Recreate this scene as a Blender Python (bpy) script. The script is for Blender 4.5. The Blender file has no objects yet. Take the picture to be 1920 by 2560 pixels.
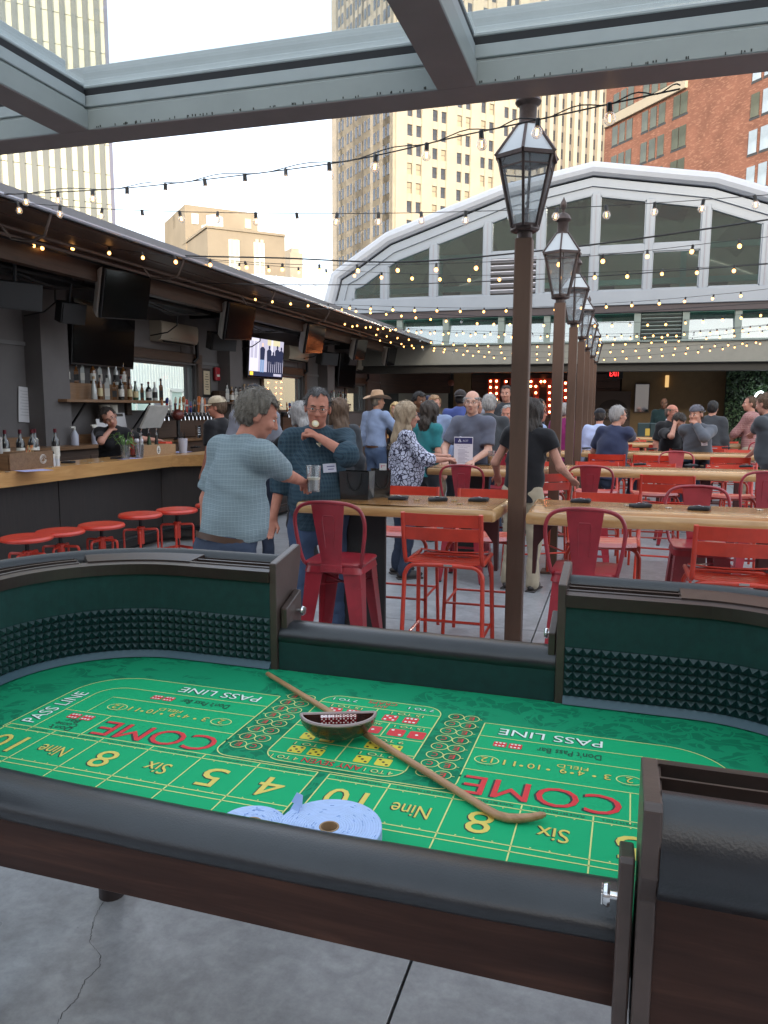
import bpy, bmesh, math, random
import numpy as np
from math import radians as RAD, sin, cos, pi, atan2, sqrt
from mathutils import Vector, Matrix
random.seed(7)
rng = np.random.default_rng(7)
scn = bpy.context.scene
COL = scn.collection
# ------------------------------------------------------------------ camera
F_PX, CAM_H = 1930.0, 1.65
PITCH, YAW, ROLL = RAD(7.7037), RAD(16.7543), 0.005
fw = Vector((-sin(YAW)*cos(PITCH), cos(YAW)*cos(PITCH), -sin(PITCH)))
rt = Vector((cos(YAW), sin(YAW), 0)); up = rt.cross(fw)
cr, sr = cos(ROLL), sin(ROLL)
ir = rt*cr + up*sr          # image right
iu = up*cr - rt*sr          # image up
cam_d = bpy.data.cameras.new('camera'); cam = bpy.data.objects.new('camera', cam_d); COL.objects.link(cam)
M = Matrix((ir, iu, -fw)).transposed().to_4x4(); M.translation = (0, 0, CAM_H)
cam.matrix_world = M
cam_d.sensor_fit = 'VERTICAL'; cam_d.sensor_height = 24.0; cam_d.lens = 24.0*F_PX/2560.0
cam_d.clip_start = 0.05; cam_d.clip_end = 2000
scn.camera = cam
# ------------------------------------------------------------------ world, sun, exposure
SUN_EL, SUN_AZ = RAD(14), RAD(165)   # azimuth of the direction towards the sun, clockwise from +Y
world = bpy.data.worlds.new('World'); scn.world = world; world.use_nodes = True
wn = world.node_tree; wn.nodes.clear()
wo = wn.nodes.new('ShaderNodeOutputWorld'); wb = wn.nodes.new('ShaderNodeBackground')
sky = wn.nodes.new('ShaderNodeTexSky'); sky.sky_type = 'NISHITA'; sky.sun_disc = False
sky.sun_elevation = SUN_EL; sky.sun_rotation = SUN_AZ
sky.air_density = 1.0; sky.dust_density = 4.0; sky.ozone_density = 1.0; sky.altitude = 200
wb.inputs['Strength'].default_value = 0.15
veil = wn.nodes.new('ShaderNodeMixRGB'); veil.inputs[0].default_value = .5; veil.inputs[2].default_value = (5.6, 6.0, 6.6, 1)   # thin bright overcast over the clear sky
wn.links.new(sky.outputs[0], veil.inputs[1]); wn.links.new(veil.outputs[0], wb.inputs[0]); wn.links.new(wb.outputs[0], wo.inputs[0])
sun_d = bpy.data.lights.new('sun', 'SUN'); sun_d.energy = 1.5; sun_d.angle = RAD(10); sun_d.color = (1, .93, .82)
sun = bpy.data.objects.new('sun', sun_d); COL.objects.link(sun)
sdir = Vector((sin(SUN_AZ)*cos(SUN_EL), cos(SUN_AZ)*cos(SUN_EL), sin(SUN_EL)))
sun.rotation_euler = sdir.to_track_quat('Z', 'Y').to_euler()
vs = scn.view_settings; vs.view_transform = 'Standard'; vs.look = 'None'; vs.gamma = 1; vs.use_curve_mapping = False
vs.exposure = 1.7
scn.cycles.use_adaptive_sampling = True
scn.cycles.max_bounces = 8; scn.cycles.transparent_max_bounces = 12
# ------------------------------------------------------------------ measuring helpers: a photo point on a known plane -> its place in the world
CAM = Vector((0, 0, CAM_H))
def ray(x, y):
    return fw + ir*((x-960)/F_PX) - iu*((y-1280)/F_PX)
def atz(x, y, z): d = ray(x, y); return CAM + d*((z-CAM_H)/d.z)
def atY(x, y, Y): d = ray(x, y); return CAM + d*(Y/d.y)
def atX(x, y, X): d = ray(x, y); return CAM + d*(X/d.x)
# ------------------------------------------------------------------ materials
MATS = {}
def srgb(h):
    if isinstance(h, str):
        v = [int(h[i:i+2], 16)/255 for i in (0, 2, 4)]
        return tuple(c/12.92 if c <= .04045 else ((c+.055)/1.055)**2.4 for c in v)
    return tuple(h)
def nt_new(name):
    m = bpy.data.materials.new(name); m.use_nodes = True; MATS[name] = m
    return m, m.node_tree, m.node_tree.nodes['Principled BSDF']
def mat(name, col, rough=.5, metal=0., spec=.5, var=0., vscale=6., bump=0., bscale=40., stretch=(1, 1, 1), coat=0., emis=None, estr=0., sheen=0., rvar=0., alt=None):
    """principled surface; var/vscale: blotchy colour change (towards alt if given), bump/bscale: fine relief"""
    if name in MATS: return MATS[name]
    m, nt, b = nt_new(name); N = nt.nodes; L = nt.links
    c = srgb(col)
    b.inputs['Base Color'].default_value = (*c, 1); b.inputs['Roughness'].default_value = rough
    b.inputs['Metallic'].default_value = metal; b.inputs['Specular IOR Level'].default_value = spec
    if coat: b.inputs['Coat Weight'].default_value = coat; b.inputs['Coat Roughness'].default_value = .15
    if sheen: b.inputs['Sheen Weight'].default_value = sheen
    if emis is not None:
        b.inputs['Emission Color'].default_value = (*srgb(emis), 1); b.inputs['Emission Strength'].default_value = estr
    if var or bump or rvar:
        tc = N.new('ShaderNodeTexCoord'); mp = N.new('ShaderNodeMapping'); mp.inputs['Scale'].default_value = stretch
        L.new(tc.outputs['Object'], mp.inputs[0])
    if var or rvar:
        n = N.new('ShaderNodeTexNoise'); n.inputs['Scale'].default_value = vscale; n.inputs['Detail'].default_value = 5; n.inputs['Roughness'].default_value = .6
        L.new(mp.outputs[0], n.inputs['Vector'])
    if var:
        r = N.new('ShaderNodeValToRGB'); e = r.color_ramp.elements
        e[0].position = .3; e[1].position = .7
        if alt is not None:
            e[0].color = (*c, 1); e[1].color = (*srgb(alt), 1)
        else:
            e[0].color = (*[max(0, x*(1-var)) for x in c], 1); e[1].color = (*[min(1, x*(1+var)) for x in c], 1)
        L.new(n.outputs['Fac'], r.inputs[0]); L.new(r.outputs[0], b.inputs['Base Color'])
    if rvar:
        mr = N.new('ShaderNodeMapRange'); mr.inputs[3].default_value = max(0, rough-rvar); mr.inputs[4].default_value = min(1, rough+rvar)
        L.new(n.outputs['Fac'], mr.inputs[0]); L.new(mr.outputs[0], b.inputs['Roughness'])
    if bump:
        n2 = N.new('ShaderNodeTexNoise'); n2.inputs['Scale'].default_value = bscale; n2.inputs['Detail'].default_value = 4
        L.new(mp.outputs[0], n2.inputs['Vector'])
        bp = N.new('ShaderNodeBump'); bp.inputs['Strength'].default_value = bump; bp.inputs['Distance'].default_value = .01
        L.new(n2.outputs['Fac'], bp.inputs['Height']); L.new(bp.outputs[0], b.inputs['Normal'])
    return m
def glass(name, tint=(1, 1, 1), ior=1.5, refl=1.0, rough=0.0, haze=0., hazecol=(.6, .63, .64)):
    """thin pane: clear with a fresnel reflection"""
    if name in MATS: return MATS[name]
    m, nt, b = nt_new(name); N = nt.nodes; L = nt.links
    out = N['Material Output']; N.remove(b)
    t = N.new('ShaderNodeBsdfTransparent'); t.inputs[0].default_value = (*tint, 1)
    g = N.new('ShaderNodeBsdfGlossy'); g.inputs['Roughness'].default_value = rough
    lw = N.new('ShaderNodeLayerWeight'); lw.inputs['Blend'].default_value = .5
    pw = N.new('ShaderNodeMath'); pw.operation = 'POWER'; pw.inputs[1].default_value = 4.0
    mu = N.new('ShaderNodeMath'); mu.operation = 'MULTIPLY_ADD'; mu.inputs[1].default_value = .8*refl; mu.inputs[2].default_value = .05*refl; mu.use_clamp = True
    mx = N.new('ShaderNodeMixShader')
    L.new(lw.outputs['Facing'], pw.inputs[0]); L.new(pw.outputs[0], mu.inputs[0]); L.new(mu.outputs[0], mx.inputs[0]); L.new(t.outputs[0], mx.inputs[1]); L.new(g.outputs[0], mx.inputs[2]); L.new(mx.outputs[0], out.inputs[0])
    if haze:
        tr = N.new('ShaderNodeBsdfTranslucent'); df = N.new('ShaderNodeBsdfDiffuse')
        for q in (tr, df): q.inputs[0].default_value = (*hazecol, 1)
        m1_ = N.new('ShaderNodeMixShader'); m2_ = N.new('ShaderNodeMixShader'); m2_.inputs[0].default_value = haze
        L.new(tr.outputs[0], m1_.inputs[1]); L.new(df.outputs[0], m1_.inputs[2]); L.new(mx.outputs[0], m2_.inputs[1]); L.new(m1_.outputs[0], m2_.inputs[2]); L.new(m2_.outputs[0], out.inputs[0])
    return m
def wood(name, c1, c2, rough=.4, axis='X', scale=3., stretch=14., coat=0., c3=None, bump=.05, spec=.5):
    """grain running along axis"""
    if name in MATS: return MATS[name]
    m, nt, b = nt_new(name); N = nt.nodes; L = nt.links
    tc = N.new('ShaderNodeTexCoord'); mp = N.new('ShaderNodeMapping')
    s = {'X': (1, stretch, stretch), 'Y': (stretch, 1, stretch), 'Z': (stretch, stretch, 1)}[axis]
    mp.inputs['Scale'].default_value = s
    L.new(tc.outputs['Object'], mp.inputs[0])
    n = N.new('ShaderNodeTexNoise'); n.inputs['Scale'].default_value = scale; n.inputs['Detail'].default_value = 6; n.inputs['Roughness'].default_value = .65; n.inputs['Distortion'].default_value = .6
    L.new(mp.outputs[0], n.inputs['Vector'])
    r = N.new('ShaderNodeValToRGB'); e = r.color_ramp.elements
    e[0].position = .32; e[1].position = .68; e[0].color = (*srgb(c1), 1); e[1].color = (*srgb(c2), 1)
    if c3:
        k = e.new(.52); k.color = (*srgb(c3), 1)
    L.new(n.outputs['Fac'], r.inputs[0]); L.new(r.outputs[0], b.inputs['Base Color'])
    b.inputs['Roughness'].default_value = rough; b.inputs['Specular IOR Level'].default_value = spec
    if coat: b.inputs['Coat Weight'].default_value = coat; b.inputs['Coat Roughness'].default_value = .12
    if bump:
        bp = N.new('ShaderNodeBump'); bp.inputs['Strength'].default_value = bump; bp.inputs['Distance'].default_value = .01
        L.new(n.outputs['Fac'], bp.inputs['Height']); L.new(bp.outputs[0], b.inputs['Normal'])
    return m
# ------------------------------------------------------------------ mesh builder
def basis(d, hint=(0, 0, 1)):
    d = Vector(d).normalized(); h = Vector(hint)
    if abs(d.dot(h)) > .98: h = Vector((1, 0, 0))
    a = h.cross(d).normalized(); return a, d.cross(a).normalized()
class MB:
    def __init__(s): s.v = []; s.f = []; s.mi = []; s.cur = 0
    def add(s, vs, fs):
        o = len(s.v); s.v.extend([tuple(p) for p in vs]); s.f.extend([tuple(o+i for i in f) for f in fs]); s.mi.extend([s.cur]*len(fs))
        return s
    def box(s, c, d, rz=0., ch=0., mtx=None):
        hx, hy, hz = d[0]/2, d[1]/2, d[2]/2
        if ch <= 0:
            vs = [(x, y, z) for z in (-hz, hz) for y in (-hy, hy) for x in (-hx, hx)]
            fs = [(0, 2, 3, 1), (4, 5, 7, 6), (0, 1, 5, 4), (2, 6, 7, 3), (0, 4, 6, 2), (1, 3, 7, 5)]
        else:
            ch = min(ch, hx*.9, hy*.9, hz*.9); vs = []; ix = {}
            for sx in (-1, 1):
                for sy in (-1, 1):
                    for sz in (-1, 1):
                        for k in range(3):
                            p = [sx*(hx-ch), sy*(hy-ch), sz*(hz-ch)]; p[k] = (sx*hx, sy*hy, sz*hz)[k]
                            ix[(sx, sy, sz, k)] = len(vs); vs.append(tuple(p))
            fs = []; g = lambda a, b, c_, k: ix[(a, b, c_, k)]
            for q in (-1, 1):
                f = [g(q, -1, -1, 0), g(q, 1, -1, 0), g(q, 1, 1, 0), g(q, -1, 1, 0)]; fs.append(f if q > 0 else f[::-1])
                f = [g(-1, q, -1, 1), g(-1, q, 1, 1), g(1, q, 1, 1), g(1, q, -1, 1)]; fs.append(f if q > 0 else f[::-1])
                f = [g(-1, -1, q, 2), g(1, -1, q, 2), g(1, 1, q, 2), g(-1, 1, q, 2)]; fs.append(f if q > 0 else f[::-1])
            for a in (-1, 1):
                for b in (-1, 1):
                    f = [g(a, b, -1, 0), g(a, b, 1, 0), g(a, b, 1, 1), g(a, b, -1, 1)]; fs.append(f if a*b < 0 else f[::-1])
                    f = [g(a, -1, b, 0), g(a, 1, b, 0), g(a, 1, b, 2), g(a, -1, b, 2)]; fs.append(f if a*b > 0 else f[::-1])
                    f = [g(-1, a, b, 1), g(1, a, b, 1), g(1, a, b, 2), g(-1, a, b, 2)]; fs.append(f if a*b < 0 else f[::-1])
                    for c_ in (-1, 1):
                        f = [g(a, b, c_, 0), g(a, b, c_, 1), g(a, b, c_, 2)]; fs.append(f if a*b*c_ > 0 else f[::-1])
        if mtx is None:
            cz, sz_ = cos(rz), sin(rz)
            vs = [(c[0]+x*cz-y*sz_, c[1]+x*sz_+y*cz, c[2]+z) for x, y, z in vs]
        else:
            vs = [tuple(Vector(c)+mtx @ Vector(p)) for p in vs]
        return s.add(vs, fs)
    def bar(s, p0, p1, w, h, hint=(0, 0, 1), ch=0.):
        p0, p1 = Vector(p0), Vector(p1); d = p1-p0; a, b = basis(d, hint)
        m = Matrix((a, b, d.normalized())).transposed()
        return s.box((p0+p1)/2, (w, h, d.length), mtx=m, ch=ch)
    def tube(s, pts, r, n=8, caps=True, closed=False):
        pts = [Vector(p) for p in pts]; k = len(pts); rr = r if isinstance(r, (list, tuple)) else [r]*k
        vs = []; fs = []; a = None
        for i, p in enumerate(pts):
            if closed: d = pts[(i+1) % k]-pts[i-1]
            else: d = pts[min(i+1, k-1)]-pts[max(i-1, 0)]
            if d.length < 1e-9: d = Vector((0, 0, 1))
            d.normalize()
            if a is None: a, b = basis(d)
            else:
                a = (a-d*a.dot(d))
                if a.length < 1e-6: a, b = basis(d)
                a.normalize(); b = d.cross(a)
            for j in range(n):
                t = 2*pi*j/n; vs.append(p+(a*cos(t)+b*sin(t))*rr[i])
        for i in range(k if closed else k-1):
            i2 = (i+1) % k
            for j in range(n):
                j2 = (j+1) % n; fs.append((i*n+j, i*n+j2, i2*n+j2, i2*n+j))
        if caps and not closed:
            fs.append(tuple(range(n))[::-1]); fs.append(tuple((k-1)*n+j for j in range(n)))
        return s.add(vs, fs)
    def lathe(s, prof, n=16, c=(0, 0, 0), axis=(0, 0, 1), cap=True):
        a, b = basis(axis, (1, 0, 0) if abs(Vector(axis).normalized().x) < .9 else (0, 1, 0)); ax = Vector(axis).normalized(); c = Vector(c)
        a, b = b, ax.cross(b)
        vs = []; fs = []
        for r, z in prof:
            for j in range(n):
                t = 2*pi*j/n; vs.append(c+ax*z+(a*cos(t)+b*sin(t))*max(r, 1e-5))
        for i in range(len(prof)-1):
            for j in range(n):
                j2 = (j+1) % n; fs.append((i*n+j, i*n+j2, (i+1)*n+j2, (i+1)*n+j))
        if cap:
            if prof[0][0] > 1e-4: fs.append(tuple(range(n))[::-1])
            if prof[-1][0] > 1e-4: fs.append(tuple((len(prof)-1)*n+j for j in range(n)))
        return s.add(vs, fs)
    def prism(s, poly, z0, z1, fn=None):
        """poly: CCW 2d outline, extruded z0..z1; fn maps (x,y,z)->3d"""
        fn = fn or (lambda x, y, z: (x, y, z)); n = len(poly)
        vs = [fn(x, y, z0) for x, y in poly]+[fn(x, y, z1) for x, y in poly]
        fs = [tuple(range(n))[::-1], tuple(n+i for i in range(n))]+[(i, (i+1) % n, n+(i+1) % n, n+i) for i in range(n)]
        return s.add(vs, fs)
    def sweep(s, prof, path, closed_prof=True, caps=True):
        """path: list of (origin, n_vec, up_vec); prof points (n,z)"""
        k = len(prof); vs = []; fs = []
        for o, nv, uv in path:
            for a, b in prof: vs.append(Vector(o)+Vector(nv)*a+Vector(uv)*b)
        m = k if closed_prof else k-1
        for i in range(len(path)-1):
            for j in range(m):
                j2 = (j+1) % k; fs.append((i*k+j, i*k+j2, (i+1)*k+j2, (i+1)*k+j))
        if caps and closed_prof:
            fs.append(tuple(range(k))[::-1]); fs.append(tuple((len(path)-1)*k+j for j in range(k)))
        return s.add(vs, fs)
    def quad(s, a, b, c, d): return s.add([a, b, c, d], [(0, 1, 2, 3)])
    def ell(s, c, r, nu=14, nv=10, mtx=None):
        vs = []; fs = []
        for i in range(nv+1):
            th = pi*i/nv
            for j in range(nu):
                ph = 2*pi*j/nu; p = Vector((r[0]*sin(th)*cos(ph), r[1]*sin(th)*sin(ph), r[2]*cos(th)))
                if mtx is not None: p = mtx @ p
                vs.append(Vector(c)+p)
        for i in range(nv):
            for j in range(nu):
                j2 = (j+1) % nu; fs.append((i*nu+j, (i+1)*nu+j, (i+1)*nu+j2, i*nu+j2))
        return s.add(vs, fs)
    def mesh(s, name, mats, smooth=None):
        me = bpy.data.meshes.new(name); me.from_pydata(s.v, [], s.f)
        for m in (mats if isinstance(mats, (list, tuple)) else [mats]): me.materials.append(m)
        if max(s.mi, default=0) > 0: me.polygons.foreach_set('material_index', s.mi)
        bm = bmesh.new(); bm.from_mesh(me); bmesh.ops.recalc_face_normals(bm, faces=bm.faces); bm.to_mesh(me); bm.free()
        if smooth is not None:
            me.polygons.foreach_set('use_smooth', [True]*len(me.polygons)); me.set_sharp_from_angle(angle=RAD(smooth))
        me.update(); return me
    def build(s, name, mats, parent=None, smooth=None, loc=None):
        o = bpy.data.objects.new(name, s.mesh(name, mats, smooth)); COL.objects.link(o)
        if parent is not None: o.parent = parent
        if loc is not None: o.location = loc
        return o
KIDS = {}
def thing(name, label, cat, loc=(0, 0, 0), rz=0., group=None):
    o = bpy.data.objects.new(name, None); COL.objects.link(o); o.empty_display_size = .1
    o.location = loc; o.rotation_euler = (0, 0, rz)
    return tag(o, label, cat, group)
def tag(o, label=None, cat=None, group=None, kind=None):
    if label: o['label'] = label
    if cat: o['category'] = cat
    if group: o['group'] = group
    if kind: o['kind'] = kind
    return o
def struct(o): o['kind'] = 'structure'; return o
def obj(name, me, parent=None, loc=None, rot=None, scale=None):
    o = bpy.data.objects.new(name, me); COL.objects.link(o)
    if parent is not None: o.parent = parent
    if loc is not None: o.location = loc
    if rot is not None: o.rotation_euler = rot
    if scale is not None: o.scale = scale
    return o
def kids(o):
    return [c for c in bpy.data.objects if c.parent is o]
def tree(o):
    """(object, [subtree]) so that copies need no search"""
    m = {}
    for c in bpy.data.objects:
        if c.parent is not None: m.setdefault(c.parent.name, []).append(c)
    def rec(x): return (x, [rec(c) for c in m.get(x.name, [])])
    return rec(o)
def copy_tree(t, parent=None):
    o, ch = t; c = o.copy(); COL.objects.link(c)
    if parent is not None: c.parent = parent
    for k in ch: copy_tree(k, c)
    return c
def place(t, loc, rz, label, used, group=None):
    """first use moves the prototype itself, later ones copy it"""
    o = t[0] if not used else copy_tree(t)
    o.location = loc; o.rotation_euler = (0, 0, rz); o['label'] = label
    if group: o['group'] = group
    return o
def text_mesh(body, size, align='CENTER', shear=0., ex=0.):
    cu = bpy.data.curves.new('t', 'FONT'); cu.body = body; cu.size = size; cu.align_x = align; cu.align_y = 'CENTER'; cu.shear = shear; cu.resolution_u = 3; cu.extrude = ex
    o = bpy.data.objects.new('t', cu); COL.objects.link(o)
    dg = bpy.context.evaluated_depsgraph_get(); me = o.evaluated_get(dg).to_mesh()
    vs = [tuple(v.co) for v in me.vertices]; fs = [tuple(p.vertices) for p in me.polygons]
    o.evaluated_get(dg).to_mesh_clear(); bpy.data.objects.remove(o); bpy.data.curves.remove(cu)
    return vs, fs
def put_text(mb, body, size, fn, sx=1., sy=1., shear=0., fit=None, align='CENTER', ex=0.):
    """fn maps text plane (x,y) to 3d; fit=(w,h) scales the text to that box"""
    vs, fs = text_mesh(body, size, align, shear, ex)
    if not vs: return
    xs = [v[0] for v in vs]; ys = [v[1] for v in vs]
    cx, cy = (min(xs)+max(xs))/2, (min(ys)+max(ys))/2
    if fit:
        w, h = max(xs)-min(xs), max(ys)-min(ys); sx = fit[0]/w; sy = fit[1]/h if fit[1] else sx
    if align != 'CENTER': cx = min(xs)
    mb.add([fn((v[0]-cx)*sx, (v[1]-cy)*sy) if not ex else fn((v[0]-cx)*sx, (v[1]-cy)*sy, v[2]) for v in vs], fs)
def arc(c, r, a0, a1, n):
    return [(c[0]+r*cos(a0+(a1-a0)*i/n), c[1]+r*sin(a0+(a1-a0)*i/n)) for i in range(n+1)]
# ================================================================== GROUND AND FLOOR
m_conc = mat('concrete', (.30, .31, .32), rough=.33, var=.15, vscale=1.6, bump=.03, bscale=60, rvar=.16)
def concrete_detail():
    m = m_conc; nt = m.node_tree; N = nt.nodes; L = nt.links; b = N['Principled BSDF']
    tc = N.new('ShaderNodeTexCoord')
    n = N.new('ShaderNodeTexNoise'); n.inputs['Scale'].default_value = 22; n.inputs['Detail'].default_value = 8; n.inputs['Roughness'].default_value = .75
    n2 = N.new('ShaderNodeTexNoise'); n2.inputs['Scale'].default_value = 5.5; n2.inputs['Detail'].default_value = 6; n2.inputs['Distortion'].default_value = 1.2
    for q in (n, n2): L.new(tc.outputs['Object'], q.inputs['Vector'])
    r = N.new('ShaderNodeMapRange'); r.inputs[1].default_value = .3; r.inputs[2].default_value = .7; r.inputs[3].default_value = .8; r.inputs[4].default_value = 1.2
    L.new(n.outputs['Fac'], r.inputs[0])
    r2 = N.new('ShaderNodeMapRange'); r2.inputs[1].default_value = .35; r2.inputs[2].default_value = .66; r2.inputs[3].default_value = .84; r2.inputs[4].default_value = 1.1
    L.new(n2.outputs['Fac'], r2.inputs[0])
    v = N.new('ShaderNodeTexVoronoi'); v.inputs['Scale'].default_value = 7; v.inputs['Randomness'].default_value = 1
    L.new(tc.outputs['Object'], v.inputs['Vector'])
    sp = N.new('ShaderNodeMapRange'); sp.inputs[1].default_value = .015; sp.inputs[2].default_value = .03; sp.inputs[3].default_value = .55; sp.inputs[4].default_value = 1.
    L.new(v.outputs['Distance'], sp.inputs[0])
    src = b.inputs['Base Color'].links[0].from_socket
    cur = src
    for q in (r, r2, sp):
        mx = N.new('ShaderNodeMix'); mx.data_type = 'RGBA'; mx.blend_type = 'MULTIPLY'; mx.inputs[0].default_value = 1
        L.new(cur, mx.inputs[6]); L.new(q.outputs[0], mx.inputs[7]); cur = mx.outputs[2]
    L.new(cur, b.inputs['Base Color'])
concrete_detail()
m_joint = mat('joint', (.05, .05, .05), rough=.9)
g = MB().quad((-900, -900, -.12), (900, -900, -.12), (900, 1200, -.12), (-900, 1200, -.12)).build('ground', mat('asphalt', (.06, .06, .06), rough=.85, var=.2, vscale=.5)); struct(g)
floor = MB().box((.5, 4.5, -.055), (17.4, 37, .03)).build('floor', m_joint); struct(floor)
slab_me = {}
for ix in range(-3, 3):
    for iy in range(-4, 8):
        x0 = -.527+ix*2.9; y0 = -.5+iy*3.1; j = .0045
        key = 0
        if key not in slab_me: slab_me[key] = MB().box((1.45, 1.55, -.02), (2.9-2*j, 3.1-2*j, .04), ch=.002).mesh('concrete_slab', m_conc)
        o = obj('concrete_slab', slab_me[key], floor, loc=(x0, y0, 0))
ck = [(-1.585, 2.02), (-1.56, 1.94), (-1.525, 1.88), (-1.50, 1.84), (-1.43, 1.80), (-1.405, 1.76), (-1.41, 1.70), (-1.385, 1.64), (-1.39, 1.58), (-1.355, 1.5), (-1.33, 1.38), (-1.35, 1.25), (-1.31, 1.1)]
mb = MB()
for (x0, y0), (x1, y1) in zip(ck, ck[1:]):
    n = 4
    for i in range(n):
        a = (x0+(x1-x0)*i/n+random.uniform(-.004, .004)*(i > 0), y0+(y1-y0)*i/n); b = (x0+(x1-x0)*(i+1)/n+random.uniform(-.002, .002), y0+(y1-y0)*(i+1)/n)
        w = random.uniform(.0006, .0016)
        mb.quad((a[0]-w, a[1], .0006), (a[0]+w, a[1], .0006), (b[0]+w, b[1], .0006), (b[0]-w, b[1], .0006))
mb.build('floor_crack', mat('crack', (.06, .06, .06), rough=.95), floor)
# ================================================================== SLIDING GLASS ROOF ABOVE THE VIEWER
m_alu = mat('painted_aluminium', (.29, .315, .305), rough=.42, var=.07, vscale=3, bump=.02, bscale=120)
m_alu2 = mat('painted_aluminium_pale', (.35, .385, .39), rough=.4, var=.06, vscale=4)
m_under = mat('underside_bounce_tint', (.165, .135, .128), rough=.5, var=.08, vscale=5)  # warm light bounced from the floor, put into the underside colour
m_gasket = mat('black_gasket', (.012, .012, .015), rough=.7)
m_roofglass = glass('roof_glass', (.93, .96, .96), refl=.8, haze=.06)
roof = thing('glass_roof', 'grey framed sliding glass roof overhead with dusty panes', 'roof', (0, 0, 3.14))
ZR = 3.14
def roof_beam(axis, c, a0, a1, wide, nm='beam', near_face=1):
    """axis X: runs a0..a1 in x at y=c; axis Y likewise. wide: underside width"""
    def bx(w0, w1, z0, z1, m, name, par, ch=.004):
        mb = MB(); L = a1-a0
        if axis == 'X': mb.box(((a0+a1)/2, c+(w0+w1)/2, (z0+z1)/2), (L, w1-w0, z1-z0), ch=ch)
        else: mb.box((c+(w0+w1)/2, (a0+a1)/2, (z0+z1)/2), (w1-w0, L, z1-z0), ch=ch)
        return mb.build(name, m, par)
    h = wide/2
    b = bx(-h, h, .004, .105, m_alu, nm, roof)
    bx(-h+.003, h-.003, 0, .0038, m_under, 'underside', b, 0)
    bx(-h+.022, h-.022, .105, .125, m_alu, 'step', b)
    bx(-h+.012, h-.012, .125, .185, m_alu2, 'glazing_bar', b)
    bx(-h+.02, h-.02, .185, .222, m_gasket, 'gasket', b, 0)
    bx(-h+.016, h-.016, .222, .24, m_alu2, 'bead', b)
    return b
BX = [-5.08, -2.93, -.795, 1.34, 3.47]
roof_beam('X', 3.9, -5.2, 4.6, .21)
roof_beam('X', -2.0, -5.2, 4.6, .21)
for x in BX: roof_beam('Y', x, -1.895, 3.795, .19, 'rafter')
for x0, x1 in zip(BX, BX[1:]):
    MB().box(((x0+x1)/2, .95, .247), (x1-x0-.05, 5.75, .008)).build('pane', m_roofglass, roof)
# the frame of the next panel parked above, seen through the panes
for (y, z0, z1, w) in ((4.06, .33, .43, .10), (4.02, .27, .325, .16)):
    MB().box((-.3, y, (z0+z1)/2), (9.8, w, z1-z0), ch=.004).build('upper_rail', m_alu2, roof)
for x in BX:
    MB().box((x-.12 if x < 0 else x+.12, .95, .335), (.09, 5.8, .13), ch=.004).build('upper_rail', m_alu2, roof)
# rust spots and drip marks along the near face
mb = MB()
for i in range(120):
    x = random.uniform(-3, 2.5); s = random.uniform(.003, .006)
    mb.box((x, 3.794, .012+random.uniform(0, .004)), (s, .004, random.uniform(.006, .014)))
mb.build('drip_mark', mat('drip', (.05, .05, .045), rough=.9), roof)
# ================================================================== BAR PAVILION (left)
XW, XF, XE = -7.2, -5.25, -5.0      # wall, bar front, roof edge
m_wall = mat('grey_stucco', (.125, .115, .113), rough=.85, var=.12, vscale=1.6, bump=.06, bscale=30)
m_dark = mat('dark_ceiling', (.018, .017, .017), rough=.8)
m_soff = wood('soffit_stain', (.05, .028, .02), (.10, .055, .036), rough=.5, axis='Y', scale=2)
m_fasc = mat('grey_fascia', (.17, .165, .17), rough=.5, var=.06)
m_gut = mat('gutter_edge', (.42, .46, .52), rough=.25, metal=.6)
m_brown = wood('brown_trim', (.045, .027, .018), (.075, .045, .03), rough=.5, axis='Y')
bar = thing('bar_pavilion', 'long open bar pavilion with grey wall and flat roof on the left', 'building', (XW, 12, 0))
def B(mb, name, m, par=bar, smooth=None):
    mb.v = [(x-XW, y-12, z) for x, y, z in mb.v]; return mb.build(name, m, par, smooth)
wins = [(10.33, 12.32, 1.55, 2.37), (15.0, 17.2, 1.55, 2.35), (20.2, 21.9, 1.5, 2.3), (5.3, 6.6, 1.6, 2.3)]
def wall_with_holes(x, th, y0, y1, z0, z1, holes):
    ys = sorted({y0, y1, *[h[0] for h in holes], *[h[1] for h in holes]}); out = MB()
    for a, b in zip(ys, ys[1:]):
        hs = [h for h in holes if h[0] <= a+1e-6 and h[1] >= b-1e-6]
        if not hs: out.box((x-th/2, (a+b)/2, (z0+z1)/2), (th, b-a, z1-z0))
        else:
            h = hs[0]
            out.box((x-th/2, (a+b)/2, (z0+h[2])/2), (th, b-a, h[2]-z0)); out.box((x-th/2, (a+b)/2, (h[3]+z1)/2), (th, b-a, z1-h[3]))
    return out
B(wall_with_holes(XW, .2, 4.2, 23.4, 0, 3.3, wins), 'wall', m_wall)
B(MB().box((-6.2, 4.1, 1.65), (2.0, .2, 3.3)), 'end_wall', m_wall)
# slight pilaster bands and panel strips on the wall
for y in (8.42, 13.35, 18.4):
    B(MB().box((XW+.13, y, 1.65), (.26, .5, 3.28)), 'pier', m_wall)
    B(MB().box((XW+.004, y-1.3, 2.75), (.02, .42, .42)), 'access_panel', m_wall)
B(MB().box((XW+.012, 13.8, 2.42), (.024, 19.2, .05)), 'wall_seam', mat('seam', (.15, .145, .145), rough=.8))
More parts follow.
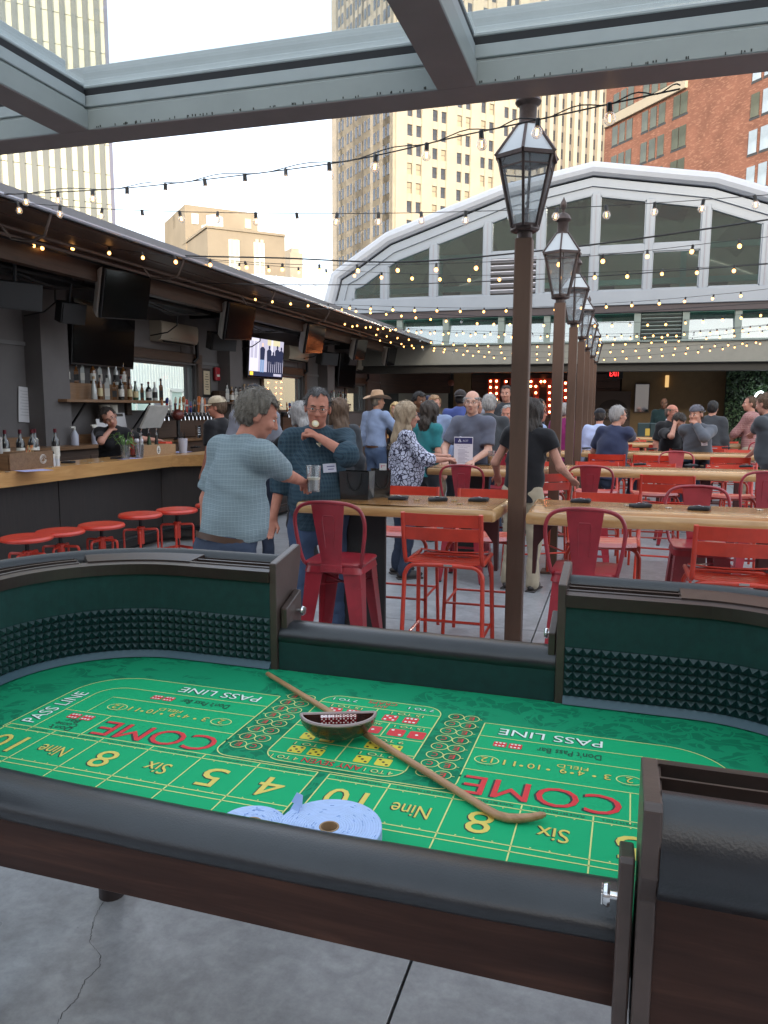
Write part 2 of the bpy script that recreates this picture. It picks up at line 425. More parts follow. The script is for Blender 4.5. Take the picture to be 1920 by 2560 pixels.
# roof: slab, fascia, gutter, soffit boards, header
B(MB().box((-6.17, 13.3, 3.47), (2.3, 18.5, .05)), 'roof', m_fasc)
B(MB().box((XE+.0, 13.3, 3.44), (.05, 18.5, .075)), 'fascia', m_fasc)
B(MB().tube([(XE+.035, 4.05, 3.385), (XE+.035, 22.55, 3.385)], .02, 8), 'gutter', m_gut, smooth=40)
for i in range(6):
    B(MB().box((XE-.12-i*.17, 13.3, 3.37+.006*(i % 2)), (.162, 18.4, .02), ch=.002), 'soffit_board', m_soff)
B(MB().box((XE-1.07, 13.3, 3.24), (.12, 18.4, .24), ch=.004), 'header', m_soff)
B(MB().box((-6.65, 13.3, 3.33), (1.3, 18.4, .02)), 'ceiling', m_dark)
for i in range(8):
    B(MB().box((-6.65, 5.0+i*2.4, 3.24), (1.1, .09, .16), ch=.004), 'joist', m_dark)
# conduits under the soffit and their drops
m_cond = mat('conduit', (.16, .12, .10), rough=.45, metal=.5)
B(MB().tube([(XE-.55, 4.2, 3.31), (XE-.55, 22, 3.31)], .018, 8), 'conduit', m_cond, smooth=40)
B(MB().tube([(XE-.72, 4.2, 3.29), (XE-.72, 22, 3.29)], .026, 8), 'conduit', m_cond, smooth=40)
for y in (5.0, 6.1, 8.35, 10.9, 13.2, 16.4):
    B(MB().tube([(XE+.02, y, 3.42), (XE-.03, y, 3.30), (XE-.10, y+.03, 3.2), (XE-.28, y+.06, 3.16), (XE-.5, y+.06, 3.2), (XE-.55, y, 3.3)], .014, 7), 'conduit', m_cond, smooth=40)
# windows
m_alufr = mat('dark_window_frame', (.06, .06, .06), rough=.4)
m_pane = glass('bar_pane', (.97, 1, .99), refl=.45)
for (y0, y1, z0, z1) in wins:
    mb = MB()
    for a, b, c, d in ((y0, y1, z0, z0+.04), (y0, y1, z1-.04, z1), (y0, y0+.04, z0, z1), (y1-.05, y1, z0, z1)):
        mb.box((XW-.08, (a+b)/2, (c+d)/2), (.05, b-a, d-c))
    mb.box((XW-.08, y1-.22, (z0+z1)/2), (.045, .05, z1-z0-.01))
    w = B(mb, 'window', m_alufr)
    B(MB().box((XW-.08, (y0+y1)/2, (z0+z1)/2), (.008, y1-y0-.05, z1-z0-.05)), 'pane', m_pane, w)
    B(MB().box((XW+.02, (y0+y1)/2, z1+.11), (.06, y1-y0+.3, .16), ch=.006), 'window_header', m_brown)
    for y in (y0-.07, y1+.07): B(MB().box((XW+.02, y, (z0+z1)/2), (.06, .12, z1-z0+.06), ch=.006), 'window_casing', m_brown)
# pale building beyond the windows
m_clap = mat('pale_cladding', (.86, .90, .86), rough=.6, var=.03)
pb = thing('cladding_building', 'pale clad building seen through the bar windows', 'building', (-15.0, 15, 0))
MB().box((-.1, 1, 2.2), (.2, 30, 4.4)).build('wall', m_clap, pb)
mb = MB()
for i in range(160): mb.box((.012, -11.5+i*.16, 2.2), (.02, .03, 4.38))
tag(mb.build('batten', m_clap, pb), kind='stuff')
m_wf = mat('white_window_frame', (.75, .78, .75), rough=.5)
m_curt = mat('window_blind', (.55, .72, .66), rough=.35, coat=.6)
for yc in (-.3, 1.6, 4.9, 6.8, 9.6, 11.6):
    w = MB()
    for dy, dz, sy, sz in ((0, .62, 1.7, .12), (0, -.62, 1.7, .12), (-.8, 0, .12, 1.2), (.8, 0, .12, 1.2), (0, 0, .06, 1.2)):
        w.box((.05, yc+dy, 1.95+dz-.35), (.1, sy, sz))
    wo_ = w.build('window', m_wf, pb); MB().box((.02, yc, 1.6), (.04, 1.5, 1.14)).build('pane', m_curt, wo_)
lt = thing('wall_lantern', 'grey lantern on a pipe outside the first bar window', 'lantern', (-9.4, 13.3, 1.1))
MB().tube([(0, 0, 0), (0, 0, 1.0)], .03, 8).build('pipe', mat('galv', (.35, .37, .38), rough=.4, metal=.6), lt, smooth=40)
MB().lathe([(.05, 0), (.09, .05), (.13, .28), (.15, .32), (.04, .42)], 6, (0, 0, 1.0)).build('lamp_head', MATS['galv'], lt)
yd = MB().quad((-14.98, -2, -.02), (-7.5, -2, -.02), (-7.5, 30, -.02), (-14.98, 30, -.02)).build('side_yard', mat('pale_paving', (.62, .62, .58), rough=.8, var=.1)); struct(yd)
# back bar counter
m_pine = wood('honey_pine', (.42, .215, .075), (.56, .315, .12), rough=.34, axis='Y', scale=2.2, stretch=9, coat=.35, c3=(.49, .265, .095), bump=.02)
m_walnutb = wood('dark_bar_front', (.022, .018, .017), (.035, .027, .024), rough=.55, axis='Z')
m_backbar = wood('back_bar_wood', (.16, .085, .04), (.24, .13, .065), rough=.4, axis='Y', coat=.2)
bb = thing('back_bar', 'wooden back bar counter along the grey wall', 'counter', (XW+.27, 12.6, 0))
MB().box((0, 0, 1.115), (.5, 15.6, .05), ch=.006).build('countertop', m_backbar, bb)
MB().box((-.03, 0, .545), (.42, 15.5, 1.09)).build('cabinet', m_brown, bb)
MB().box((-.235, 0, 1.2), (.03, 15.6, .12), ch=.004).build('backsplash', m_backbar, bb)
for i in range(12): MB().box((.185, -7.1+i*1.29, .55), (.012, 1.2, .9), ch=.004).build('cabinet_door', m_brown, bb)
# front counter: honey coloured bar with a jog
path = [(-5.157, 4.6), (-5.105, 8.13), (-4.72, 8.45), (-4.70, 11.1), (-5.12, 11.5), (-5.2, 19.6)]
ct = thing('bar_counter', 'long honey pine bar counter with dark panel front', 'bar counter', (-5.4, 12, 0))
def offs(p, d): return [(x-d, y) for x, y in p]
def ribbon(p, w, z0, z1, dx=0):
    mb = MB()
    poly = [(x+dx+5.4, y-12) for x, y in p]+[(x+dx-w+5.4, y-12) for x, y in p[::-1]]
    return mb.prism(poly, z0, z1)
for i in range(len(path)-1):
    ribbon(path[i:i+2], .5, 1.045, 1.07).build('bar_top', m_pine, ct)
    ribbon([(x, y) for x, y in path[i:i+2]], .05, .935, 1.0445, dx=-.002).build('bar_edge', m_pine, ct)
for i in range(len(path)-1):
    (x0, y0), (x1, y1) = path[i], path[i+1]; n = max(1, round(math.hypot(x1-x0, y1-y0)/1.85))
    for k in range(n):
        a = (x0+(x1-x0)*k/n, y0+(y1-y0)*k/n); b = (x0+(x1-x0)*(k+1)/n, y0+(y1-y0)*(k+1)/n)
        d = Vector((b[0]-a[0], b[1]-a[1], 0)).normalized()*.006
        ribbon([(a[0]+d.x, a[1]+d.y), (b[0]-d.x, b[1]-d.y)], .04, .06, .934, dx=-.16).build('front_panel', m_walnutb, ct)
    ribbon(path[i:i+2], .03, .02, .934, dx=-.205).build('front_backing', m_dark, ct)
m_blkmetal = mat('black_metal', (.02, .02, .022), rough=.4, metal=.5)
MB().tube([(x+.12+5.4-.2, y-12, .18) for x, y in path], .025, 8).build('foot_rail', m_blkmetal, ct, smooth=40)
# ================================================================== GABLE HALL (far end)
YG = 21.0
m_frame = mat('lavender_grey_frame', (.228, .262, .305), rough=.4, var=.04, vscale=2)
m_rib = mat('pale_rib', (.35, .375, .42), rough=.35, var=.05, vscale=2)
m_gblack = mat('rib_gap', (.02, .018, .02), rough=.7)
m_gglass = glass('gable_glass', (.74, .84, .83), refl=5.0)
hall = thing('gable_hall', 'glass gabled hall closing the courtyard, pale arched frame', 'building', (0, YG, 0))
def arcpt(lst): return [(x, z) for x, z in lst]
Lo = [(-8.1, 4.55), (-7.86, 5.36), (-7.41, 5.66), (-6.27, 6.37), (-3.2, 7.36), (-.86, 7.76)]
cxh = -.72
Ro = [(2.04, 7.27), (3.6, 6.70), (4.9, 6.15), (5.95, 5.6), (6.42, 5.3), (6.68, 4.55)]
OUT = Lo+Ro
def inset(poly, d):
    r = []
    for i, (x, z) in enumerate(poly):
        a = poly[max(i-1, 0)]; b = poly[min(i+1, len(poly)-1)]
        tx, tz = b[0]-a[0], b[1]-a[1]; l = math.hypot(tx, tz); r.append((x+tz/l*d, z-tx/l*d))
    return r
def band(poly, d0, d1, y0, y1):
    a, b = inset(poly, d0), inset(poly, d1); mb = MB()
    for i in range(len(poly)-1):
        q = [a[i], b[i], b[i+1], a[i+1]]
        mb.add([(x, y0, z) for x, z in q]+[(x, y1, z) for x, z in q], [(0, 3, 2, 1), (4, 5, 6, 7), (0, 1, 5, 4), (1, 2, 6, 5), (2, 3, 7, 6), (3, 0, 4, 7)])
    return mb
a = inset(OUT, .17)
MB().tube([(x, -.1, z) for x, z in a], .17, 10).build('roof_rib', m_rib, hall, smooth=30)
band(OUT, .30, .38, .02, .1).build('rib_gap', m_gblack, hall)
for i in range(len(OUT)-1):
    band(OUT[i:i+2] if 0 else OUT, .38, .93, -.05, .12) if 0 else None
ip = inset(OUT, .38); jp = inset(OUT, .58); kp = inset(OUT, .78)
for i in range(len(OUT)-1):
    for p, q, yy in ((ip, jp, -.10), (jp, kp, -.05)):
        qd = [p[i], q[i], q[i+1], p[i+1]]
        MB().add([(x, yy, z) for x, z in qd]+[(x, .12, z) for x, z in qd], [(0, 3, 2, 1), (4, 5, 6, 7), (0, 1, 5, 4), (1, 2, 6, 5), (2, 3, 7, 6), (3, 0, 4, 7)]).build('arch_frame', m_frame, hall)
# curved glass roof behind the rib
band(OUT, .1, .14, .3, 9).build('roof_glazing', glass('hall_roof_glass', (.34, .42, .40), refl=1.2), hall)
MB().box((cxh, 0, 4.42), (17.2, .26, .36), ch=.01).build('bottom_beam', m_frame, hall)
MB().box((cxh, .02, 4.15), (17.2, .2, .18)).build('shadow_strip', mat('beam_shade', (.05, .04, .045), rough=.6), hall)  # dark colour of this strip paints the shadow under the bottom beam
mull = [-6.33, -4.95, -3.5, -2.12, -.77, .53, 1.83, 3.2, 4.5]
def top_at(x, poly):
    for (x0, z0), (x1, z1) in zip(poly, poly[1:]):
        if x0 <= x <= x1: return z0+(z1-z0)*(x-x0)/(x1-x0)
    return poly[0][1]
for x in mull:
    MB().box((x, 0, (4.5+top_at(x, kp))/2), (.2, .16, top_at(x, kp)-4.5+.1), ch=.008).build('mullion', m_frame, hall)
    MB().box((x, -.085, (4.6+top_at(x, kp))/2), (.02, .012, top_at(x, kp)-4.6)).build('mullion_seam', mat('seam_grey', (.22, .22, .25), rough=.5), hall)
edges = [kp[0][0]+.02]+mull+[kp[-1][0]-.02]
TR = 5.62
m_louv = mat('louvre', (.46, .46, .50), rough=.4)
for i, (x0, x1) in enumerate(zip(edges, edges[1:])):
    a0, a1 = x0+.1, x1-.1
    if a1-a0 < .2: continue
    z0 = 4.62
    tops = [(a0, top_at(a0, kp))]+[p for p in kp if a0 < p[0] < a1]+[(a1, top_at(a1, kp))]
    two = -3.6 < (x0+x1)/2 < 1.8
    vent = (-3.6 < (x0+x1)/2 < -2.2)
    parts = [(z0, None)] if not two else [(z0, TR-.09), (TR+.09, None)]
    if two:
        MB().box(((a0+a1)/2, 0, TR), (a1-a0+.02, .15, .18), ch=.006).build('transom', m_frame, hall)
    for zi, (za, zb) in enumerate(parts):
        if vent and zi == 0:
            ve = MB().box(((a0+a1)/2, .02, (za+zb)/2), (a1-a0, .04, zb-za)).build('louvre_vent', m_gblack, hall)
            for k in range(6):
                MB().box(((a0+a1)/2, -.04, za+.08+k*.155), (a1-a0, .12, .025), mtx=Matrix.Rotation(RAD(-32), 3, 'X')).build('louvre_blade', m_louv, ve)
            continue
        poly = [(a0, za), (a1, za)]+([(a1, zb), (a0, zb)] if zb else tops[::-1])
        if min(p[1] for p in poly[2:])-za < .05: poly = [(x, max(z, za+.05)) for x, z in poly[:2]]+[(x, max(z, za+.06)) for x, z in poly[2:]]
        w = MB().prism(poly, .03, .045, fn=lambda x, y, z: (x, z, y)).build('window', m_gglass, hall)
        # thin sash round the pane
        mb = MB()
        for p, q in zip(poly, poly[1:]+poly[:1]):
            if math.hypot(p[0]-q[0], p[1]-q[1]) > .03: mb.bar((p[0], -.01, p[1]), (q[0], -.01, q[1]), .05, .07, hint=(0, 1, 0))
        mb.build('sash', m_frame, w)
# lower wall of windows, green grey trim
m_strip = glass('strip_glass', (.55, .72, .68), refl=7.0, haze=.12, hazecol=(.30, .42, .40))
m_gtrim = mat('green_grey_trim', (.17, .215, .20), rough=.5, var=.06)
m_gfasc = mat('taupe_fascia', (.20, .20, .175), rough=.6, var=.06)
MB().box((cxh, .1, 3.07), (17.2, .3, .52), ch=.01).build('fascia', m_gfasc, hall)
MB().box((cxh, .06, 3.345), (17.2, .34, .05), ch=.008).build('sill_rail', m_gtrim, hall)
MB().box((cxh, .35, 2.75), (17.2, .5, .28)).build('soffit_band', mat('dark_soffit', (.03, .028, .024), rough=.7), hall)
lm = [-7.3, -5.9, -4.6, -3.1, -1.9, -.85, .35, 1.5, 2.7, 4.1, 5.5, 6.9]
for k, x in enumerate(lm): MB().box((x, .06, 3.7), (.16, .14, .72)).build('lower_mullion', m_gtrim, hall)
for k, (x0, x1) in enumerate(zip(lm, lm[1:])):
    if k == 6:
        ve = MB().box(((x0+x1)/2, .1, 3.7), (x1-x0-.16, .04, .70)).build('louvre_vent', m_gblack, hall)
        for j in range(7): MB().box(((x0+x1)/2, .04, 3.42+j*.095), (x1-x0-.2, .09, .02), mtx=Matrix.Rotation(RAD(-32), 3, 'X')).build('louvre_blade', m_gtrim, ve)
        continue
    MB().box(((x0+x1)/2, .12, 3.7), (x1-x0-.16, .012, .74), mtx=Matrix.Rotation(RAD(-16), 3, 'X')).build('lower_window', m_strip, hall)
# second glazed wall and plant boxes behind the glass
m_teal = mat('teal_steel', (.20, .38, .33), rough=.5)
for x in np.arange(-8, 9, 2.4):
    MB().box((x, 3.6, 4.8), (.16, .16, 3.2)).build('inner_post', m_teal, hall)
for z in (4.45, 5.35, 6.3):
    MB().box((cxh, 3.6, z), (16, .14, .16)).build('inner_rail', m_teal, hall)
for x, y, z, s in ((2.2, 5.5, 4.05, (1.6, 1.0, 1.5)), (-1.6, 6, 3.9, (1.9, 1.2, 1.3)), (-5.2, 6.5, 4.1, (2.2, 1.2, 1.6))):
    MB().box((x, y, z), s, ch=.03).build('plant_box', mat('plant_grey', (.38, .44, .46), rough=.5, var=.08), hall)
MB().box((cxh, 5, 3.2), (17, 9, .05)).build('deck', mat('deck_grey', (.22, .22, .22), rough=.8), hall)
MB().box((cxh, 9.2, 5), (17.4, .2, 6.5)).build('rear_wall', mat('cream_rear_wall', (.34, .31, .25), rough=.8, var=.12, vscale=1.2), hall)
for x in np.arange(-6.5, 7, 1.9):
    MB().box((x, 9.08, 5.6), (.9, .06, 1.3)).build('rear_window', mat('rear_window', (.05, .07, .08), rough=.15), hall)
# the room under the fascia
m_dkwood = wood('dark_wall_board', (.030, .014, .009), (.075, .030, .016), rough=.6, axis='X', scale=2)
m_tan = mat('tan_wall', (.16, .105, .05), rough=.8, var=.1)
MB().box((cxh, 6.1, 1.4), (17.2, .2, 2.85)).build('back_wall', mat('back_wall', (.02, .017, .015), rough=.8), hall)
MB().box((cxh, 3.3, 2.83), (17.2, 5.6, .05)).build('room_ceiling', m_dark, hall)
for j in range(12): # reclaimed boards behind the marquee letters
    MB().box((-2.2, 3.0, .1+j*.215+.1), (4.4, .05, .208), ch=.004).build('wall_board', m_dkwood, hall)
MB().box((-4.7, 3.05, 1.4), (.55, .12, 2.8)).build('pier', m_tan, hall)
MB().box((-6.8, 3.05, 2.45), (3.4, .1, .7)).build('wall_panel', m_dkwood, hall)
d_ = MB().box((-5.95, 3.0, 1.05), (1.6, .06, 2.1)).build('double_door', mat('grey_door', (.23, .23, .20), rough=.5), hall)
MB().box((-5.95, 2.96, 1.05), (.015, .02, 2.08)).build('door_gap', m_gblack, d_)
MB().box((1.55, 3.05, 1.4), (3.0, .1, 2.8)).build('tan_wall', m_tan, hall)
MB().box((3.35, 2.9, 1.4), (.22, .3, 2.8)).build('pier', wood('pier_wood', (.06, .04, .022), (.10, .066, .035), axis='Z'), hall)
MB().box((4.75, 2.9, 1.4), (.3, .3, 2.8)).build('pier', MATS['pier_wood'], hall)
m_mirror = mat('mirror', (.7, .72, .72), rough=.04, metal=1.)
# ================================================================== CITY BUILDINGS
HD = RAD(45)
d1 = Vector((sin(HD), cos(HD), 0)); d2 = Vector((-cos(HD), sin(HD), 0))   # street grid: away to the right, away to the left
n1 = Vector((cos(HD), -sin(HD), 0)); n2 = Vector((-sin(HD), -cos(HD), 0))  # outward normals of faces along d1, d2
def dirpt(px, py, dist):
    r = ray(px, py); r = Vector((r.x, r.y, r.z)); h = math.hypot(r.x, r.y); return CAM+r*(dist/h)
def on_line(px, P0, d):
    """distance along d (from P0, horizontally) where the photo column px meets that face"""
    r = ray(px, 1016); a = np.array([[r.x, -d.x], [r.y, -d.y]]); b = np.array([P0.x-CAM.x, P0.y-CAM.y]); t = np.linalg.solve(a, b); return t[1]
def hz(px, py, P0, d, s):
    """height at distance s along the face"""
    p = P0+d*s; r = ray(px, py); k = math.hypot(p.x-CAM.x, p.y-CAM.y)/math.hypot(r.x, r.y); return CAM.z+r.z*k
def face_mtx(d, n):
    return Matrix((d, -n, Vector((0, 0, 1)))).transposed()    # local x along the face, y inwards, z up
m_lime = mat('warm_limestone', (.42, .365, .275), rough=.85, var=.10, vscale=.12, bump=.02, bscale=2)
m_limes = mat('limestone_spandrel', (.37, .32, .25), rough=.85, var=.14, vscale=.3)
m_winA = mat('tower_pane', (.045, .047, .055), rough=.12, spec=.6, var=.5, vscale=.3)
m_winB = mat('tower_blind', (.36, .30, .20), rough=.35, var=.2, vscale=.3)
def win_mesh(w, h, fr=.09, m_pane=None, m_fr=None, sill=True, deep=.12):
    mb = MB(); mb.cur = 0; mb.box((0, .02, 0), (w, .04, h))
    mb.cur = 1
    for c, s in (((0, -.01, h/2-fr/2), (w, .07, fr)), ((-w/2+fr/2, -.01, 0), (fr, .07, h)), ((w/2-fr/2, -.01, 0), (fr, .07, h)), ((0, -.01, 0), (w, .06, fr*.7))):
        mb.box(c, s)
    if sill: mb.box((0, -deep/2, -h/2-.12), (w+.25, deep, .22))
    return mb.mesh('window', [m_pane, m_fr])
m_dfr = mat('dark_sash', (.05, .05, .05), rough=.5)
# --- limestone tower
tc0 = dirpt(981, 600, 165); tc0.z = 0
tow = thing('limestone_tower', 'tall sunlit limestone tower with vertical piers behind the glass gable', 'tower', tc0)
LR = on_line(1322, tc0, d1); LL = on_line(832, tc0, d2)
FH = 3.75; TH = 108
mb = MB()
core = [Vector((0, 0, 0)), d1*LR, d1*LR+d2*LL, d2*LL]
mb.prism([(p.x, p.y) for p in core], 0, TH); mb.build('wall', m_limes, tow)
wmA = win_mesh(1.22, 2.15, .08, m_winA, m_dfr, sill=False); wmB = win_mesh(1.22, 2.15, .08, m_winB, m_dfr, sill=False)
wmC = win_mesh(1.0, 2.3, .08, m_winA, m_dfr, sill=False)
nwin = 0
def tower_face(d, n, L, bay, pw, first, z_lo, z_hi, wmeshes, wid, gap, pier_d=.55):
    global nwin
    mt = face_mtx(d, n); rot = mt.to_euler()
    nb = int((L-first)/bay)
    pm = MB().box((0, -pier_d/2, TH/2), (pw, pier_d, TH), ch=.06).mesh('pier', m_lime)
    th_ = MB().box((0, -pier_d*.35, TH/2), (gap, pier_d*.7, TH)).mesh('mullion_pier', m_lime)
    sp = MB().box((0, -.12, 0), (bay-pw, .24, FH-2.2), ch=.03).mesh('spandrel', m_lime)
    k = 0
    while first+k*bay-bay*.5 < L+bay*.2:
        s = first+(k-.5)*bay
        obj('pier', pm, tow, loc=d*max(min(s, L-pw/2), pw/2), rot=rot); k += 1
    for k in range(nb):
        s = first+k*bay
        obj('mullion_pier', th_, tow, loc=d*s, rot=rot)
        for f in range(int(z_lo/FH), int(z_hi/FH)):
            z = f*FH+1.6
            obj('spandrel', sp, tow, loc=d*s+Vector((0, 0, z+1.08+(FH-2.2)/2)), rot=rot)
            for q in (-1, 1):
                if nwin >= 298: continue
                obj('window', random.choice(wmeshes), tow, loc=d*(s+q*(gap/2+wid/2+.03))+Vector((0, 0, z))+n*.03, rot=rot); nwin += 1
zt_lo, zt_hi = 37, 92
tower_face(d1, n1, LR, 6.05, 2.55, 3.6+1.2, zt_lo, zt_hi-18, [wmA, wmA, wmB], 1.22, .85)
tower_face(d2, n2, LL, 4.35, 1.15, 2.9, zt_lo, zt_hi-24, [wmC], 1.0, .7, .45)
mb = MB()   # the rows above, seen only through the roof panes
for d, n, L, bay, first, wid, gap in ((d1, n1, LR, 6.05, 4.8, 1.22, .85), (d2, n2, LL, 4.35, 2.9, 1.0, .7)):
    for k in range(int((L-first)/bay)):
        for f in list(range(int((zt_hi-18)/FH), 27)):
            for q in (-1, 1):
                p = d*(first+k*bay+q*(gap/2+wid/2+.03))+Vector((0, 0, f*FH+1.6)); mt = face_mtx(d, n)
                mb.box(p+n*.05, (wid, .06, 2.15), mtx=mt)
tag(mb.build('upper_window', m_winA, tow), kind='stuff')
# wing of the tower set back to the right
w0 = tc0+d1*(LR+.3)-n1*6
wing = thing('limestone_wing', 'set back limestone wing of narrow dark window bays beside the brick block', 'building', (w0.x, w0.y, 0))
MB().prism([(p.x, p.y) for p in (Vector((0, 0, 0)), d1*32, d1*32+d2*20, d2*20)], 0, 112).build('wall', mat('wing_spandrel', (.20, .18, .16), rough=.8), wing)
pm = MB().box((0, -.4, 56), (1.1, .8, 112)).mesh('pier', m_lime)
for k in range(13): obj('pier', pm, wing, loc=d1*(.6+k*2.5), rot=face_mtx(d1, n1).to_euler())
for k in range(12):
    for f in range(9, 21): obj('window', wmC, wing, loc=d1*(1.85+k*2.5)+Vector((0, 0, f*FH+1.6))+n1*.05, rot=face_mtx(d1, n1).to_euler())
# --- brick block on the right
bc0 = dirpt(1700, 300, 96); bc0.z = 0
m_brick = mat('brick_red', (.215, .092, .058), rough=.9, var=.22, vscale=.55, bump=.25, bscale=7)
def brickify(m):
    nt = m.node_tree; N = nt.nodes; L = nt.links; b = N['Principled BSDF']
    src = b.inputs['Base Color'].links[0].from_socket
    tc = N.new('ShaderNodeTexCoord'); n = N.new('ShaderNodeTexNoise'); n.inputs['Scale'].default_value = 4.5; n.inputs['Detail'].default_value = 6
    mp = N.new('ShaderNodeMapping'); mp.inputs['Scale'].default_value = (.45, .45, 1.6); L.new(tc.outputs['Object'], mp.inputs[0]); L.new(mp.outputs[0], n.inputs['Vector'])
    r = N.new('ShaderNodeMapRange'); r.inputs[1].default_value = .52; r.inputs[2].default_value = .68; L.new(n.outputs['Fac'], r.inputs[0])
    mx = N.new('ShaderNodeMix'); mx.data_type = 'RGBA'; L.new(r.outputs[0], mx.inputs[0]); L.new(src, mx.inputs[6]); mx.inputs[7].default_value = (.34, .17, .11, 1)
    L.new(mx.outputs[2], b.inputs['Base Color'])
brickify(m_brick)
brk = thing('brick_block', 'orange red brick office block with grouped windows at upper right', 'building', (bc0.x, bc0.y, 0))
d2b = Vector((-sin(RAD(40)), cos(RAD(40)), 0)); n2b = Vector((-cos(RAD(40)), -sin(RAD(40)), 0))
s_far = on_line(1484, bc0, d2b); s_near = on_line(2150, bc0, d2b)
bh = 75
MB().prism([(p.x, p.y) for p in (d2b*s_near, d2b*s_near-n2b*25, d2b*s_far-n2b*25, d2b*s_far)][::-1], 0, bh).build('wall', m_brick, brk)
mtb = face_mtx(d2b, n2b); rotb = mtb.to_euler()
s_l0, s_l1 = on_line(1485, bc0, d2b), on_line(1676, bc0, d2b)
bx_ = MB(); L_ = s_l1-s_l0
FB = 3.45
zb = hz(1480, 320, bc0, d2b, on_line(1480, bc0, d2b))
bandm = MB().box((0, 0, 0), (abs(L_), .4, 1.1), ch=.04).build('stone_band', m_lime, brk); bandm.location = d2b*((s_l0+s_l1)/2)+n2b*.15+Vector((0, 0, zb+.2)); bandm.rotation_euler = rotb
m_bwin = mat('brick_block_pane', (.10, .11, .085), rough=.12, var=.4, vscale=.25); m_bwin2 = mat('brick_block_sky_pane', (.35, .42, .48), rough=.12, var=.3, vscale=.3)
def wgrp(pxs, meshes, wid):
    for px in pxs:
        s = on_line(px, bc0, d2b)
        for f in range(-5, 9):
            z = zb+.2-1.95-(0 if f < 1 else -.35)+f*FB+(.0 if f < 1 else 0)
            obj('window', random.choice(meshes), brk, loc=d2b*s+n2b*.03+Vector((0, 0, z)), rot=rotb)
bw1 = win_mesh(.98, 2.2, .1, m_bwin, m_dfr); bw2 = win_mesh(1.0, 2.2, .1, m_bwin2, m_dfr)
wgrp([1509, 1526, 1543, 1579, 1599, 1619, 1653, 1670], [bw1], 1.5)
wgrp([1839, 1867, 1897], [bw1, bw2, bw2], 1.5)
# --- glass curtain wall tower at upper left
gc0 = dirpt(274, 210, 118); gc0.z = 0
gt = thing('curtain_wall_tower', 'bright reflective curtain wall tower with grey vertical fins at upper left', 'tower', gc0)
m_gpan = mat('bright_cladding_glass', (.62, .60, .44), rough=.22, spec=.7, var=.10, vscale=.2)
m_fin = mat('grey_fin', (.150, .160, .145), rough=.4, var=.12, vscale=.15)
m_fin2 = mat('blue_grey_edge', (.13, .135, .19), rough=.4)
GL = -on_line(-60, gc0, d1)
MB().prism([(p.x, p.y) for p in (Vector((0, 0, 0)), d2*20, d2*20-d1*GL, -d1*GL)], 0, 92).build('wall', m_fin, gt)
rot1 = face_mtx(d1, n1).to_euler(); NB = 13; bayg = GL/NB; FG = 3.9
pan = MB().box((0, -.06, 0), (bayg-.62, .12, FG-.1)).mesh('cladding_panel', m_gpan)
fin = MB().box((0, -.25, 46), (.62, .5, 92)).mesh('fin', m_fin)
for k in range(NB):
    obj('fin', fin, gt, loc=-d1*((k+1)*bayg), rot=rot1)
    for f in range(3, 23): obj('cladding_panel', pan, gt, loc=-d1*((k+.5)*bayg)+Vector((0, 0, f*FG)), rot=rot1)
obj('corner_fin', MB().box((0, -.3, 46), (.45, .6, 92)).mesh('corner_fin', m_fin2), gt, loc=-d1*.25, rot=rot1)
# --- beige stone block in the middle distance
b0 = dirpt(467, 700, 92); b0.z = 0
m_bst = mat('pale_sandstone', (.27, .225, .165), rough=.85, var=.12, vscale=.3)
blk = thing('sandstone_block', 'plain beige stone block with stepped top above the bar roof', 'building', b0)
s1 = on_line(652, b0, d1); s2 = on_line(425, b0, d2); zt = hz(467, 511, b0, d1, 0)
MB().prism([(p.x, p.y) for p in (Vector((0, 0, 0)), d1*s1, d1*s1+d2*s2, d2*s2)], 0, zt).build('upper_block', m_bst, blk)
c0 = dirpt(521, 700, 84); c0.z = 0; o0 = c0-b0
t1, t2 = on_line(717, c0, d1), on_line(470, c0, d2); zt2 = hz(521, 570, c0, d1, 0)
MB().prism([((o0+p).x, (o0+p).y) for p in (Vector((0, 0, 0)), d1*t1, d1*t1+d2*t2, d2*t2)], 0, zt2).build('lower_block', m_bst, blk)
MB().prism([((o0+p).x, (o0+p).y) for p in (n1*.15+n2*.15, d1*t1+n1*.15, d1*t1+d2*t2, d2*t2+n2*.15)], zt2, zt2+.25).build('coping', m_bst, blk)
m_wst = mat('white_strip', (.70, .70, .62), rough=.5)
for pa, pb_ in ((580, 606), (641, 667)):
    a, b = on_line(pa, c0, d1), on_line(pb_, c0, d1)
    st = MB().box((0, -.05, zt2/2-.4), (b-a, .1, zt2-1), ch=.02).build('window_strip', m_wst, blk); st.location = o0+d1*((a+b)/2); st.rotation_euler = rot1
    for py in (618, 665, 712):
        for q in (.28, .74):
            z = hz((pa+pb_)/2, py, c0, d1, (a+b)/2)
            w_ = MB().box((0, -.12, 0), ((b-a)*.3, .08, 1.5)).build('window', mat('beige_pane', (.42, .42, .34), rough=.2), blk); w_.location = o0+d1*(a+(b-a)*q)+Vector((0, 0, z)); w_.rotation_euler = rot1
for px, py in ((500, 548), (628, 560)):
    s = on_line(px, b0, d1); w_ = MB().box((0, -.04, 0), (.75, .08, 1.1)).build('window', MATS['beige_pane'] if px > 600 else m_wst, blk); w_.location = d1*s+Vector((0, 0, hz(px, py, b0, d1, s))); w_.rotation_euler = rot1
s = on_line(449, b0, d2); w_ = MB().box((0, -.04, 0), (1.3, .08, 1.5)).build('window', mat('brown_blind', (.16, .12, .08), rough=.6), blk); w_.location = d2*s+Vector((0, 0, hz(449, 555, b0, d2, s))); w_.rotation_euler = face_mtx(d2, n2).to_euler()
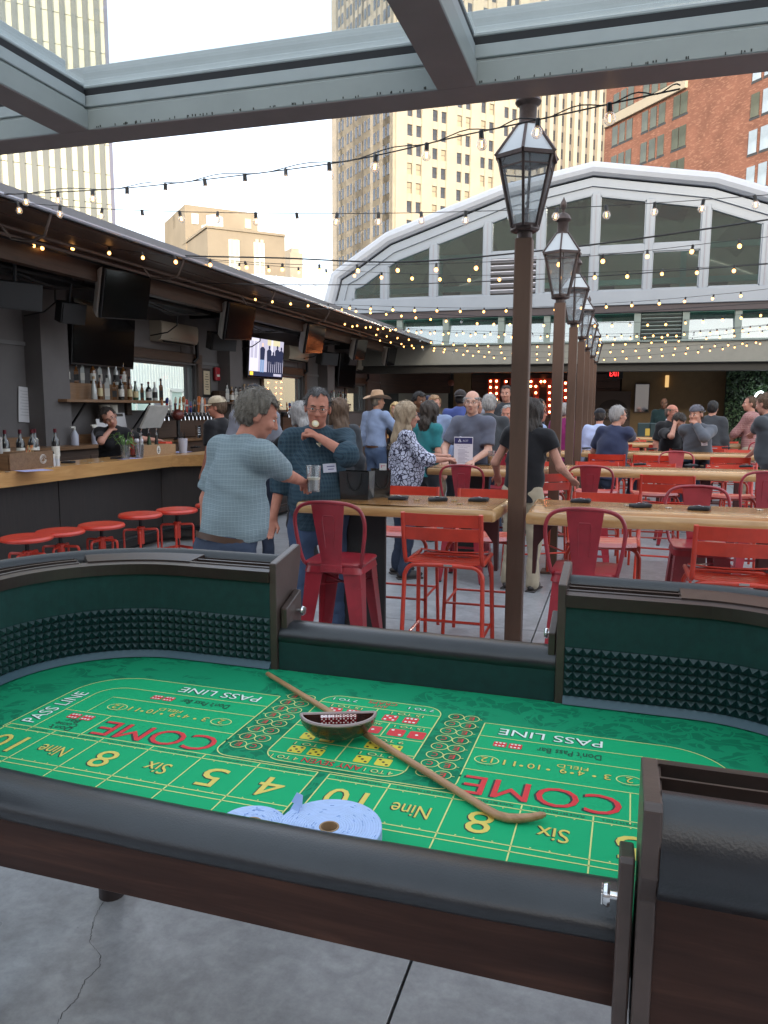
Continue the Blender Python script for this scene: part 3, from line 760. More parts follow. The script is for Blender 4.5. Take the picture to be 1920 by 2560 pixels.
for px, wd, h in ((558, 1.3, 1.4), (545, .7, .5), (572, .6, .4), (533, .5, .35)):
    s = on_line(px, c0, d1); MB().box((0, 0, h/2), (wd, wd, h), ch=.05).build('roof_unit', mat('white_unit', (.75, .75, .72), rough=.5), blk).location = o0+d1*s+d2*1.5+Vector((0, 0, zt2+.2))
# --- small far buildings right of it
e0 = dirpt(726, 700, 120); e0.z = 0
sm = thing('brown_stone_tower', 'small dark beige stepped building in the gap above the bar roof', 'building', e0)
e1 = on_line(760, e0, d1); ez = hz(726, 630, e0, d1, 0)
MB().prism([(p.x, p.y) for p in (Vector((0, 0, 0)), d1*e1, d1*e1+d2*8, d2*8)], 0, ez).build('wall', m_limes, sm)
MB().prism([(p.x, p.y) for p in (d1*e1, d1*(e1+3.2), d1*(e1+3.2)+d2*8, d1*e1+d2*8)], 0, ez-4.2).build('lower_wall', m_limes, sm)
MB().prism([(p.x, p.y) for p in (d1*.4+d2*.4, d1*(e1-.4)+d2*.4, d1*(e1-.4)+d2*7, d1*.4+d2*7)], ez, ez+.7).build('cap', m_limes, sm)
f0 = dirpt(700, 760, 60); f0.z = 0
gl = thing('glass_roofed_building', 'low building with pale sloped glass roof between bar and gable', 'building', f0)
f1 = on_line(900, f0, d1); fz = hz(740, 712, f0, d1, on_line(740, f0, d1)); fz0 = fz-1.4
MB().prism([(p.x, p.y) for p in (-d1*3, d1*f1, d1*f1+d2*8, -d1*3+d2*8)], 0, fz0).build('wall', m_bst, gl)
mb = MB(); A_, B_, C_, D_ = -d1*3, d1*f1, d1*f1+d2*4, -d1*3+d2*4
mb.add([A_+Vector((0, 0, fz0+.5)), B_+Vector((0, 0, fz0+.5)), C_+Vector((0, 0, fz+1.2)), D_+Vector((0, 0, fz+1.2)), A_+Vector((0, 0, fz0+.02)), B_+Vector((0, 0, fz0+.02)), C_+Vector((0, 0, fz0+.02)), D_+Vector((0, 0, fz0+.02))], [(0, 1, 2, 3), (0, 4, 5, 1), (1, 5, 6, 2), (2, 6, 7, 3), (3, 7, 4, 0)])
mb.build('glass_roof', mat('pale_glass_roof', (.55, .62, .68), rough=.15), gl)
for k in range(10): MB().bar(-d1*3+d1*(k*1.4)+Vector((0, 0, fz0+.52)), -d1*3+d1*(k*1.4)+d2*4+Vector((0, 0, fz+1.22)), .08, .08).build('glazing_rib', m_rib, gl)
for k in range(8): w_ = MB().box((0, -.05, 0), (.8, .08, .7)).build('window', m_winA, gl); w_.location = d1*(k*1.3-2)+Vector((0, 0, fz0-.7)); w_.rotation_euler = rot1
# --- unseen building added behind the viewer to shade the courtyard
MBK = MB().box((0, 0, 11.5), (130, 14, 23)); mk = MBK.mesh('brick_shading_block', mat('shading_block_brick', (.30, .24, .20), rough=.85, var=.1))
o = obj('shading_block', mk, None, loc=(8, -48, 0)); tag(o, 'long plain unseen masonry block added behind the viewer for shade', 'building')
# ================================================================== CRAPS TABLE
m_lamn = wood('dark_walnut_laminate', (.021, .0085, .0060), (.060, .026, .0170), rough=.42, axis='X', scale=2.0, stretch=14, c3=(.036, .015, .0102), bump=.03, spec=.22)
m_lamd = mat('dark_edge_laminate', (.028, .017, .014), rough=.34, var=.22, vscale=9, bump=.03, bscale=60)
m_panel = mat('lit_edge_laminate', (.060, .040, .034), rough=.34, var=.3, vscale=8, bump=.04, bscale=50)  # edge laminate made lighter; light falling on the panels is in its colour
m_pad = mat('black_vinyl', (.012, .0135, .017), rough=.32, spec=.62, bump=.10, bscale=260, rvar=.06, var=.2, vscale=14)
m_dfelt = mat('dark_green_felt', (.003, .034, .030), rough=.9, var=.18, vscale=30, sheen=.0, bump=.05, bscale=400)
m_rub = mat('green_rubber', (.005, .028, .028), rough=.42, spec=.5)
m_rubl = mat('rubber_strip', (.03, .075, .10), rough=.45)
m_chrome = mat('chrome', (.75, .75, .76), rough=.18, metal=1.)
TBL = Vector((-.61, 1.77, 0)); TROT = RAD(-1.0); ZF = .78
tb = thing('craps_table', 'green felt craps table with dark wood walls and black padded rails', 'craps table', TBL, TROT)
A_, B_, RC = 1.225, .505, .40
BN = .56      # the near wall stands a little further out
def wall_path(side):
    """from the far divider round the end to the near divider; (u,v,nu,nv, s)"""
    s = side; pts = []
    uf, un = .478, .70
    n = 12
    for i in range(n+1): pts.append((uf+(A_-RC-uf)*i/n, B_, 0, 1))
    for i in range(1, 19):
        t = pi/2-(pi/2)*i/18; pts.append((A_-RC+RC*cos(t), B_-RC+RC*sin(t), cos(t), sin(t)))
    for i in range(1, 5): pts.append((A_, (B_-RC)-(B_+BN-2*RC)*i/4, 1, 0))
    for i in range(1, 19):
        t = -(pi/2)*i/18; pts.append((A_-RC+RC*cos(t), -(BN-RC)+RC*sin(t), cos(t), sin(t)))
    m = 4
    for i in range(1, m+1): pts.append((A_-RC+(un-(A_-RC))*i/m, -BN, 0, -1))
    return [((s*u, v, 0), (s*nu, nv, 0), (0, 0, 1)) for u, v, nu, nv in pts]
def resample(p, step):
    out = []; acc = 0; L = [0]
    for a, b in zip(p, p[1:]): L.append(L[-1]+(Vector(b[0])-Vector(a[0])).length)
    n = max(1, round(L[-1]/step)); j = 0
    for i in range(n+1):
        d = L[-1]*i/n
        while j < len(L)-2 and L[j+1] < d: j += 1
        t = (d-L[j])/max(1e-9, L[j+1]-L[j])
        o = Vector(p[j][0]).lerp(Vector(p[j+1][0]), t); nv = Vector(p[j][1]).lerp(Vector(p[j+1][1]), t).normalized()
        out.append((o, nv, Vector((0, 0, 1)), d))
    return out
def sub(p, d0, d1): return [q[:3] for q in p if d0-1e-6 <= q[3] <= d1+1e-6]
for side in (-1, 1):
    P0 = wall_path(side); R = resample(P0, .0262)
    Lall = R[-1][3]
    RR = [q[:3] for q in R]
    # wall core, felt face, rubber bumper
    MB().sweep([(.0, ZF-.04), (.09, ZF-.04), (.09, 1.10), (.0, 1.10)], RR).build('wall_core', m_dfelt, tb)
    MB().sweep([(-.004, .955), (-.001, .955), (-.001, 1.078), (-.004, 1.078)], RR).build('felt_band', m_dfelt, tb)
    MB().sweep([(-.020, ZF+.004), (-.002, ZF+.026), (-.002, ZF+.004)], RR).build('base_strip', m_rubl, tb)
    mb = MB(); rows = 6; z0 = .805; rh = .0248
    for i in range(len(R)-1):
        a, na = R[i][0], R[i][1]; b, nb = R[i+1][0], R[i+1][1]; mid = (a+b)/2; nm = (na+nb).normalized()
        for r in range(rows):
            za, zc = z0+r*rh, z0+(r+1)*rh
            ap = mid-nm*.016+Vector((0, 0, (za+zc)/2))
            vs = [a-na*.0025+Vector((0, 0, za)), b-nb*.0025+Vector((0, 0, za)), b-nb*.0025+Vector((0, 0, zc)), a-na*.0025+Vector((0, 0, zc)), ap]
            mb.add(vs, [(0, 1, 4), (1, 2, 4), (2, 3, 4), (3, 0, 4)])
    mb.build('pyramid_bumper', m_rub, tb)
    # ledge and chip rail
    MB().sweep([(-.012, 1.076), (.02, 1.076), (.02, 1.118), (-.012, 1.112)], RR).build('ledge', m_lamd, tb)
    MB().sweep([(.021, 1.05), (.122, 1.05), (.122, 1.082), (.021, 1.078)], RR).build('chip_rail_base', m_lamn, tb)
    c0 = A_-RC-.478; ca = c0-.02; cb = c0+RC*pi/2*.82; e1 = c0+RC*pi/2; e2 = e1+(B_+BN-2*RC)
    segs = [(0, c0-.04), (c0+RC*pi/2*.52, e2+.15), (e2+RC*pi/2-.12, Lall)]
    caps = [(c0-.04, c0+RC*pi/2*.52), (e2+.15, e2+RC*pi/2-.12)]
    for a, b in segs:
        q = sub(R, a-.014, b+.014)
        if len(q) < 2: continue
        MB().sweep([(.018, 1.075), (.026, 1.075), (.026, 1.122), (.018, 1.120)], q).build('rail_lip', m_lamd, tb)
        MB().sweep([(.066, 1.075), (.073, 1.075), (.073, 1.122), (.066, 1.121)], q).build('rail_rib', m_lamd, tb)
        MB().sweep([(.112, 1.075), (.118, 1.075), (.118, 1.118), (.112, 1.118)], q).build('rail_lip', m_lamd, tb)
        L = b-a
        for t in ((0.0, .5, 1.0) if L > .35 else (0.0, 1.0)):
            k = min(range(len(q)), key=lambda i: abs(i-(len(q)-1)*t)); o, nv, uv = q[k]; o = Vector(o); nv = Vector(nv)
            tx = Vector((-nv.y, nv.x, 0)); mm = Matrix((tx, nv, Vector((0, 0, 1)))).transposed()
            MB().box(o+nv*.07+Vector((0, 0, 1.098)), (.006, .10, .040), mtx=mm).build('rail_divider', m_lamd, tb)
    for a, b in caps:
        q = sub(R, a, b)
        if len(q) > 1: MB().sweep([(.018, 1.09), (.122, 1.09), (.118, 1.128), (.018, 1.122)], q).build('corner_cap', m_lamd, tb)
    # padded armrest hanging over the outside, outer skirt
    pad = [(.118, 1.108), (.130, 1.131), (.147, 1.140), (.168, 1.134), (.188, 1.114), (.202, 1.085), (.205, 1.055), (.198, 1.025), (.18, 1.0), (.15, .99), (.118, .99)]
    MB().sweep(pad, RR).build('padded_armrest', m_pad, tb, smooth=50)
    MB().sweep([(.125, .70), (.150, .70), (.150, 1.005), (.125, 1.005)], RR).build('outer_skirt', m_lamn, tb)
    # dividers: big profile panel and small panel with its bolt
    for vy, uu in ((1, .478), (-1, .70)):
        d = 1 if vy > 0 else -1; BV = B_ if vy > 0 else BN
        prof = [(-.006, .70), (.15, .70), (.155, 1.0), (.195, 1.12), (.196, 1.168), (.18, 1.175), (-.006, 1.14)] if vy > 0 else [(-.008, .70), (.152, .70), (.157, .98), (.20, 1.04), (.202, 1.135), (.19, 1.142), (-.008, 1.115)]
        poly = [(BV+a, z) for a, z in prof]
        fn = (lambda x, y, z, d=d, s=side: (s*z, d*x, y))
        m_ = MB().prism(poly, uu-.024, uu+.0005, fn=fn); o = m_.build('rail_divider_panel', m_panel, tb)
        o.modifiers.new('b', 'BEVEL').width = .003; o.modifiers['b'].segments = 2
        prof = [(.018, .70), (.135, .70), (.14, 1.02), (.132, 1.026), (.018, .985)]
        m_ = MB().prism([(BV+a, z) for a, z in prof], uu-.05, uu-.0285, fn=fn); o = m_.build('low_rail_panel', m_panel, tb)
        o.modifiers.new('b', 'BEVEL').width = .003; o.modifiers['b'].segments = 2
        bo = MB(); ax = (-side, 0, 0)
        bo.lathe([(.006, 0), (.006, .010), (.015, .010), (.017, .014), (.015, .019), (0, .021)], 14, (side*(uu-.05), d*(BV+.118), .955), ax)
        for k in range(-3, 4): bo.box((side*(uu-.0712), d*(BV+.118)+k*.004, .955), (.0016, .0016, .027*sqrt(max(.05, 1-(k/3.6)**2))))
        bo.build('bolt', m_chrome, tb, smooth=40)
        wn_ = MB(); c = Vector((side*(uu+.008), d*(BV+.118), .93)); wn_.lathe([(.009, 0), (.008, .012), (0, .014)], 10, c, (side, 0, 0))
        for q in (-1, 1): wn_.bar(c+Vector((side*.006, 0, q*.006)), c+Vector((side*.016, 0, q*.032)), .003, .014, hint=(1, 0, 0))
        wn_.build('wing_nut', mat('brass_nut', (.35, .32, .25), rough=.35, metal=1.), tb)
    # legs
    for v in (.28, -.30):
        MB().tube([(side*.98, v, 0), (side*.98, v, .72)], .043, 18).build('leg', mat('leg_brown', (.020, .012, .012), rough=.5), tb, smooth=40)
for sg, hw in ((1, .452), (-1, .674)):
    y = B_*sg
    MB().box((0, y+sg*.045, .83 if sg > 0 else .805), (2*hw, .08, .10 if sg > 0 else .05)).build('low_rail_core', m_dfelt, tb)
    roll = [(.0+.062*cos(t)*1.05, (.044 if sg > 0 else .036)*sin(t)) for t in np.linspace(0, 2*pi, 25)[:-1]]
    n = 26; pth = [((-hw+2*hw*i/n, y+sg*.066, (.888 if sg > 0 else .863-.012*sin(pi*i/n))+.0005*sin(i*1.1)), (0, sg, 0), (0, 0, 1)) for i in range(n+1)]
    MB().sweep(roll, pth).build('padded_rail', m_pad, tb, smooth=60)
    MB().box((0, y+sg*.112, .795), (2*hw+.0, .022, .115), ch=.002).build('apron', m_lamn, tb)
mb = MB(); pts = []
for side in (1, -1):
    q = [p[0][:2] for p in wall_path(side)]
    pts += q if side > 0 else q[::-1]
pts = pts[::-1]
MB().prism(pts, .742, .76).build('table_base', m_lamd, tb)
# -- the printed felt
def feltmat(name, c, dark, damask):
    m, nt, b = nt_new(name); N = nt.nodes; L = nt.links
    tc = N.new('ShaderNodeTexCoord')
    n = N.new('ShaderNodeTexNoise'); n.inputs['Scale'].default_value = 900; n.inputs['Detail'].default_value = 2; L.new(tc.outputs['Object'], n.inputs['Vector'])
    col = N.new('ShaderNodeMix'); col.data_type = 'RGBA'; col.inputs[6].default_value = (*c, 1); col.inputs[7].default_value = (*dark, 1)
    if damask:
        # curling leaf-like print
        w = N.new('ShaderNodeTexNoise'); w.inputs['Scale'].default_value = 5.5; w.inputs['Detail'].default_value = 1.5; w.inputs['Distortion'].default_value = 1.2; L.new(tc.outputs['Object'], w.inputs['Vector'])
        wv = N.new('ShaderNodeTexWave'); wv.wave_type = 'RINGS'; wv.inputs['Scale'].default_value = 9; wv.inputs['Distortion'].default_value = 9; wv.inputs['Detail'].default_value = 2.2; wv.inputs['Detail Scale'].default_value = 1.6; L.new(tc.outputs['Object'], wv.inputs['Vector'])
        vo = N.new('ShaderNodeTexVoronoi'); vo.feature = 'DISTANCE_TO_EDGE'; vo.inputs['Scale'].default_value = 15; 
        ad = N.new('ShaderNodeMixRGB'); ad.blend_type = 'ADD'; ad.inputs[0].default_value = .35; L.new(tc.outputs['Object'], ad.inputs[1]); L.new(w.outputs['Color'], ad.inputs[2]); L.new(ad.outputs[0], vo.inputs['Vector'])
        r1 = N.new('ShaderNodeMapRange'); r1.inputs[1].default_value = .03; r1.inputs[2].default_value = .06; L.new(vo.outputs['Distance'], r1.inputs[0])
        r2 = N.new('ShaderNodeMapRange'); r2.inputs[1].default_value = .40; r2.inputs[2].default_value = .50; L.new(w.outputs['Fac'], r2.inputs[0])
        r3 = N.new('ShaderNodeMapRange'); r3.inputs[1].default_value = .35; r3.inputs[2].default_value = .6; L.new(wv.outputs['Fac'], r3.inputs[0])
        m1 = N.new('ShaderNodeMath'); m1.operation = 'MULTIPLY'; L.new(r1.outputs[0], m1.inputs[0]); L.new(r2.outputs[0], m1.inputs[1])
        m2 = N.new('ShaderNodeMath'); m2.operation = 'MULTIPLY'; L.new(r3.outputs[0], m2.inputs[0]); L.new(m1.outputs[0], m2.inputs[1])
        m3 = N.new('ShaderNodeMath'); m3.operation = 'MULTIPLY'; m3.inputs[1].default_value = .62; L.new(m2.outputs[0], m3.inputs[0])
        L.new(m3.outputs[0], col.inputs[0])
    else:
        r = N.new('ShaderNodeMapRange'); r.inputs[3].default_value = 0; r.inputs[4].default_value = .4; L.new(n.outputs['Fac'], r.inputs[0]); L.new(r.outputs[0], col.inputs[0])
    L.new(col.outputs[2], b.inputs['Base Color']); b.inputs['Roughness'].default_value = .75; b.inputs['Specular IOR Level'].default_value = .14
    bp = N.new('ShaderNodeBump'); bp.inputs['Strength'].default_value = .12; bp.inputs['Distance'].default_value = .002; L.new(n.outputs['Fac'], bp.inputs['Height']); L.new(bp.outputs[0], b.inputs['Normal'])
    return m
m_felt = feltmat('printed_felt', (.008, .245, .112), (.003, .115, .058), True)
m_feltb = feltmat('plain_felt', (.011, .375, .150), (.009, .29, .115), False)
fo = MB().prism(pts, .7605, ZF).build('felt', m_felt, tb)
UC = -.027
C_Y = mat('print_gold', (.66, .52, .10), rough=.6); C_L = mat('print_line', (.62, .66, .22), rough=.6); C_W = mat('print_white', (.72, .80, .72), rough=.6)
C_R = mat('print_red', (.62, .022, .030), rough=.6); C_K = mat('print_black', (.010, .035, .025), rough=.65); C_YD = mat('print_dice_yellow', (.66, .55, .045), rough=.6)
lay = {k: MB() for k in ('line', 'gold', 'white', 'red', 'black', 'dred', 'dyel', 'pipw', 'pipk')}
def Q(u, v, z): return (UC+u, v, ZF+z)
def polyfill(mb, poly, z): mb.add([Q(u, v, z) for u, v in poly], [tuple(range(len(poly)))])
def line(pl, w=.0032, z=.0012, mb=None, closed=False):
    mb = mb or lay['line']; n = len(pl); vs = []
    for i, (u, v) in enumerate(pl):
        a = pl[i-1] if (i > 0 or closed) else pl[i]; b = pl[(i+1) % n] if (i < n-1 or closed) else pl[i]
        tx, ty = b[0]-a[0], b[1]-a[1]; l = math.hypot(tx, ty) or 1; tx /= l; ty /= l
        vs += [Q(u-ty*w/2, v+tx*w/2, z), Q(u+ty*w/2, v-tx*w/2, z)]
    fs = [(2*i, 2*i+1, (2*i+3) % (2*n), (2*i+2) % (2*n)) for i in range(n if closed else n-1)]
    mb.add(vs, fs)
def txt(s, u, v, h=None, w=None, col='gold', rot=pi, shadow=True, shear=0., z=.0016, sh=(-.0028, -.0022)):
    """lettering faces the far side of the table"""
    def fn(dz, du, dv):
        c, s_ = cos(rot), sin(rot)
        return lambda x, y: Q(u+du+x*c-y*s_, v+dv+x*s_+y*c, dz)
    if shadow: put_text(lay['black'], s, 1., fn(z-.0003, *sh), fit=(w, h), shear=shear)
    if h and h >= .04 or col == 'red' and len(s) > 3:
        mb = MB(); put_text(mb, s, 1., fn(z, 0, 0), fit=(w, h), shear=shear); words.append((mb, col))
    else: put_text(lay[col], s, 1., fn(z, 0, 0), fit=(w, h), shear=shear)
def disc(mb, u, v, r, z, n=12): polyfill(mb, [(u+r*cos(2*pi*i/n), v+r*sin(2*pi*i/n)) for i in range(n)], z)
def rrect(u0, u1, v0, v1, r, n=5):
    return arc((u1-r, v1-r), r, 0, pi/2, n)+arc((u0+r, v1-r), r, pi/2, pi, n)+arc((u0+r, v0+r), r, pi, 1.5*pi, n)+arc((u1-r, v0+r), r, 1.5*pi, 2*pi, n)
PIPS = {1: [(0, 0)], 2: [(-1, 1), (1, -1)], 3: [(-1, 1), (0, 0), (1, -1)], 4: [(-1, -1), (1, 1), (-1, 1), (1, -1)], 5: [(-1, -1), (1, 1), (-1, 1), (1, -1), (0, 0)], 6: [(-1, -1), (1, 1), (-1, 1), (1, -1), (0, 1), (0, -1)]}
def die(u, v, n, s=.042, yel=False, sv=None):
    sv = sv or s
    mb = MB(); polyfill(mb, rrect(u-s/2, u+s/2, v-sv/2, v+sv/2, s*.14, 3), .0013); mb.cur = 1
    for a, b in PIPS[n]: disc(mb, u+a*s*.28, v+b*sv*.28, s*.10, .0018)
    dice_p.append((mb, yel))
bright = MB(); words = []; dice_p = []
for s in (-1, 1):
    X = lambda u: s*u
    outer = [(X(.313), .283)]+[(X(u), v) for u, v in arc((.938-.16, .283-.16), .16, pi/2, 0, 12)]+[(X(.938), -.156)]
    inner = [(X(.313), .197)]+[(X(u), v) for u, v in arc((.857-.08, .197-.08), .08, pi/2, 0, 10)]+[(X(.857), -.156)]
    polyfill(bright, outer+[(X(.313), -.156)], .0005)
    polyfill(bright, [(X(.015), -.134), (X(.938), -.134), (X(.938), -.49), (X(.015), -.49)], .00055)
    line(outer); line(inner); line([(X(.313), .283), (X(.313), -.05)])
    line([(X(.313), .119), (X(.788), .119), (X(.788), .0)]); line([(X(.313), -.005), (X(.857), -.005)])
    line([(X(.70), -.005), (X(.70), -.15)])
    c_ = [(X(.313), -.04)]+[(X(u), v) for u, v in arc((.313-.045, -.08), .045, 0, -pi/2, 6)]+[(X(.0), -.126)]
    line(c_)
    line([(X(.015), -.135), (X(.938), -.135)]); line([(X(.015), -.158), (X(.938), -.158)]); line([(X(.015), -.306), (X(.938), -.306)]); line([(X(.015), -.327), (X(.938), -.327)])
    for k in range(7): line([(X(.015+k*.1525), -.135), (X(.015+k*.1525), -.49)])
    for k in range(6):
        for z_ in (-.163, -.301):
            for q in (.25, .5, .75): disc(lay['line'], X(.015+(k+q)*.1525), z_, .003, .0012, 3)
    names = ['4', '5', 'Six', '8', 'Nine', '10'] if s < 0 else ['10', 'Nine', '8', 'Six', '5', '4']
    for k, t in enumerate(names):
        u = X(.015+(k+.5)*.1525)
        big = t in '4 5 8 10'.split()
        h = .088 if big else (.052 if t == 'Six' else .05); w = {'4': .062, '5': .058, '8': .056, '10': .094, 'Six': .066, 'Nine': .088}[t]
        txt(t, u, -.238, h, w, 'gold')
        pays = {'4': '9 TO 5', '10': '9 TO 5', '5': '7 TO 5', 'Nine': '7 TO 5', 'Six': '7 TO 6', '8': '7 TO 6'}[t]
        txt('PLACE BET PAYS '+pays, u, -.1465, .0085, .115, 'black', shadow=False)
    txt('COME', X(.505), -.080, .088, .355, 'red', sh=(-.005, -.003))
    txt('PASS LINE', X(.495), .238, .04, .27, 'white')
    txt('Don\'t Pass Bar', X(.50) if s < 0 else X(.55), .157, .030, .16, 'black', shadow=False)
    for q in (0, 1): die(X(.66)+q*.04 if s < 0 else X(.375)+q*.04, .157, 6, .034, sv=.03)
    txt('FIELD', X(.565), .082, .017, .075, 'gold', shadow=False)
    order = ['2', '3', '4', '9', '10', '11', '12'] if s < 0 else ['12', '11', '10', '9', '4', '3', '2']
    us = [.387, .437, .498, .54, .611, .67, .727] if s < 0 else [.358, .415, .474, .545, .587, .648, .698]
    for t, u in zip(order, us):
        txt(t, X(u), .057, .027, .016 if len(t) == 1 else .03, 'gold', sh=(-.0015, -.001))
    for u in ((us[0]+.0, us[-1])):
        line([(X(u)+.03*cos(t), .057+.022*sin(t)) for t in np.linspace(0, 2*pi, 22)[:-1]], .0028, closed=True)
    for a, b in zip(us[1:-1], us[2:-1]): disc(lay['gold'], X((a+b)/2), .052, .005, .0014, 8)
    txt('Pays Double', X(us[0]), .029, .006, .04, 'black', shadow=False); txt('Pays Triple', X(us[-1]), .029, .006, .04, 'black', shadow=False)
    txt('Don\'t', X(.782), -.118, .024, .07, 'black', shadow=False); txt('Come', X(.782), -.094, .022, .07, 'black', shadow=False); txt('Bar', X(.782), -.068, .022, .045, 'black', shadow=False)
    for q in (0, 1): die(X(.80)+q*.044, -.038, 6, .036, sv=.032)
    txt('PASS LINE', X(.897), .005, .042, .235, 'white', rot=pi+s*pi/2)
    for k in range(8):
        v = .298-k*.0505
        for u, L_ in ((.228, 'C'), (.272, 'E')):
            line([(X(u)+.0215*cos(t), v+.0205*sin(t)) for t in np.linspace(0, 2*pi, 19)[:-1]], .0026, closed=True)
            txt(L_, X(u), v, .021, .015, 'red', shadow=False)
        line([(X(.294), v), (X(.302), v)], .0022)
bx = rrect(-.183, .183, -.108, .345, .055, 8)
polyfill(bright, bx, .0006); line(bx, closed=True)
for v in (.285, .199, .106, .018, -.066): line([(-.183, v), (.183, v)])
line([(0, .106), (0, -.066)]); line([(-.062, .199), (-.062, .106)]); line([(.062, .199), (.062, .106)]); line([(0, .285), (0, .199)])
txt('7 TO 1', -.115, .318, .016, .075, 'white'); txt('7 TO 1', .12, .318, .016, .075, 'white')
txt('ANY', 0, .302, .018, .042, 'red', shadow=False); txt('CRAPS', 0, .327, .020, .088, 'red', shadow=False)
for u in (-.092, .092): txt('15 TO 1', u, .268, .015, .095, 'line')
die(-.118, .233, 5); die(-.062, .233, 6); die(.052, .231, 5); die(.112, .231, 6)
for u, t in ((-.122, '30 TO 1'), (0, '30 TO 1'), (.122, '15 TO 1')): txt(t, u, .182, .013, .085, 'line')
for u, n in ((-.15, 6), (-.095, 6), (-.026, 1), (.030, 1), (.097, 2), (.154, 1)): die(u, .142, n, .046)
for v, t1, t2 in ((.084, '7 TO 1', '9 TO 1'), (-.003, '7 TO 1', '9 TO 1')):
    txt(t1, -.09, v, .015, .09, 'line'); txt(t2, .09, v, .015, .09, 'line')
for u, v, n in ((-.118, .046, 3), (-.062, .046, 3), (.063, .046, 4), (.120, .046, 4), (-.116, -.037, 5), (-.062, -.037, 5), (.063, -.037, 3), (.118, -.037, 3)): die(u, v, n, .040, True)
txt('4 TO 1', -.125, -.088, .017, .072, 'line'); txt('4 TO 1', .122, -.088, .017, .072, 'line'); txt('ANY SEVEN', 0, -.086, .024, .155, 'red', shadow=True, sh=(-.0015, -.001))
bright.build('layout_field', m_feltb, fo)
for k, m, nm in (('line', C_L, 'printed_line'), ('gold', C_Y, 'gold_lettering'), ('white', C_W, 'white_lettering'), ('red', C_R, 'red_lettering'), ('black', C_K, 'black_lettering')):
    if lay[k].v: tag(lay[k].build(nm, m, fo), kind='stuff')
CM = {'gold': C_Y, 'white': C_W, 'red': C_R, 'line': C_L, 'black': C_K}
for mb, c in words: mb.build('printed_word', CM[c], fo)
for mb, y in dice_p: mb.build('printed_die', [C_YD, C_K] if y else [C_R, C_W], fo)
# ---------------------------------------------------------------- stick, dice bowl, dice, ticket rolls
TM = Matrix.Translation(TBL) @ Matrix.Rotation(TROT, 4, 'Z')
def tw(u, v, z=0): return TM @ Vector((u, v, ZF+z))
m_stick = wood('stick_wood', (.33, .165, .075), (.47, .26, .13), rough=.4, axis='X', scale=6, stretch=10, coat=.2)
a = tw(-.451, .419, .014); b = tw(.385, -.205, .012)
st = thing('craps_stick', 'long curved wooden dealer stick lying across the felt under the dice bowl', 'stick', a, atan2(b.y-a.y, b.x-a.x))
L = (b-a).length
pl = [(0, 0, .0), (.004, 0, .0005), (.3, 0, .001), (.7, 0, -.0005), (L, 0, -.002), (L+.022, .003, -.003), (L+.042, .013, -.003), (L+.058, .030, -.002), (L+.072, .052, .0), (L+.082, .072, .003), (L+.086, .080, .004)]
MB().tube(pl, [.006, .0076, .0083, .0088, .0090, .0094, .0098, .0096, .0088, .0075, .004], 12).build('shaft', m_stick, st, smooth=50)
m_bowl = wood('bowl_wood', (.030, .010, .007), (.065, .022, .014), rough=.25, axis='X', scale=4, coat=.5)
m_rim = mat('bowl_rim', (.30, .22, .21), rough=.3)
p1, p2 = tw(-.155, .030, 0), tw(.020, .105, 0)
bw = thing('dice_bowl', 'half moon dark wooden dice bowl holding five red dice', 'bowl', tw(-.066, .062, .012), atan2(p2.y-p1.y, p2.x-p1.x)+TROT)
R_ = .102; NB_ = 22
def bowl_ring(r, z, back): return [(r*cos(t), -r*sin(t)*.86+back, z) for t in np.linspace(0, pi, NB_+1)]
rings = [bowl_ring(.05, .0, .0), bowl_ring(.078, .012, .0), bowl_ring(.097, .036, 0), bowl_ring(R_, .058, 0), bowl_ring(R_-.009, .058, -.008), bowl_ring(.088, .036, -.008), bowl_ring(.07, .014, -.008), bowl_ring(.045, .008, -.008)]
mb = MB(); n = NB_+1; vs = [p for r in rings for p in r]; fs = []
for i in range(len(rings)-1):
    for j in range(n-1): fs.append((i*n+j, i*n+j+1, (i+1)*n+j+1, (i+1)*n+j))
fs.append(tuple(range(n))[::-1]); fs.append(tuple((len(rings)-1)*n+j for j in range(n)))
for k in (0, n-1): fs.append(tuple(i*n+k for i in range(len(rings))))
fs2 = [tuple(i*n for i in (0, 1, 2, 3))+tuple((3-i)*n+n-1 for i in range(4)), tuple(i*n for i in (4, 5, 6, 7))[::-1]+tuple(i*n+n-1 for i in (4, 5, 6, 7))]
mb.add(vs, fs[:-2]+fs2+[(3*n, 4*n, 4*n+n-1, 3*n+n-1)])
mb.build('bowl', m_bowl, bw, smooth=35)
rm = MB(); top = rings[3]+[]; rm.tube([(x, y, .0585) for x, y, z in bowl_ring(R_-.0045, 0, -.004)], .0046, 6).tube([(-R_+.006, -.003, .0585), (R_-.006, -.003, .0585)], .0042, 6); rm.build('rim', m_rim, bw, smooth=50)
m_die = mat('clear_red_die', (.18, .006, .010), rough=.06, spec=.8, coat=1.); m_pip = mat('die_pip', (.75, .66, .62), rough=.4)
dm = MB(); dm.box((0, 0, 0), (.0187, .0187, .0187), ch=.0008); dme = dm.mesh('die', m_die)
pm_ = MB()
for a, b in PIPS[5]: pm_.lathe([(.0021, 0), (.0021, .0004), (0, .0005)], 10, (a*.0052, -.0092, b*.0052), (0, -1, 0)); pm_.lathe([(.0021, 0), (.0021, .0004), (0, .0005)], 10, (a*.0052, b*.0052, .0092), (0, 0, 1))
pme = pm_.mesh('pip', m_pip, 40)
BM = Matrix.Translation(bw.location) @ Matrix.Rotation(bw.rotation_euler.z, 4, 'Z')
ords = ['leftmost', 'second from left', 'middle', 'second from right', 'rightmost']
for k in range(5):
    o = thing('die', 'clear red die with white pips, %s of the five in the bowl' % ords[k], 'die', BM @ Vector((-.038+k*.019, -.022, .0495)), bw.rotation_euler.z, 'dice in the bowl')
    obj('cube_body', dme, o); obj('pips', pme, o)
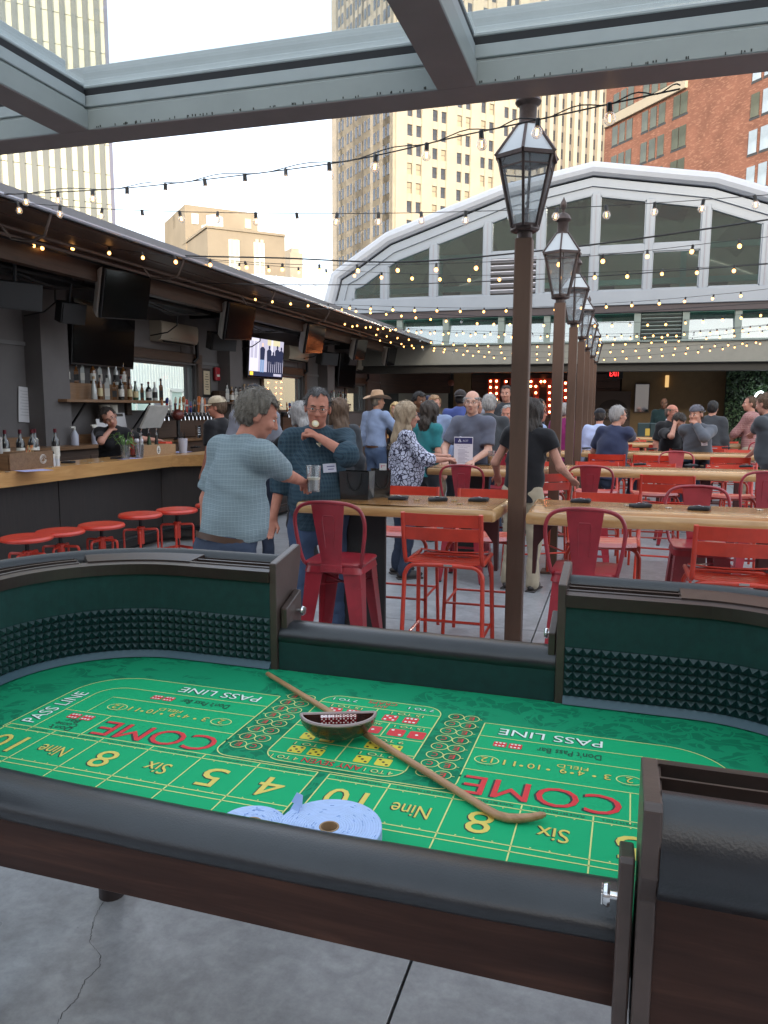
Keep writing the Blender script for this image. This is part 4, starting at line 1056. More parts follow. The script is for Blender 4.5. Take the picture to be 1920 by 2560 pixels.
m_tick = mat('blue_ticket_paper', (.30, .42, .72), rough=.7); m_tickt = mat('ticket_roll_side', (.40, .52, .78), rough=.75, var=.06, vscale=40)
def ticket_roll(c, r, label, tilt, nlayer):
    t = thing('ticket_roll', label, 'ticket roll', c, 0, 'rolls of blue raffle tickets'); t.rotation_euler = (tilt[0], tilt[1], .3)
    mb = MB(); h = .05
    prof = [(.02, 0), (r, 0), (r, h)]
    k = nlayer
    for i in range(k):
        rr = r-(r-.02)*(i/k); prof += [(rr-.0006, h), (rr-.0012, h-.0012), (rr-.0018, h)]
    prof += [(.02, h)]
    mb.lathe(prof, 44, cap=False); mb.build('paper_coil', m_tickt, t, smooth=30)
    MB().lathe([(.0185, 0), (.0199, 0), (.0199, h+.001), (.0165, h+.001), (.0165, .004), (0, .004)], 24, cap=False).build('cardboard_core', mat('cardboard', (.30, .19, .10), rough=.8), t, smooth=30)
    mb = MB()
    for i in range(46):
        a = random.uniform(0, 2*pi); rr = random.uniform(.028, r-.006); l = random.uniform(.004, .009)
        mb.box((rr*cos(a), rr*sin(a), h+.0004), (.0012, l, .0006), rz=a)
    tag(mb.build('perforation', mat('perforation_blue', (.20, .31, .60), rough=.8), t), kind='stuff')
    return t
ticket_roll(tw(.108, -.437, .003), .104, 'large blue raffle ticket roll with cardboard core beside the near rail', (.02, -.01), 16)
t2 = ticket_roll(tw(-.045, -.470, .002), .066, 'smaller blue ticket roll half hidden behind the near padded rail', (0, .02), 9)
mb = MB(); q = [Vector((.06, .02, .02)), Vector((.075, .035, .04)), Vector((.083, .05, .062)), Vector((.088, .058, .082))]
for a, b in zip(q, q[1:]): mb.quad(a+Vector((-.012, .012, 0)), a+Vector((.012, -.012, 0)), b+Vector((.008, -.006, 0)), b+Vector((-.006, .006, 0)))
mb.build('ticket_end', m_tick, t2)
# ================================================================== POSTS WITH LANTERNS
m_post = mat('rust_brown_steel', (.108, .062, .042), rough=.5, metal=.2, var=.28, vscale=1.6, stretch=(3, 3, .5), bump=.03, bscale=70)
m_lbrz = mat('lantern_bronze', (.075, .055, .05), rough=.45, metal=.6, var=.3, vscale=20)
m_lglass = glass('lantern_glass', (.90, .93, .94), refl=1.5, rough=.04, haze=.24, hazecol=(.62, .66, .68))
POSTY = [4.87, 7.85, 10.2, 12.4, 14.6, 16.8, 18.8]
XP = -.59
def make_post():
    r = thing('lantern_post', '', 'lamp post', (0, 0, 0), 0, 'row of brown lantern posts')
    MB().box((0, 0, 1.33), (.105, .105, 2.66), ch=.006).build('post', m_post, r)
    MB().box((0, 0, .012), (.2, .2, .024), ch=.004).build('base_plate', m_post, r)
    MB().lathe([(.045, 2.66), (.045, 2.70), (.06, 2.715)], 10).build('neck', m_lbrz, r, smooth=40)
    hx = lambda rr, z, k: Vector((rr*cos(pi/6+k*pi/3), rr*sin(pi/6+k*pi/3), z))
    MB().lathe([(.078, 2.70), (.088, 2.712), (.088, 2.728), (.05, 2.732)], 6).build('lamp_base', m_lbrz, r)
    body = [(.083, 2.725), (.178, 3.115)]; roof_ = [(.20, 3.125), (.062, 3.31)]
    fr = MB()
    for k in range(6):
        fr.bar(hx(*body[0], k), hx(*body[1], k), .016, .016); fr.bar(hx(*roof_[0], k), hx(*roof_[1], k), .016, .014)
        fr.bar(hx(.083, 2.733, k), hx(.083, 2.733, k+1), .014, .016); fr.bar(hx(.185, 3.118, k), hx(.185, 3.118, k+1), .022, .022)
        fr.bar(hx(.062, 3.31, k), hx(.062, 3.31, k+1), .012, .012); fr.bar(hx(.165, 3.06, k), hx(.165, 3.06, k+1), .006, .008)
    fr.build('lamp_frame', m_lbrz, r)
    for k in range(6):
        MB().quad(hx(.082, 2.735, k), hx(.082, 2.735, k+1), hx(.175, 3.11, k+1), hx(.175, 3.11, k)).build('side_pane', m_lglass, r)
        MB().quad(hx(.19, 3.13, k), hx(.19, 3.13, k+1), hx(.064, 3.305, k+1), hx(.064, 3.305, k)).build('roof_pane', mat('frosted_pane', (.42, .45, .46), rough=.25, spec=.7), r)
    MB().lathe([(.052, 3.30), (.052, 3.41), (.056, 3.415), (.072, 3.425), (.078, 3.437), (.072, 3.45), (.06, 3.475), (.035, 3.495), (.016, 3.502), (.014, 3.52), (.022, 3.54), (.032, 3.565), (.030, 3.59), (.016, 3.615), (.006, 3.635), (0, 3.65)], 16).build('chimney', m_lbrz, r, smooth=40)
    MB().lathe([(.006, 2.73), (.006, 2.80), (.018, 2.81), (.018, 2.84), (.0, 2.845)], 8).tube([(.0, 0, 2.86), (.02, 0, 2.9), (0, 0, 2.94)], .005, 5).build('gas_burner', m_lbrz, r)
    return tree(r)
pt = make_post()
plab = ['brown square lantern post nearest the craps table, tallest in view', 'second brown lantern post from the craps table', 'third lantern post, half behind the second post', 'fourth lantern post, behind the third', 'fifth lantern post, far down the row', 'sixth lantern post, next to last of the row', 'last lantern post at the far end of the row']
for i, y in enumerate(POSTY): place(pt, (XP, y, 0), 0, plab[i], i)
o = MB().box((0, -.0022, 0), (.026, .0044, .026), ch=.001).build('sticker', mat('white_sticker', (.8, .8, .78), rough=.5), bpy.data.objects['lantern_post']); o.location = atY(1290, 1271, 4.8145)
# ================================================================== RED SEATS
m_crim = mat('crimson_enamel', (.28, .016, .027), rough=.33, coat=.3, var=.22, vscale=9, rvar=.12, bump=.03, bscale=25, spec=.5)
m_oran = mat('orange_red_enamel', (.47, .032, .013), rough=.32, coat=.25, var=.18, vscale=9, rvar=.12, spec=.5)
m_bred = mat('bright_red_enamel', (.52, .040, .022), rough=.36, coat=.2, var=.08, vscale=6)
m_rubf = mat('rubber_foot', (.03, .03, .03), rough=.8)
def make_tolix():
    r = thing('hoop_back_stool', '', 'bar stool', (0, 0, 0), 0, 'crimson hoop back metal bar stools')
    # seat pan with rounded corners and skirt
    def rr_(h, rad): return rrect_(-h, h, -h, h, rad, 5)
    rings = [(.172, .05, .742), (.180, .055, .757), (.178, .055, .764), (.170, .05, .766), (.10, .04, .760)]
    mb = MB(); n = 24; vs = []; fs = []
    for h, rad, z in [(.180, .05, .705)]+rings:
        vs += [(x, y, z) for x, y in rr_(h, rad)]
    k = len(rings)+1
    for i in range(k-1):
        for j in range(n): fs.append((i*n+j, i*n+(j+1) % n, (i+1)*n+(j+1) % n, (i+1)*n+j))
    fs.append(tuple((k-1)*n+j for j in range(n))); mb.add(vs, fs); mb.build('seat', m_crim, r, smooth=40)
    for sx in (-1, 1):
        for sy in (-1, 1):
            mb = MB(); t = (.165*sx, .165*sy, .715); b = (.222*sx, .222*sy, .012)
            vs = []
            for (px, py, pz), w in ((t, .105), (b, .038)):
                ox, oy = px, py
                vs += [(ox, oy, pz), (ox-sx*w, oy, pz), (ox-sx*w, oy-sy*.006, pz), (ox-sx*.012, oy-sy*.012, pz), (ox-sx*.006, oy-sy*w, pz), (ox, oy-sy*w, pz)]
            mb.add(vs, [(i, (i+1) % 6, 6+(i+1) % 6, 6+i) for i in range(6)]+[tuple(range(6)), tuple(range(6, 12))])
            l = mb.build('leg', m_crim, r); MB().box((b[0]-sx*.016, b[1]-sy*.016, .008), (.036, .036, .016)).build('rubber_foot', m_rubf, l)
    for a, b in (((-.2, -.2), (.2, -.2)), ((.2, -.2), (.2, .2)), ((.2, .2), (-.2, .2)), ((-.2, .2), (-.2, -.2))):
        MB().bar((a[0], a[1], .27), (b[0], b[1], .27), .006, .022).build('footrest_bar', m_crim, r)
    mb = MB(); mb.bar((-.17, -.17, .62), (.17, .17, .62), .02, .005, hint=(0, 0, 1)); mb.bar((.17, -.17, .622), (-.17, .17, .622), .02, .005); mb.build('cross_brace', m_crim, r)
    hoop = [(-.155, -.12, .735), (-.172, -.165, .76), (-.186, -.19, .82), (-.205, -.21, .95), (-.205, -.225, 1.03), (-.18, -.235, 1.085), (-.13, -.242, 1.112), (-.06, -.247, 1.122), (0, -.248, 1.124)]
    hoop = hoop+[(-x, y, z) for x, y, z in hoop[-2::-1]]
    MB().tube(catm(hoop, 3), .0115, 8).build('hoop', m_crim, r, smooth=50)
    # splat: pressed plate with a raised panel
    sec = [(.725, .058, -.183), (.78, .060, -.187), (.95, .078, -.222), (1.08, .094, -.243), (1.118, .098, -.248)]
    mb = MB(); vs = []
    for z, w, y in sec: vs += [(-w, y-.004, z), (w, y-.004, z), (w, y+.002, z), (-w, y+.002, z)]
    fs = []
    for i in range(len(sec)-1):
        for j in range(4): fs.append((i*4+j, i*4+(j+1) % 4, i*4+4+(j+1) % 4, i*4+4+j))
    mb.add(vs, fs); sp = mb.build('back_splat', m_crim, r)
    mb = MB(); q = [(-.034, 1.045), (.034, 1.045), (.027, .86), (-.027, .86)]
    def sy_(z): return np.interp(z, [s[0] for s in sec], [s[2] for s in sec])
    mb.tube([(x, sy_(z)-.005, z) for x, z in [(-.027, .86), (-.030, .95), (-.036, 1.03), (-.028, 1.048), (.028, 1.048), (.036, 1.03), (.030, .95), (.027, .86)]], .0028, 5); mb.build('pressed_rib', m_crim, sp)
    mb = MB(); mb.box((0, -.187, .735), (.13, .012, .045), ch=.003)
    for q in (-.035, .035): mb.lathe([(.006, 0), (.004, .004), (0, .005)], 8, (q, -.193, .735), (0, -1, 0))
    mb.build('splat_clip', m_crim, r)
    return tree(r)
def rrect_(u0, u1, v0, v1, r, n=5):
    return arc((u1-r, v1-r), r, 0, pi/2, n)+arc((u0+r, v1-r), r, pi/2, pi, n)+arc((u0+r, v0+r), r, pi, 1.5*pi, n)+arc((u1-r, v0+r), r, 1.5*pi, 2*pi, n)
def catm(P, k=4):
    P = [Vector(p) for p in P]; out = []
    for i in range(len(P)-1):
        a, b, c, d = P[max(i-1, 0)], P[i], P[i+1], P[min(i+2, len(P)-1)]
        for j in range(k):
            t = j/k; out.append(.5*((2*b)+(c-a)*t+(2*a-5*b+4*c-d)*t*t+(-a+3*b-3*c+d)*t**3))
    return out+[P[-1]]
def make_slat():
    r = thing('slat_back_stool', '', 'bar stool', (0, 0, 0), 0, 'orange red slatted metal bar stools')
    W = .225
    def slat(y, z, wd, tilt, crown=.012, wtop=W-.012, name='seat_slat'):
        mb = MB(); n = 7; vs = []
        for i in range(n):
            x = -wtop+2*wtop*i/(n-1); dz = -crown*(1-(x/wtop)**2)
            for a, b in ((-wd/2, .004), (wd/2, .004), (wd/2, -.004), (-wd/2, -.004)):
                vs.append((x, y+a*cos(tilt)-b*sin(tilt), z+dz+a*sin(tilt)+b*cos(tilt)))
        fs = [(i*4+j, i*4+(j+1) % 4, i*4+4+(j+1) % 4, i*4+4+j) for i in range(n-1) for j in range(4)]+[(0, 1, 2, 3), tuple((n-1)*4+j for j in range(4))]
        return mb.add(vs, fs).build(name, m_oran, r)
    for k in range(6): slat(-.165+k*.068, .757+(.008 if k == 5 else 0)-.004*k*(k < 5), .062, RAD(-4)+(RAD(-14) if k == 5 else 0))
    def bslat(z, y):
        mb = MB(); n = 7; vs = []
        for i in range(n):
            x = -W+2*W*i/(n-1); dy = -.02*(1-(x/W)**2)
            for a, b in ((-.037, .004), (.037, .004), (.037, -.004), (-.037, -.004)): vs.append((x, y+dy+b-a*.17, z+a))
        mb.add(vs, [(i*4+j, i*4+(j+1) % 4, i*4+4+(j+1) % 4, i*4+4+j) for i in range(n-1) for j in range(4)]+[(0, 1, 2, 3), tuple((n-1)*4+j for j in range(4))]).build('back_slat', m_oran, r)
    bslat(1.018, -.262); bslat(.936, -.248)
    for s in (-1, 1):
        MB().tube(catm([(s*W, .19, .752), (s*W, -.12, .75), (s*W, -.185, .765), (s*W, -.215, .82), (s*W, -.245, .93), (s*W, -.268, 1.058)], 4), .0135, 8).build('side_tube', m_oran, r, smooth=50)
        MB().tube([(s*.225, -.225, .30), (s*.225, .215, .30)], .009, 7).build('footrest_bar', m_oran, r, smooth=50)
    for y, y2 in ((-.19, -.235), (.165, .225)):
        pts = [(-.245, y2, 0), (-.232, y+(y2-y)*.2, .60), (-.226, y, .69), (-.19, y, .735), (-.12, y, .742), (0, y, .744)]
        pts = pts+[(-a, b, c) for a, b, c in pts[-2::-1]]
        MB().tube(catm(pts, 4), .0135, 8).build('leg_frame', m_oran, r, smooth=50)
        MB().tube([(-.238, y+(y2-y)*.6, .30), (.238, y+(y2-y)*.6, .30)], .009, 7).build('footrest_bar', m_oran, r, smooth=50)
    MB().box((.03, -.207, .748), (.05, .003, .012)).build('maker_plate', mat('plate_grey', (.45, .42, .4), rough=.3, metal=.8), r)
    return tree(r)
def make_round():
    r = thing('round_stool', '', 'bar stool', (0, 0, 0), 0, 'red round backless stools along the bar')
    MB().lathe([(0, -.004), (.12, -.002), (.165, .004), (.186, .0), (.195, -.012), (.192, -.024), (.178, -.03), (.17, -.022), (0, -.022)][::-1], 30).build('seat', m_bred, r, smooth=50)
    MB().lathe([(.016, -.30), (.016, -.02)], 10).build('screw_stem', m_blkmetal, r, smooth=50)
    MB().lathe([(.03, -.24), (.03, -.12), (.036, -.12), (.036, -.105), (.02, -.10)], 12).build('hub', m_bred, r, smooth=50)
    for k in range(4):
        a = pi/4+k*pi/2+.2; c, s = cos(a), sin(a)
        p = [(.03, -.125), (.125, -.125), (.143, -.135), (.148, -.16), (.146, -.26), (.150, -.32), (.175, -.40), (.205, -.50), (.215, -.60)]
        MB().tube(catm([(c*x, s*x, z) for x, z in p], 3), .0105, 6).build('leg', m_bred, r, smooth=40)
    for z, rr in ((-.42, .182), (-.33, .153)):
        mb = MB()
        for k in range(4):
            a, b = pi/4+k*pi/2+.2, pi/4+(k+1)*pi/2+.2
            mb.bar((rr*cos(a), rr*sin(a), z), (rr*cos(b), rr*sin(b), z), .006, .02)
        mb.build('stretcher', m_bred, r)
    return tree(r)
tx_, sl_, rd_ = make_tolix(), make_slat(), make_round()
CH = []
def chair(kind, x, y, face, label):
    t = {'t': tx_, 's': sl_, 'r': rd_}[kind]; used = sum(1 for c in CH if c == kind); CH.append(kind)
    return place(t, (x, y, 0), face+random.uniform(-.06, .06), label, used)
N_, S_ = 0., pi
chair('t', -1.54, 4.25, N_, 'crimson hoop back stool beside the man in the pale checked shirt')
chair('s', -.94, 4.50, N_, 'orange red slat back stool left of the nearest lantern post')
chair('s', -1.50, 5.40, S_, 'slat stool across the first table behind the black gift bags')
chair('s', -.88, 5.38, S_, 'slat stool across the first table, close to the nearest post')
chair('t', -.14, 4.42, N_+.02, 'crimson hoop back stool just right of the nearest post')
chair('s', .63, 4.50, N_, 'slat back stool at the near right table above the table corner')
chair('s', -.06, 5.40, S_, 'slat stool facing us across the near right table')
chair('t', .55, 5.44, S_, 'hoop back stool facing us across the near right table')
chair('s', 1.25, 5.42, S_, 'slat stool at the far right of the near right table')
# second right table
chair('t', -.24, 7.62, N_, 'crimson hoop back stool at the second right table by the posts')
chair('s', .46, 7.66, N_, 'slat back stool in the middle of the second right table')
chair('t', 1.20, 7.45, N_+.1, 'crimson hoop back stool at the right edge of the second right table')
chair('s', -.20, 8.75, S_, 'slat stool across the second right table by the posts')
chair('s', .40, 8.72, S_, 'slat stool across the middle of the second right table')
chair('s', 1.15, 8.72, S_, 'slat stool across the right end of the second right table')
# third right table
chair('s', -.12, 10.85, N_, 'slat stool under the man in the navy polo shirt')
chair('s', .45, 10.85, N_, 'slat stool right of the man in the navy polo shirt')
chair('t', .72, 10.05, S_+.1, 'hoop back stool turned towards us between second and third table')
chair('s', 1.35, 10.75, N_, 'slat back stool in front of the man in the backward cap')
chair('s', 1.0, 12.15, S_, 'slat stool the man in the backward cap sits on')
chair('s', 1.75, 12.2, S_, 'slat stool right of the man in the backward cap')
chair('s', .1, 12.2, S_, 'slat stool across the third right table by the posts')
# fourth right table and beyond
for x, y, k, f, l in ((.0, 14.0, 's', N_, 'slat stool at the fourth right table by the posts'), (.75, 14.0, 's', N_, 'slat stool in the middle of the fourth right table'), (1.5, 13.95, 's', N_, 'slat stool at the right end of the fourth table'), (2.3, 14.2, 't', N_, 'hoop back stool by the man in the pink plaid shirt'), (.3, 15.5, 's', S_, 'slat stool across the fourth right table'), (1.9, 15.4, 's', S_, 'slat stool across the right end of the fourth table'), (.2, 16.9, 's', N_, 'slat stool at the fifth right table by the posts'), (1.0, 16.9, 's', N_, 'slat stool in the middle of the fifth right table')):
    chair(k, x, y, f, l)
# left second table
chair('t', -1.36, 7.28, N_, 'crimson hoop back stool in front of the upright menu card')
chair('t', -1.28, 8.72, S_, 'hoop back stool behind the upright menu card')
chair('s', -.80, 8.55, S_+.4, 'slat stool by the person in the black top')
chair('s', -.72, 7.45, N_+.5, 'slat stool turned sideways beside the second post')
for x, y, k, f, l in ((-1.3, 10.6, 's', N_, 'slat stool at the third left table'), (-1.9, 10.6, 't', N_, 'hoop back stool at the third left table'), (-1.2, 12.0, 's', S_, 'slat stool across the third left table')):
    chair(k, x, y, f, l)
# round stools along the bar
for i, (x, y, z, l) in enumerate(((-4.36, 4.86, .645, 'first round red stool at the bar, nearest the photo left edge'), (-4.36, 5.24, .635, 'second round red stool, screwed down low'), (-4.20, 5.56, .65, 'third round red stool, square bent legs'), (-4.10, 5.98, .69, 'fourth round red stool, higher than its left neighbour'), (-3.96, 6.36, .69, 'fifth round red stool, by the checked shirt man'), (-3.86, 6.9, .68, 'sixth round red stool, behind the checked shirt man'), (-3.9, 9.2, .68, 'round red stool far along the bar'))):
    o = chair('r', x, y, random.uniform(0, 1.5), l); o.location.z = z
# the stool legs must reach the floor: the screw stem takes up the height difference, so legs are scaled per stool
for o in list(bpy.data.objects):
    if o.get('group') == 'red round backless stools along the bar':
        o.scale = (1, 1, o.location.z/.60)
# ================================================================== LIVE EDGE HIGH TABLES
m_slab = wood('live_edge_wood', (.25, .105, .032), (.46, .235, .080), rough=.26, axis='X', scale=3.0, stretch=6, coat=.3, c3=(.35, .165, .052), bump=.01)
m_slabe = wood('live_edge_sap', (.33, .17, .06), (.50, .30, .125), rough=.34, axis='X', scale=2.5, stretch=8, coat=.4, bump=.02)
m_redpost = mat('oxblood_steel', (.06, .014, .014), rough=.5)
def slab_table(x0, x1, y0, y1, label, seed, legs, z=1.05):
    rr = random.Random(seed); t = thing('high_table', label, 'table', ((x0+x1)/2, (y0+y1)/2, 0), 0, 'live edge wooden high tables')
    cx, cy = (x0+x1)/2, (y0+y1)/2; n = 40
    ph = [rr.uniform(0, 6) for _ in range(4)]
    def wob(u): return .014*sin(u*3.1+ph[0])+.008*sin(u*7.3+ph[1])
    fr = [(x0+(x1-x0)*i/n, y0+wob(x0+(x1-x0)*i/n)) for i in range(n+1)]; bk = [(x, y1+wob(x+5)*.6) for x, _ in fr[::-1]]
    def rnd(p):    # ease the four corners
        return p
    out = [(x-cx, y-cy) for x, y in fr+bk]
    k = .045
    out[0] = (out[0][0]+k*.4, out[0][1]+k*.3); out[n] = (out[n][0]-k*.4, out[n][1]+k*.3)
    prof = [(-.022, z-.075), (-.006, z-.07), (.0, z-.045), (-.004, z-.018), (-.014, z-.004), (-.024, z)]
    mb = MB(); m = len(out); vs = []; fs = []
    nr = []
    for i, (x, y) in enumerate(out):
        a, b = out[i-1], out[(i+1) % m]; tx, ty = b[0]-a[0], b[1]-a[1]; l = math.hypot(tx, ty) or 1; nr.append((ty/l, -tx/l))
    for d, zz in prof: vs += [(x+nx*d, y+ny*d, zz) for (x, y), (nx, ny) in zip(out, nr)]
    K = len(prof)
    for i in range(K-1):
        for j in range(m): fs.append((i*m+j, i*m+(j+1) % m, (i+1)*m+(j+1) % m, (i+1)*m+j))
    mb.cur = 1; mb.add(vs, fs); mb.cur = 0
    mb.f.append(tuple((K-1)*m+j for j in range(m))); mb.mi.append(0); mb.f.append(tuple(range(m))[::-1]); mb.mi.append(1)
    mb.build('table_top', [m_slab, m_slabe], t, smooth=35)
    for lx in legs:
        MB().box((lx-cx, 0, (z-.075)/2+.01), (.09, .09, z-.095), ch=.004).build('pedestal', m_redpost, t)
        MB().box((lx-cx, 0, .01), (.42, .42, .02), ch=.004).build('foot_plate', m_redpost, t)
        MB().box((lx-cx, 0, z-.083), (.3, .36, .014)).build('top_plate', m_redpost, t)
    return t
T1 = slab_table(-1.98, -.655, 4.53, 5.17, 'first live edge table, left of the nearest post, gift bags on it', 1, [])
TB = slab_table(-.515, 2.1, 4.52, 5.2, 'live edge table right of the nearest post with three black can sleeves', 2, [.85, 1.7])
T2 = slab_table(-.53, 2.1, 7.92, 8.52, 'second live edge table on the right, nobody seated at it', 3, [.85, 1.7])
T3 = slab_table(-.50, 2.2, 11.15, 11.8, 'third right live edge table where the man in the backward cap eats', 4, [.6, 1.6])
T4 = slab_table(-.48, 2.4, 14.4, 15.0, 'fourth right live edge table with the black napkin boxes', 5, [.4, 1.6])
T5 = slab_table(-.48, 2.2, 17.3, 17.9, 'fifth right live edge table near the tan wall', 6, [.4, 1.6])
TL = slab_table(-1.86, -.66, 7.60, 8.22, 'live edge table holding the upright white menu card', 7, [])
TL3 = slab_table(-2.3, -.66, 11.0, 11.6, 'third left live edge table among the standing crowd', 8, [-1.5])
# bracket that ties the near right table to the post; knee under the left table
for t, xx, yy in ((TB, -.48, 4.86), (T1, -.70, 4.86)):
    mb = MB(); s = 1 if xx > -.55 else -1
    fn = lambda x, y, z: (s*x, z, y)
    mb.prism([(0, .62), (.02, .62), (.03, .80), (.14, .955), (.16, .97), (0, .97)], -.03, .03, fn=fn); o = mb.build('knee_bracket', m_redpost, t); o.location = (xx-t.location.x, yy-t.location.y, 0)
# stencilled panel legs
m_blackpan = mat('black_panel', (.014, .013, .014), rough=.5, var=.2, vscale=3)
def stencil_panel(parent, cx, cy, w, h, body):
    p = MB().box((0, 0, h/2), (w, .03, h)).mesh('stencil_panel', m_blackpan)
    po = obj('stencil_panel', p, parent); cut = MB()
    for s, z, hh, ww in body: put_text(cut, s, 1., lambda x, y, q, z=z: (x, q*4, z+y), fit=(ww, hh), ex=.05)
    cm = cut.mesh('cut', m_blackpan); co = bpy.data.objects.new('cut', cm); COL.objects.link(co)
    md = po.modifiers.new('b', 'BOOLEAN'); md.operation = 'DIFFERENCE'; md.object = co; md.solver = 'EXACT'
    dg = bpy.context.evaluated_depsgraph_get(); ev = bpy.data.meshes.new_from_object(po.evaluated_get(dg)); po.modifiers.clear(); po.data = ev
    bpy.data.objects.remove(co); po.location = (cx-parent.location.x, cy-parent.location.y, 0)
    return po
xa, xb = atY(818, 1400, 4.9).x, atY(964, 1400, 4.9).x
stencil_panel(T1, (xa+xb)/2, 4.9, xb-xa, .972, [('2', .71, .27, .16), ('M', .27, .25, .22)])
stencil_panel(TL, -1.42, 7.9, .34, .972, [('3', .71, .27, .16)])
# ================================================================== STRING LIGHTS
m_cable = mat('black_cable', (.015, .016, .018), rough=.6)
m_sock = mat('black_socket', (.012, .012, .012), rough=.5)
def lamp_mat(name, col, strength):
    m, nt, b = nt_new(name); N = nt.nodes; L = nt.links
    e = N.new('ShaderNodeEmission'); e.inputs[0].default_value = (*col, 1); e.inputs[1].default_value = strength
    N.remove(b); L.new(e.outputs[0], N['Material Output'].inputs[0]); return m
m_lit = lamp_mat('lit_bulb', (1.0, .44, .115), 2.6)
m_fil = lamp_mat('filament', (1.0, .50, .14), 5.0)
m_bglass = glass('bulb_glass', (.95, .95, .95), refl=2.5, haze=.16)
bulb_lit = MB().ell((0, 0, -.050), (.0165, .0165, .018), 10, 7).mesh('bulb', m_lit, 80)
bulb_clr = MB().ell((0, 0, -.056), (.024, .024, .026), 14, 10).mesh('bulb', m_bglass, 80)
fil_me = MB().tube([(.003, 0, -.04), (.004, 0, -.066), (-.004, 0, -.066), (-.003, 0, -.042)], .0032, 5).mesh('filament', m_fil)
sock_me = MB().lathe([(.007, .006), (.011, .002), (.012, -.03), (.014, -.032)], 8).mesh('socket', m_sock, 40)
STR = 'strings of warm bulbs across the courtyard'
def string(pts, label, spacing, lit=True, thick=.004, second=False, ext=(0, 0), scale=1.):
    P = [atY(*p) for p in pts]
    if ext[0]: P = [P[0]+(P[0]-P[1]).normalized()*ext[0]]+P
    if ext[1]: P = P+[P[-1]+(P[-1]-P[-2]).normalized()*ext[1]]
    C = catm(P, 10); o = thing('string_light', label, 'string light', P[0], 0, STR)
    C = [c-P[0] for c in C]; L = [0]
    for a, b in zip(C, C[1:]): L.append(L[-1]+(b-a).length)
    mb = MB().tube(C, thick, 5)
    if second:
        mb.tube([c+Vector((0, 0, .012+.014*sin(i*.9))) for i, c in enumerate(C)], thick*.8, 5)
    mb.build('cable', m_cable, o, smooth=60)
    n = int(L[-1]/spacing)
    for k in range(n+1):
        d = (k+.4)*spacing*(1+0)+random.uniform(-.03, .03)*spacing
        if d > L[-1]: break
        i = max(j for j in range(len(L)) if L[j] <= d); i = min(i, len(C)-2)
        t = (d-L[i])/max(1e-6, L[i+1]-L[i]); p = C[i].lerp(C[i+1], t)
        s = scale*random.uniform(.95, 1.06); tilt = (random.gauss(0, .12), random.gauss(0, .12), random.uniform(0, 3))
        if random.random() < .04 and lit is True: bl = obj('bulb', bulb_clr, o, loc=p, rot=tilt, scale=(s*.85,)*3)
        elif lit is True: bl = obj('bulb', bulb_lit, o, loc=p, rot=tilt, scale=(s,)*3)
        else:
            bl = obj('bulb', bulb_clr, o, loc=p, rot=tilt, scale=(s,)*3); obj('filament', fil_me, bl)
        obj('socket', sock_me, bl)
    return o
string([(0, 487, 5.5), (300, 471, 5.3), (560, 443, 5.1), (870, 402, 4.8), (1150, 340, 4.5), (1340, 300, 4.3), (1560, 252, 4.15), (1700, 222, 4.02)], 'thick near string of clear bulbs rising to the roof frame at right', .37, False, .0042, True, (.6, 0), 1.2)
string([(60, 508, 5.6), (300, 524, 5.9), (600, 532, 6.0), (960, 533, 6.1), (1340, 523, 6.2), (1660, 506, 6.25), (1920, 487, 6.3)], 'level string of clear bulbs passing in front of the limestone tower', .345, False, .003, False, (.2, 1.5), 1.15)
string([(40, 596, 6.9), (215, 612, 7.4), (429, 640, 7.5), (711, 660, 7.6), (947, 662, 7.7), (1210, 655, 7.8), (1501, 638, 7.9), (1826, 602, 7.9), (1920, 592, 7.9)], 'warm string crossing behind the first lantern post', .40, True, .003, False, (0, 1.5), 1.15)
string([(80, 604, 7.0), (300, 628, 8.2), (560, 655, 8.9), (850, 676, 9.3), (1074, 686, 9.3), (1224, 688, 9.3), (1524, 680, 9.3), (1748, 669, 9.3), (1900, 659, 9.3)], 'warm string low across the gable windows', .36, True, .003, False, (0, 1.5), 1.1)
string([(620, 738, 11.2), (780, 757, 11), (947, 765, 11), (1169, 770, 11), (1346, 767, 11), (1598, 753, 11), (1805, 735, 11), (1920, 722, 11)], 'warm string along the bottom beam of the gable', .33, True, .003, False, (0, 1.5))
string([(840, 765, 12.6), (1004, 783, 12.6), (1155, 798, 12.6), (1256, 803, 12.6), (1501, 807, 12.6), (1695, 801, 12.6), (1854, 786, 12.6), (1920, 778, 12.6)], 'warm string over the lower row of gable windows', .26, True, .003, False, (0, 1.2))
string([(850, 803, 14), (966, 815, 14), (1081, 825, 14), (1214, 828, 14), (1353, 833, 14), (1515, 835, 14), (1703, 829, 14), (1857, 817, 14), (1920, 811, 14)], 'warm string just over the taupe fascia', .25, True, .003, False, (0, 1.2))
string([(870, 808, 14.6), (1020, 824, 14.6), (1160, 832, 14.6), (1275, 836, 14.6), (1540, 841, 14.6), (1785, 826, 14.6), (1920, 813, 14.6)], 'twin of the string just over the taupe fascia, slightly lower', .26, True, .003, False, (0, 1.2))
string([(930, 830, 16.5), (1081, 851, 16.5), (1177, 858, 16.5), (1342, 861, 16.5), (1518, 856, 16.5), (1706, 846, 16.5), (1850, 832, 16.5), (1920, 825, 16.5)], 'warm string in front of the taupe fascia', .25, True, .003, False, (0, 1))
string([(940, 845, 17.6), (1090, 866, 17.6), (1250, 876, 17.6), (1400, 880, 17.6), (1530, 874, 17.6), (1654, 868, 17.6), (1779, 860, 17.6), (1920, 848, 17.6)], 'warm string along the lower edge of the fascia', .26, True, .003, False, (0, 1))
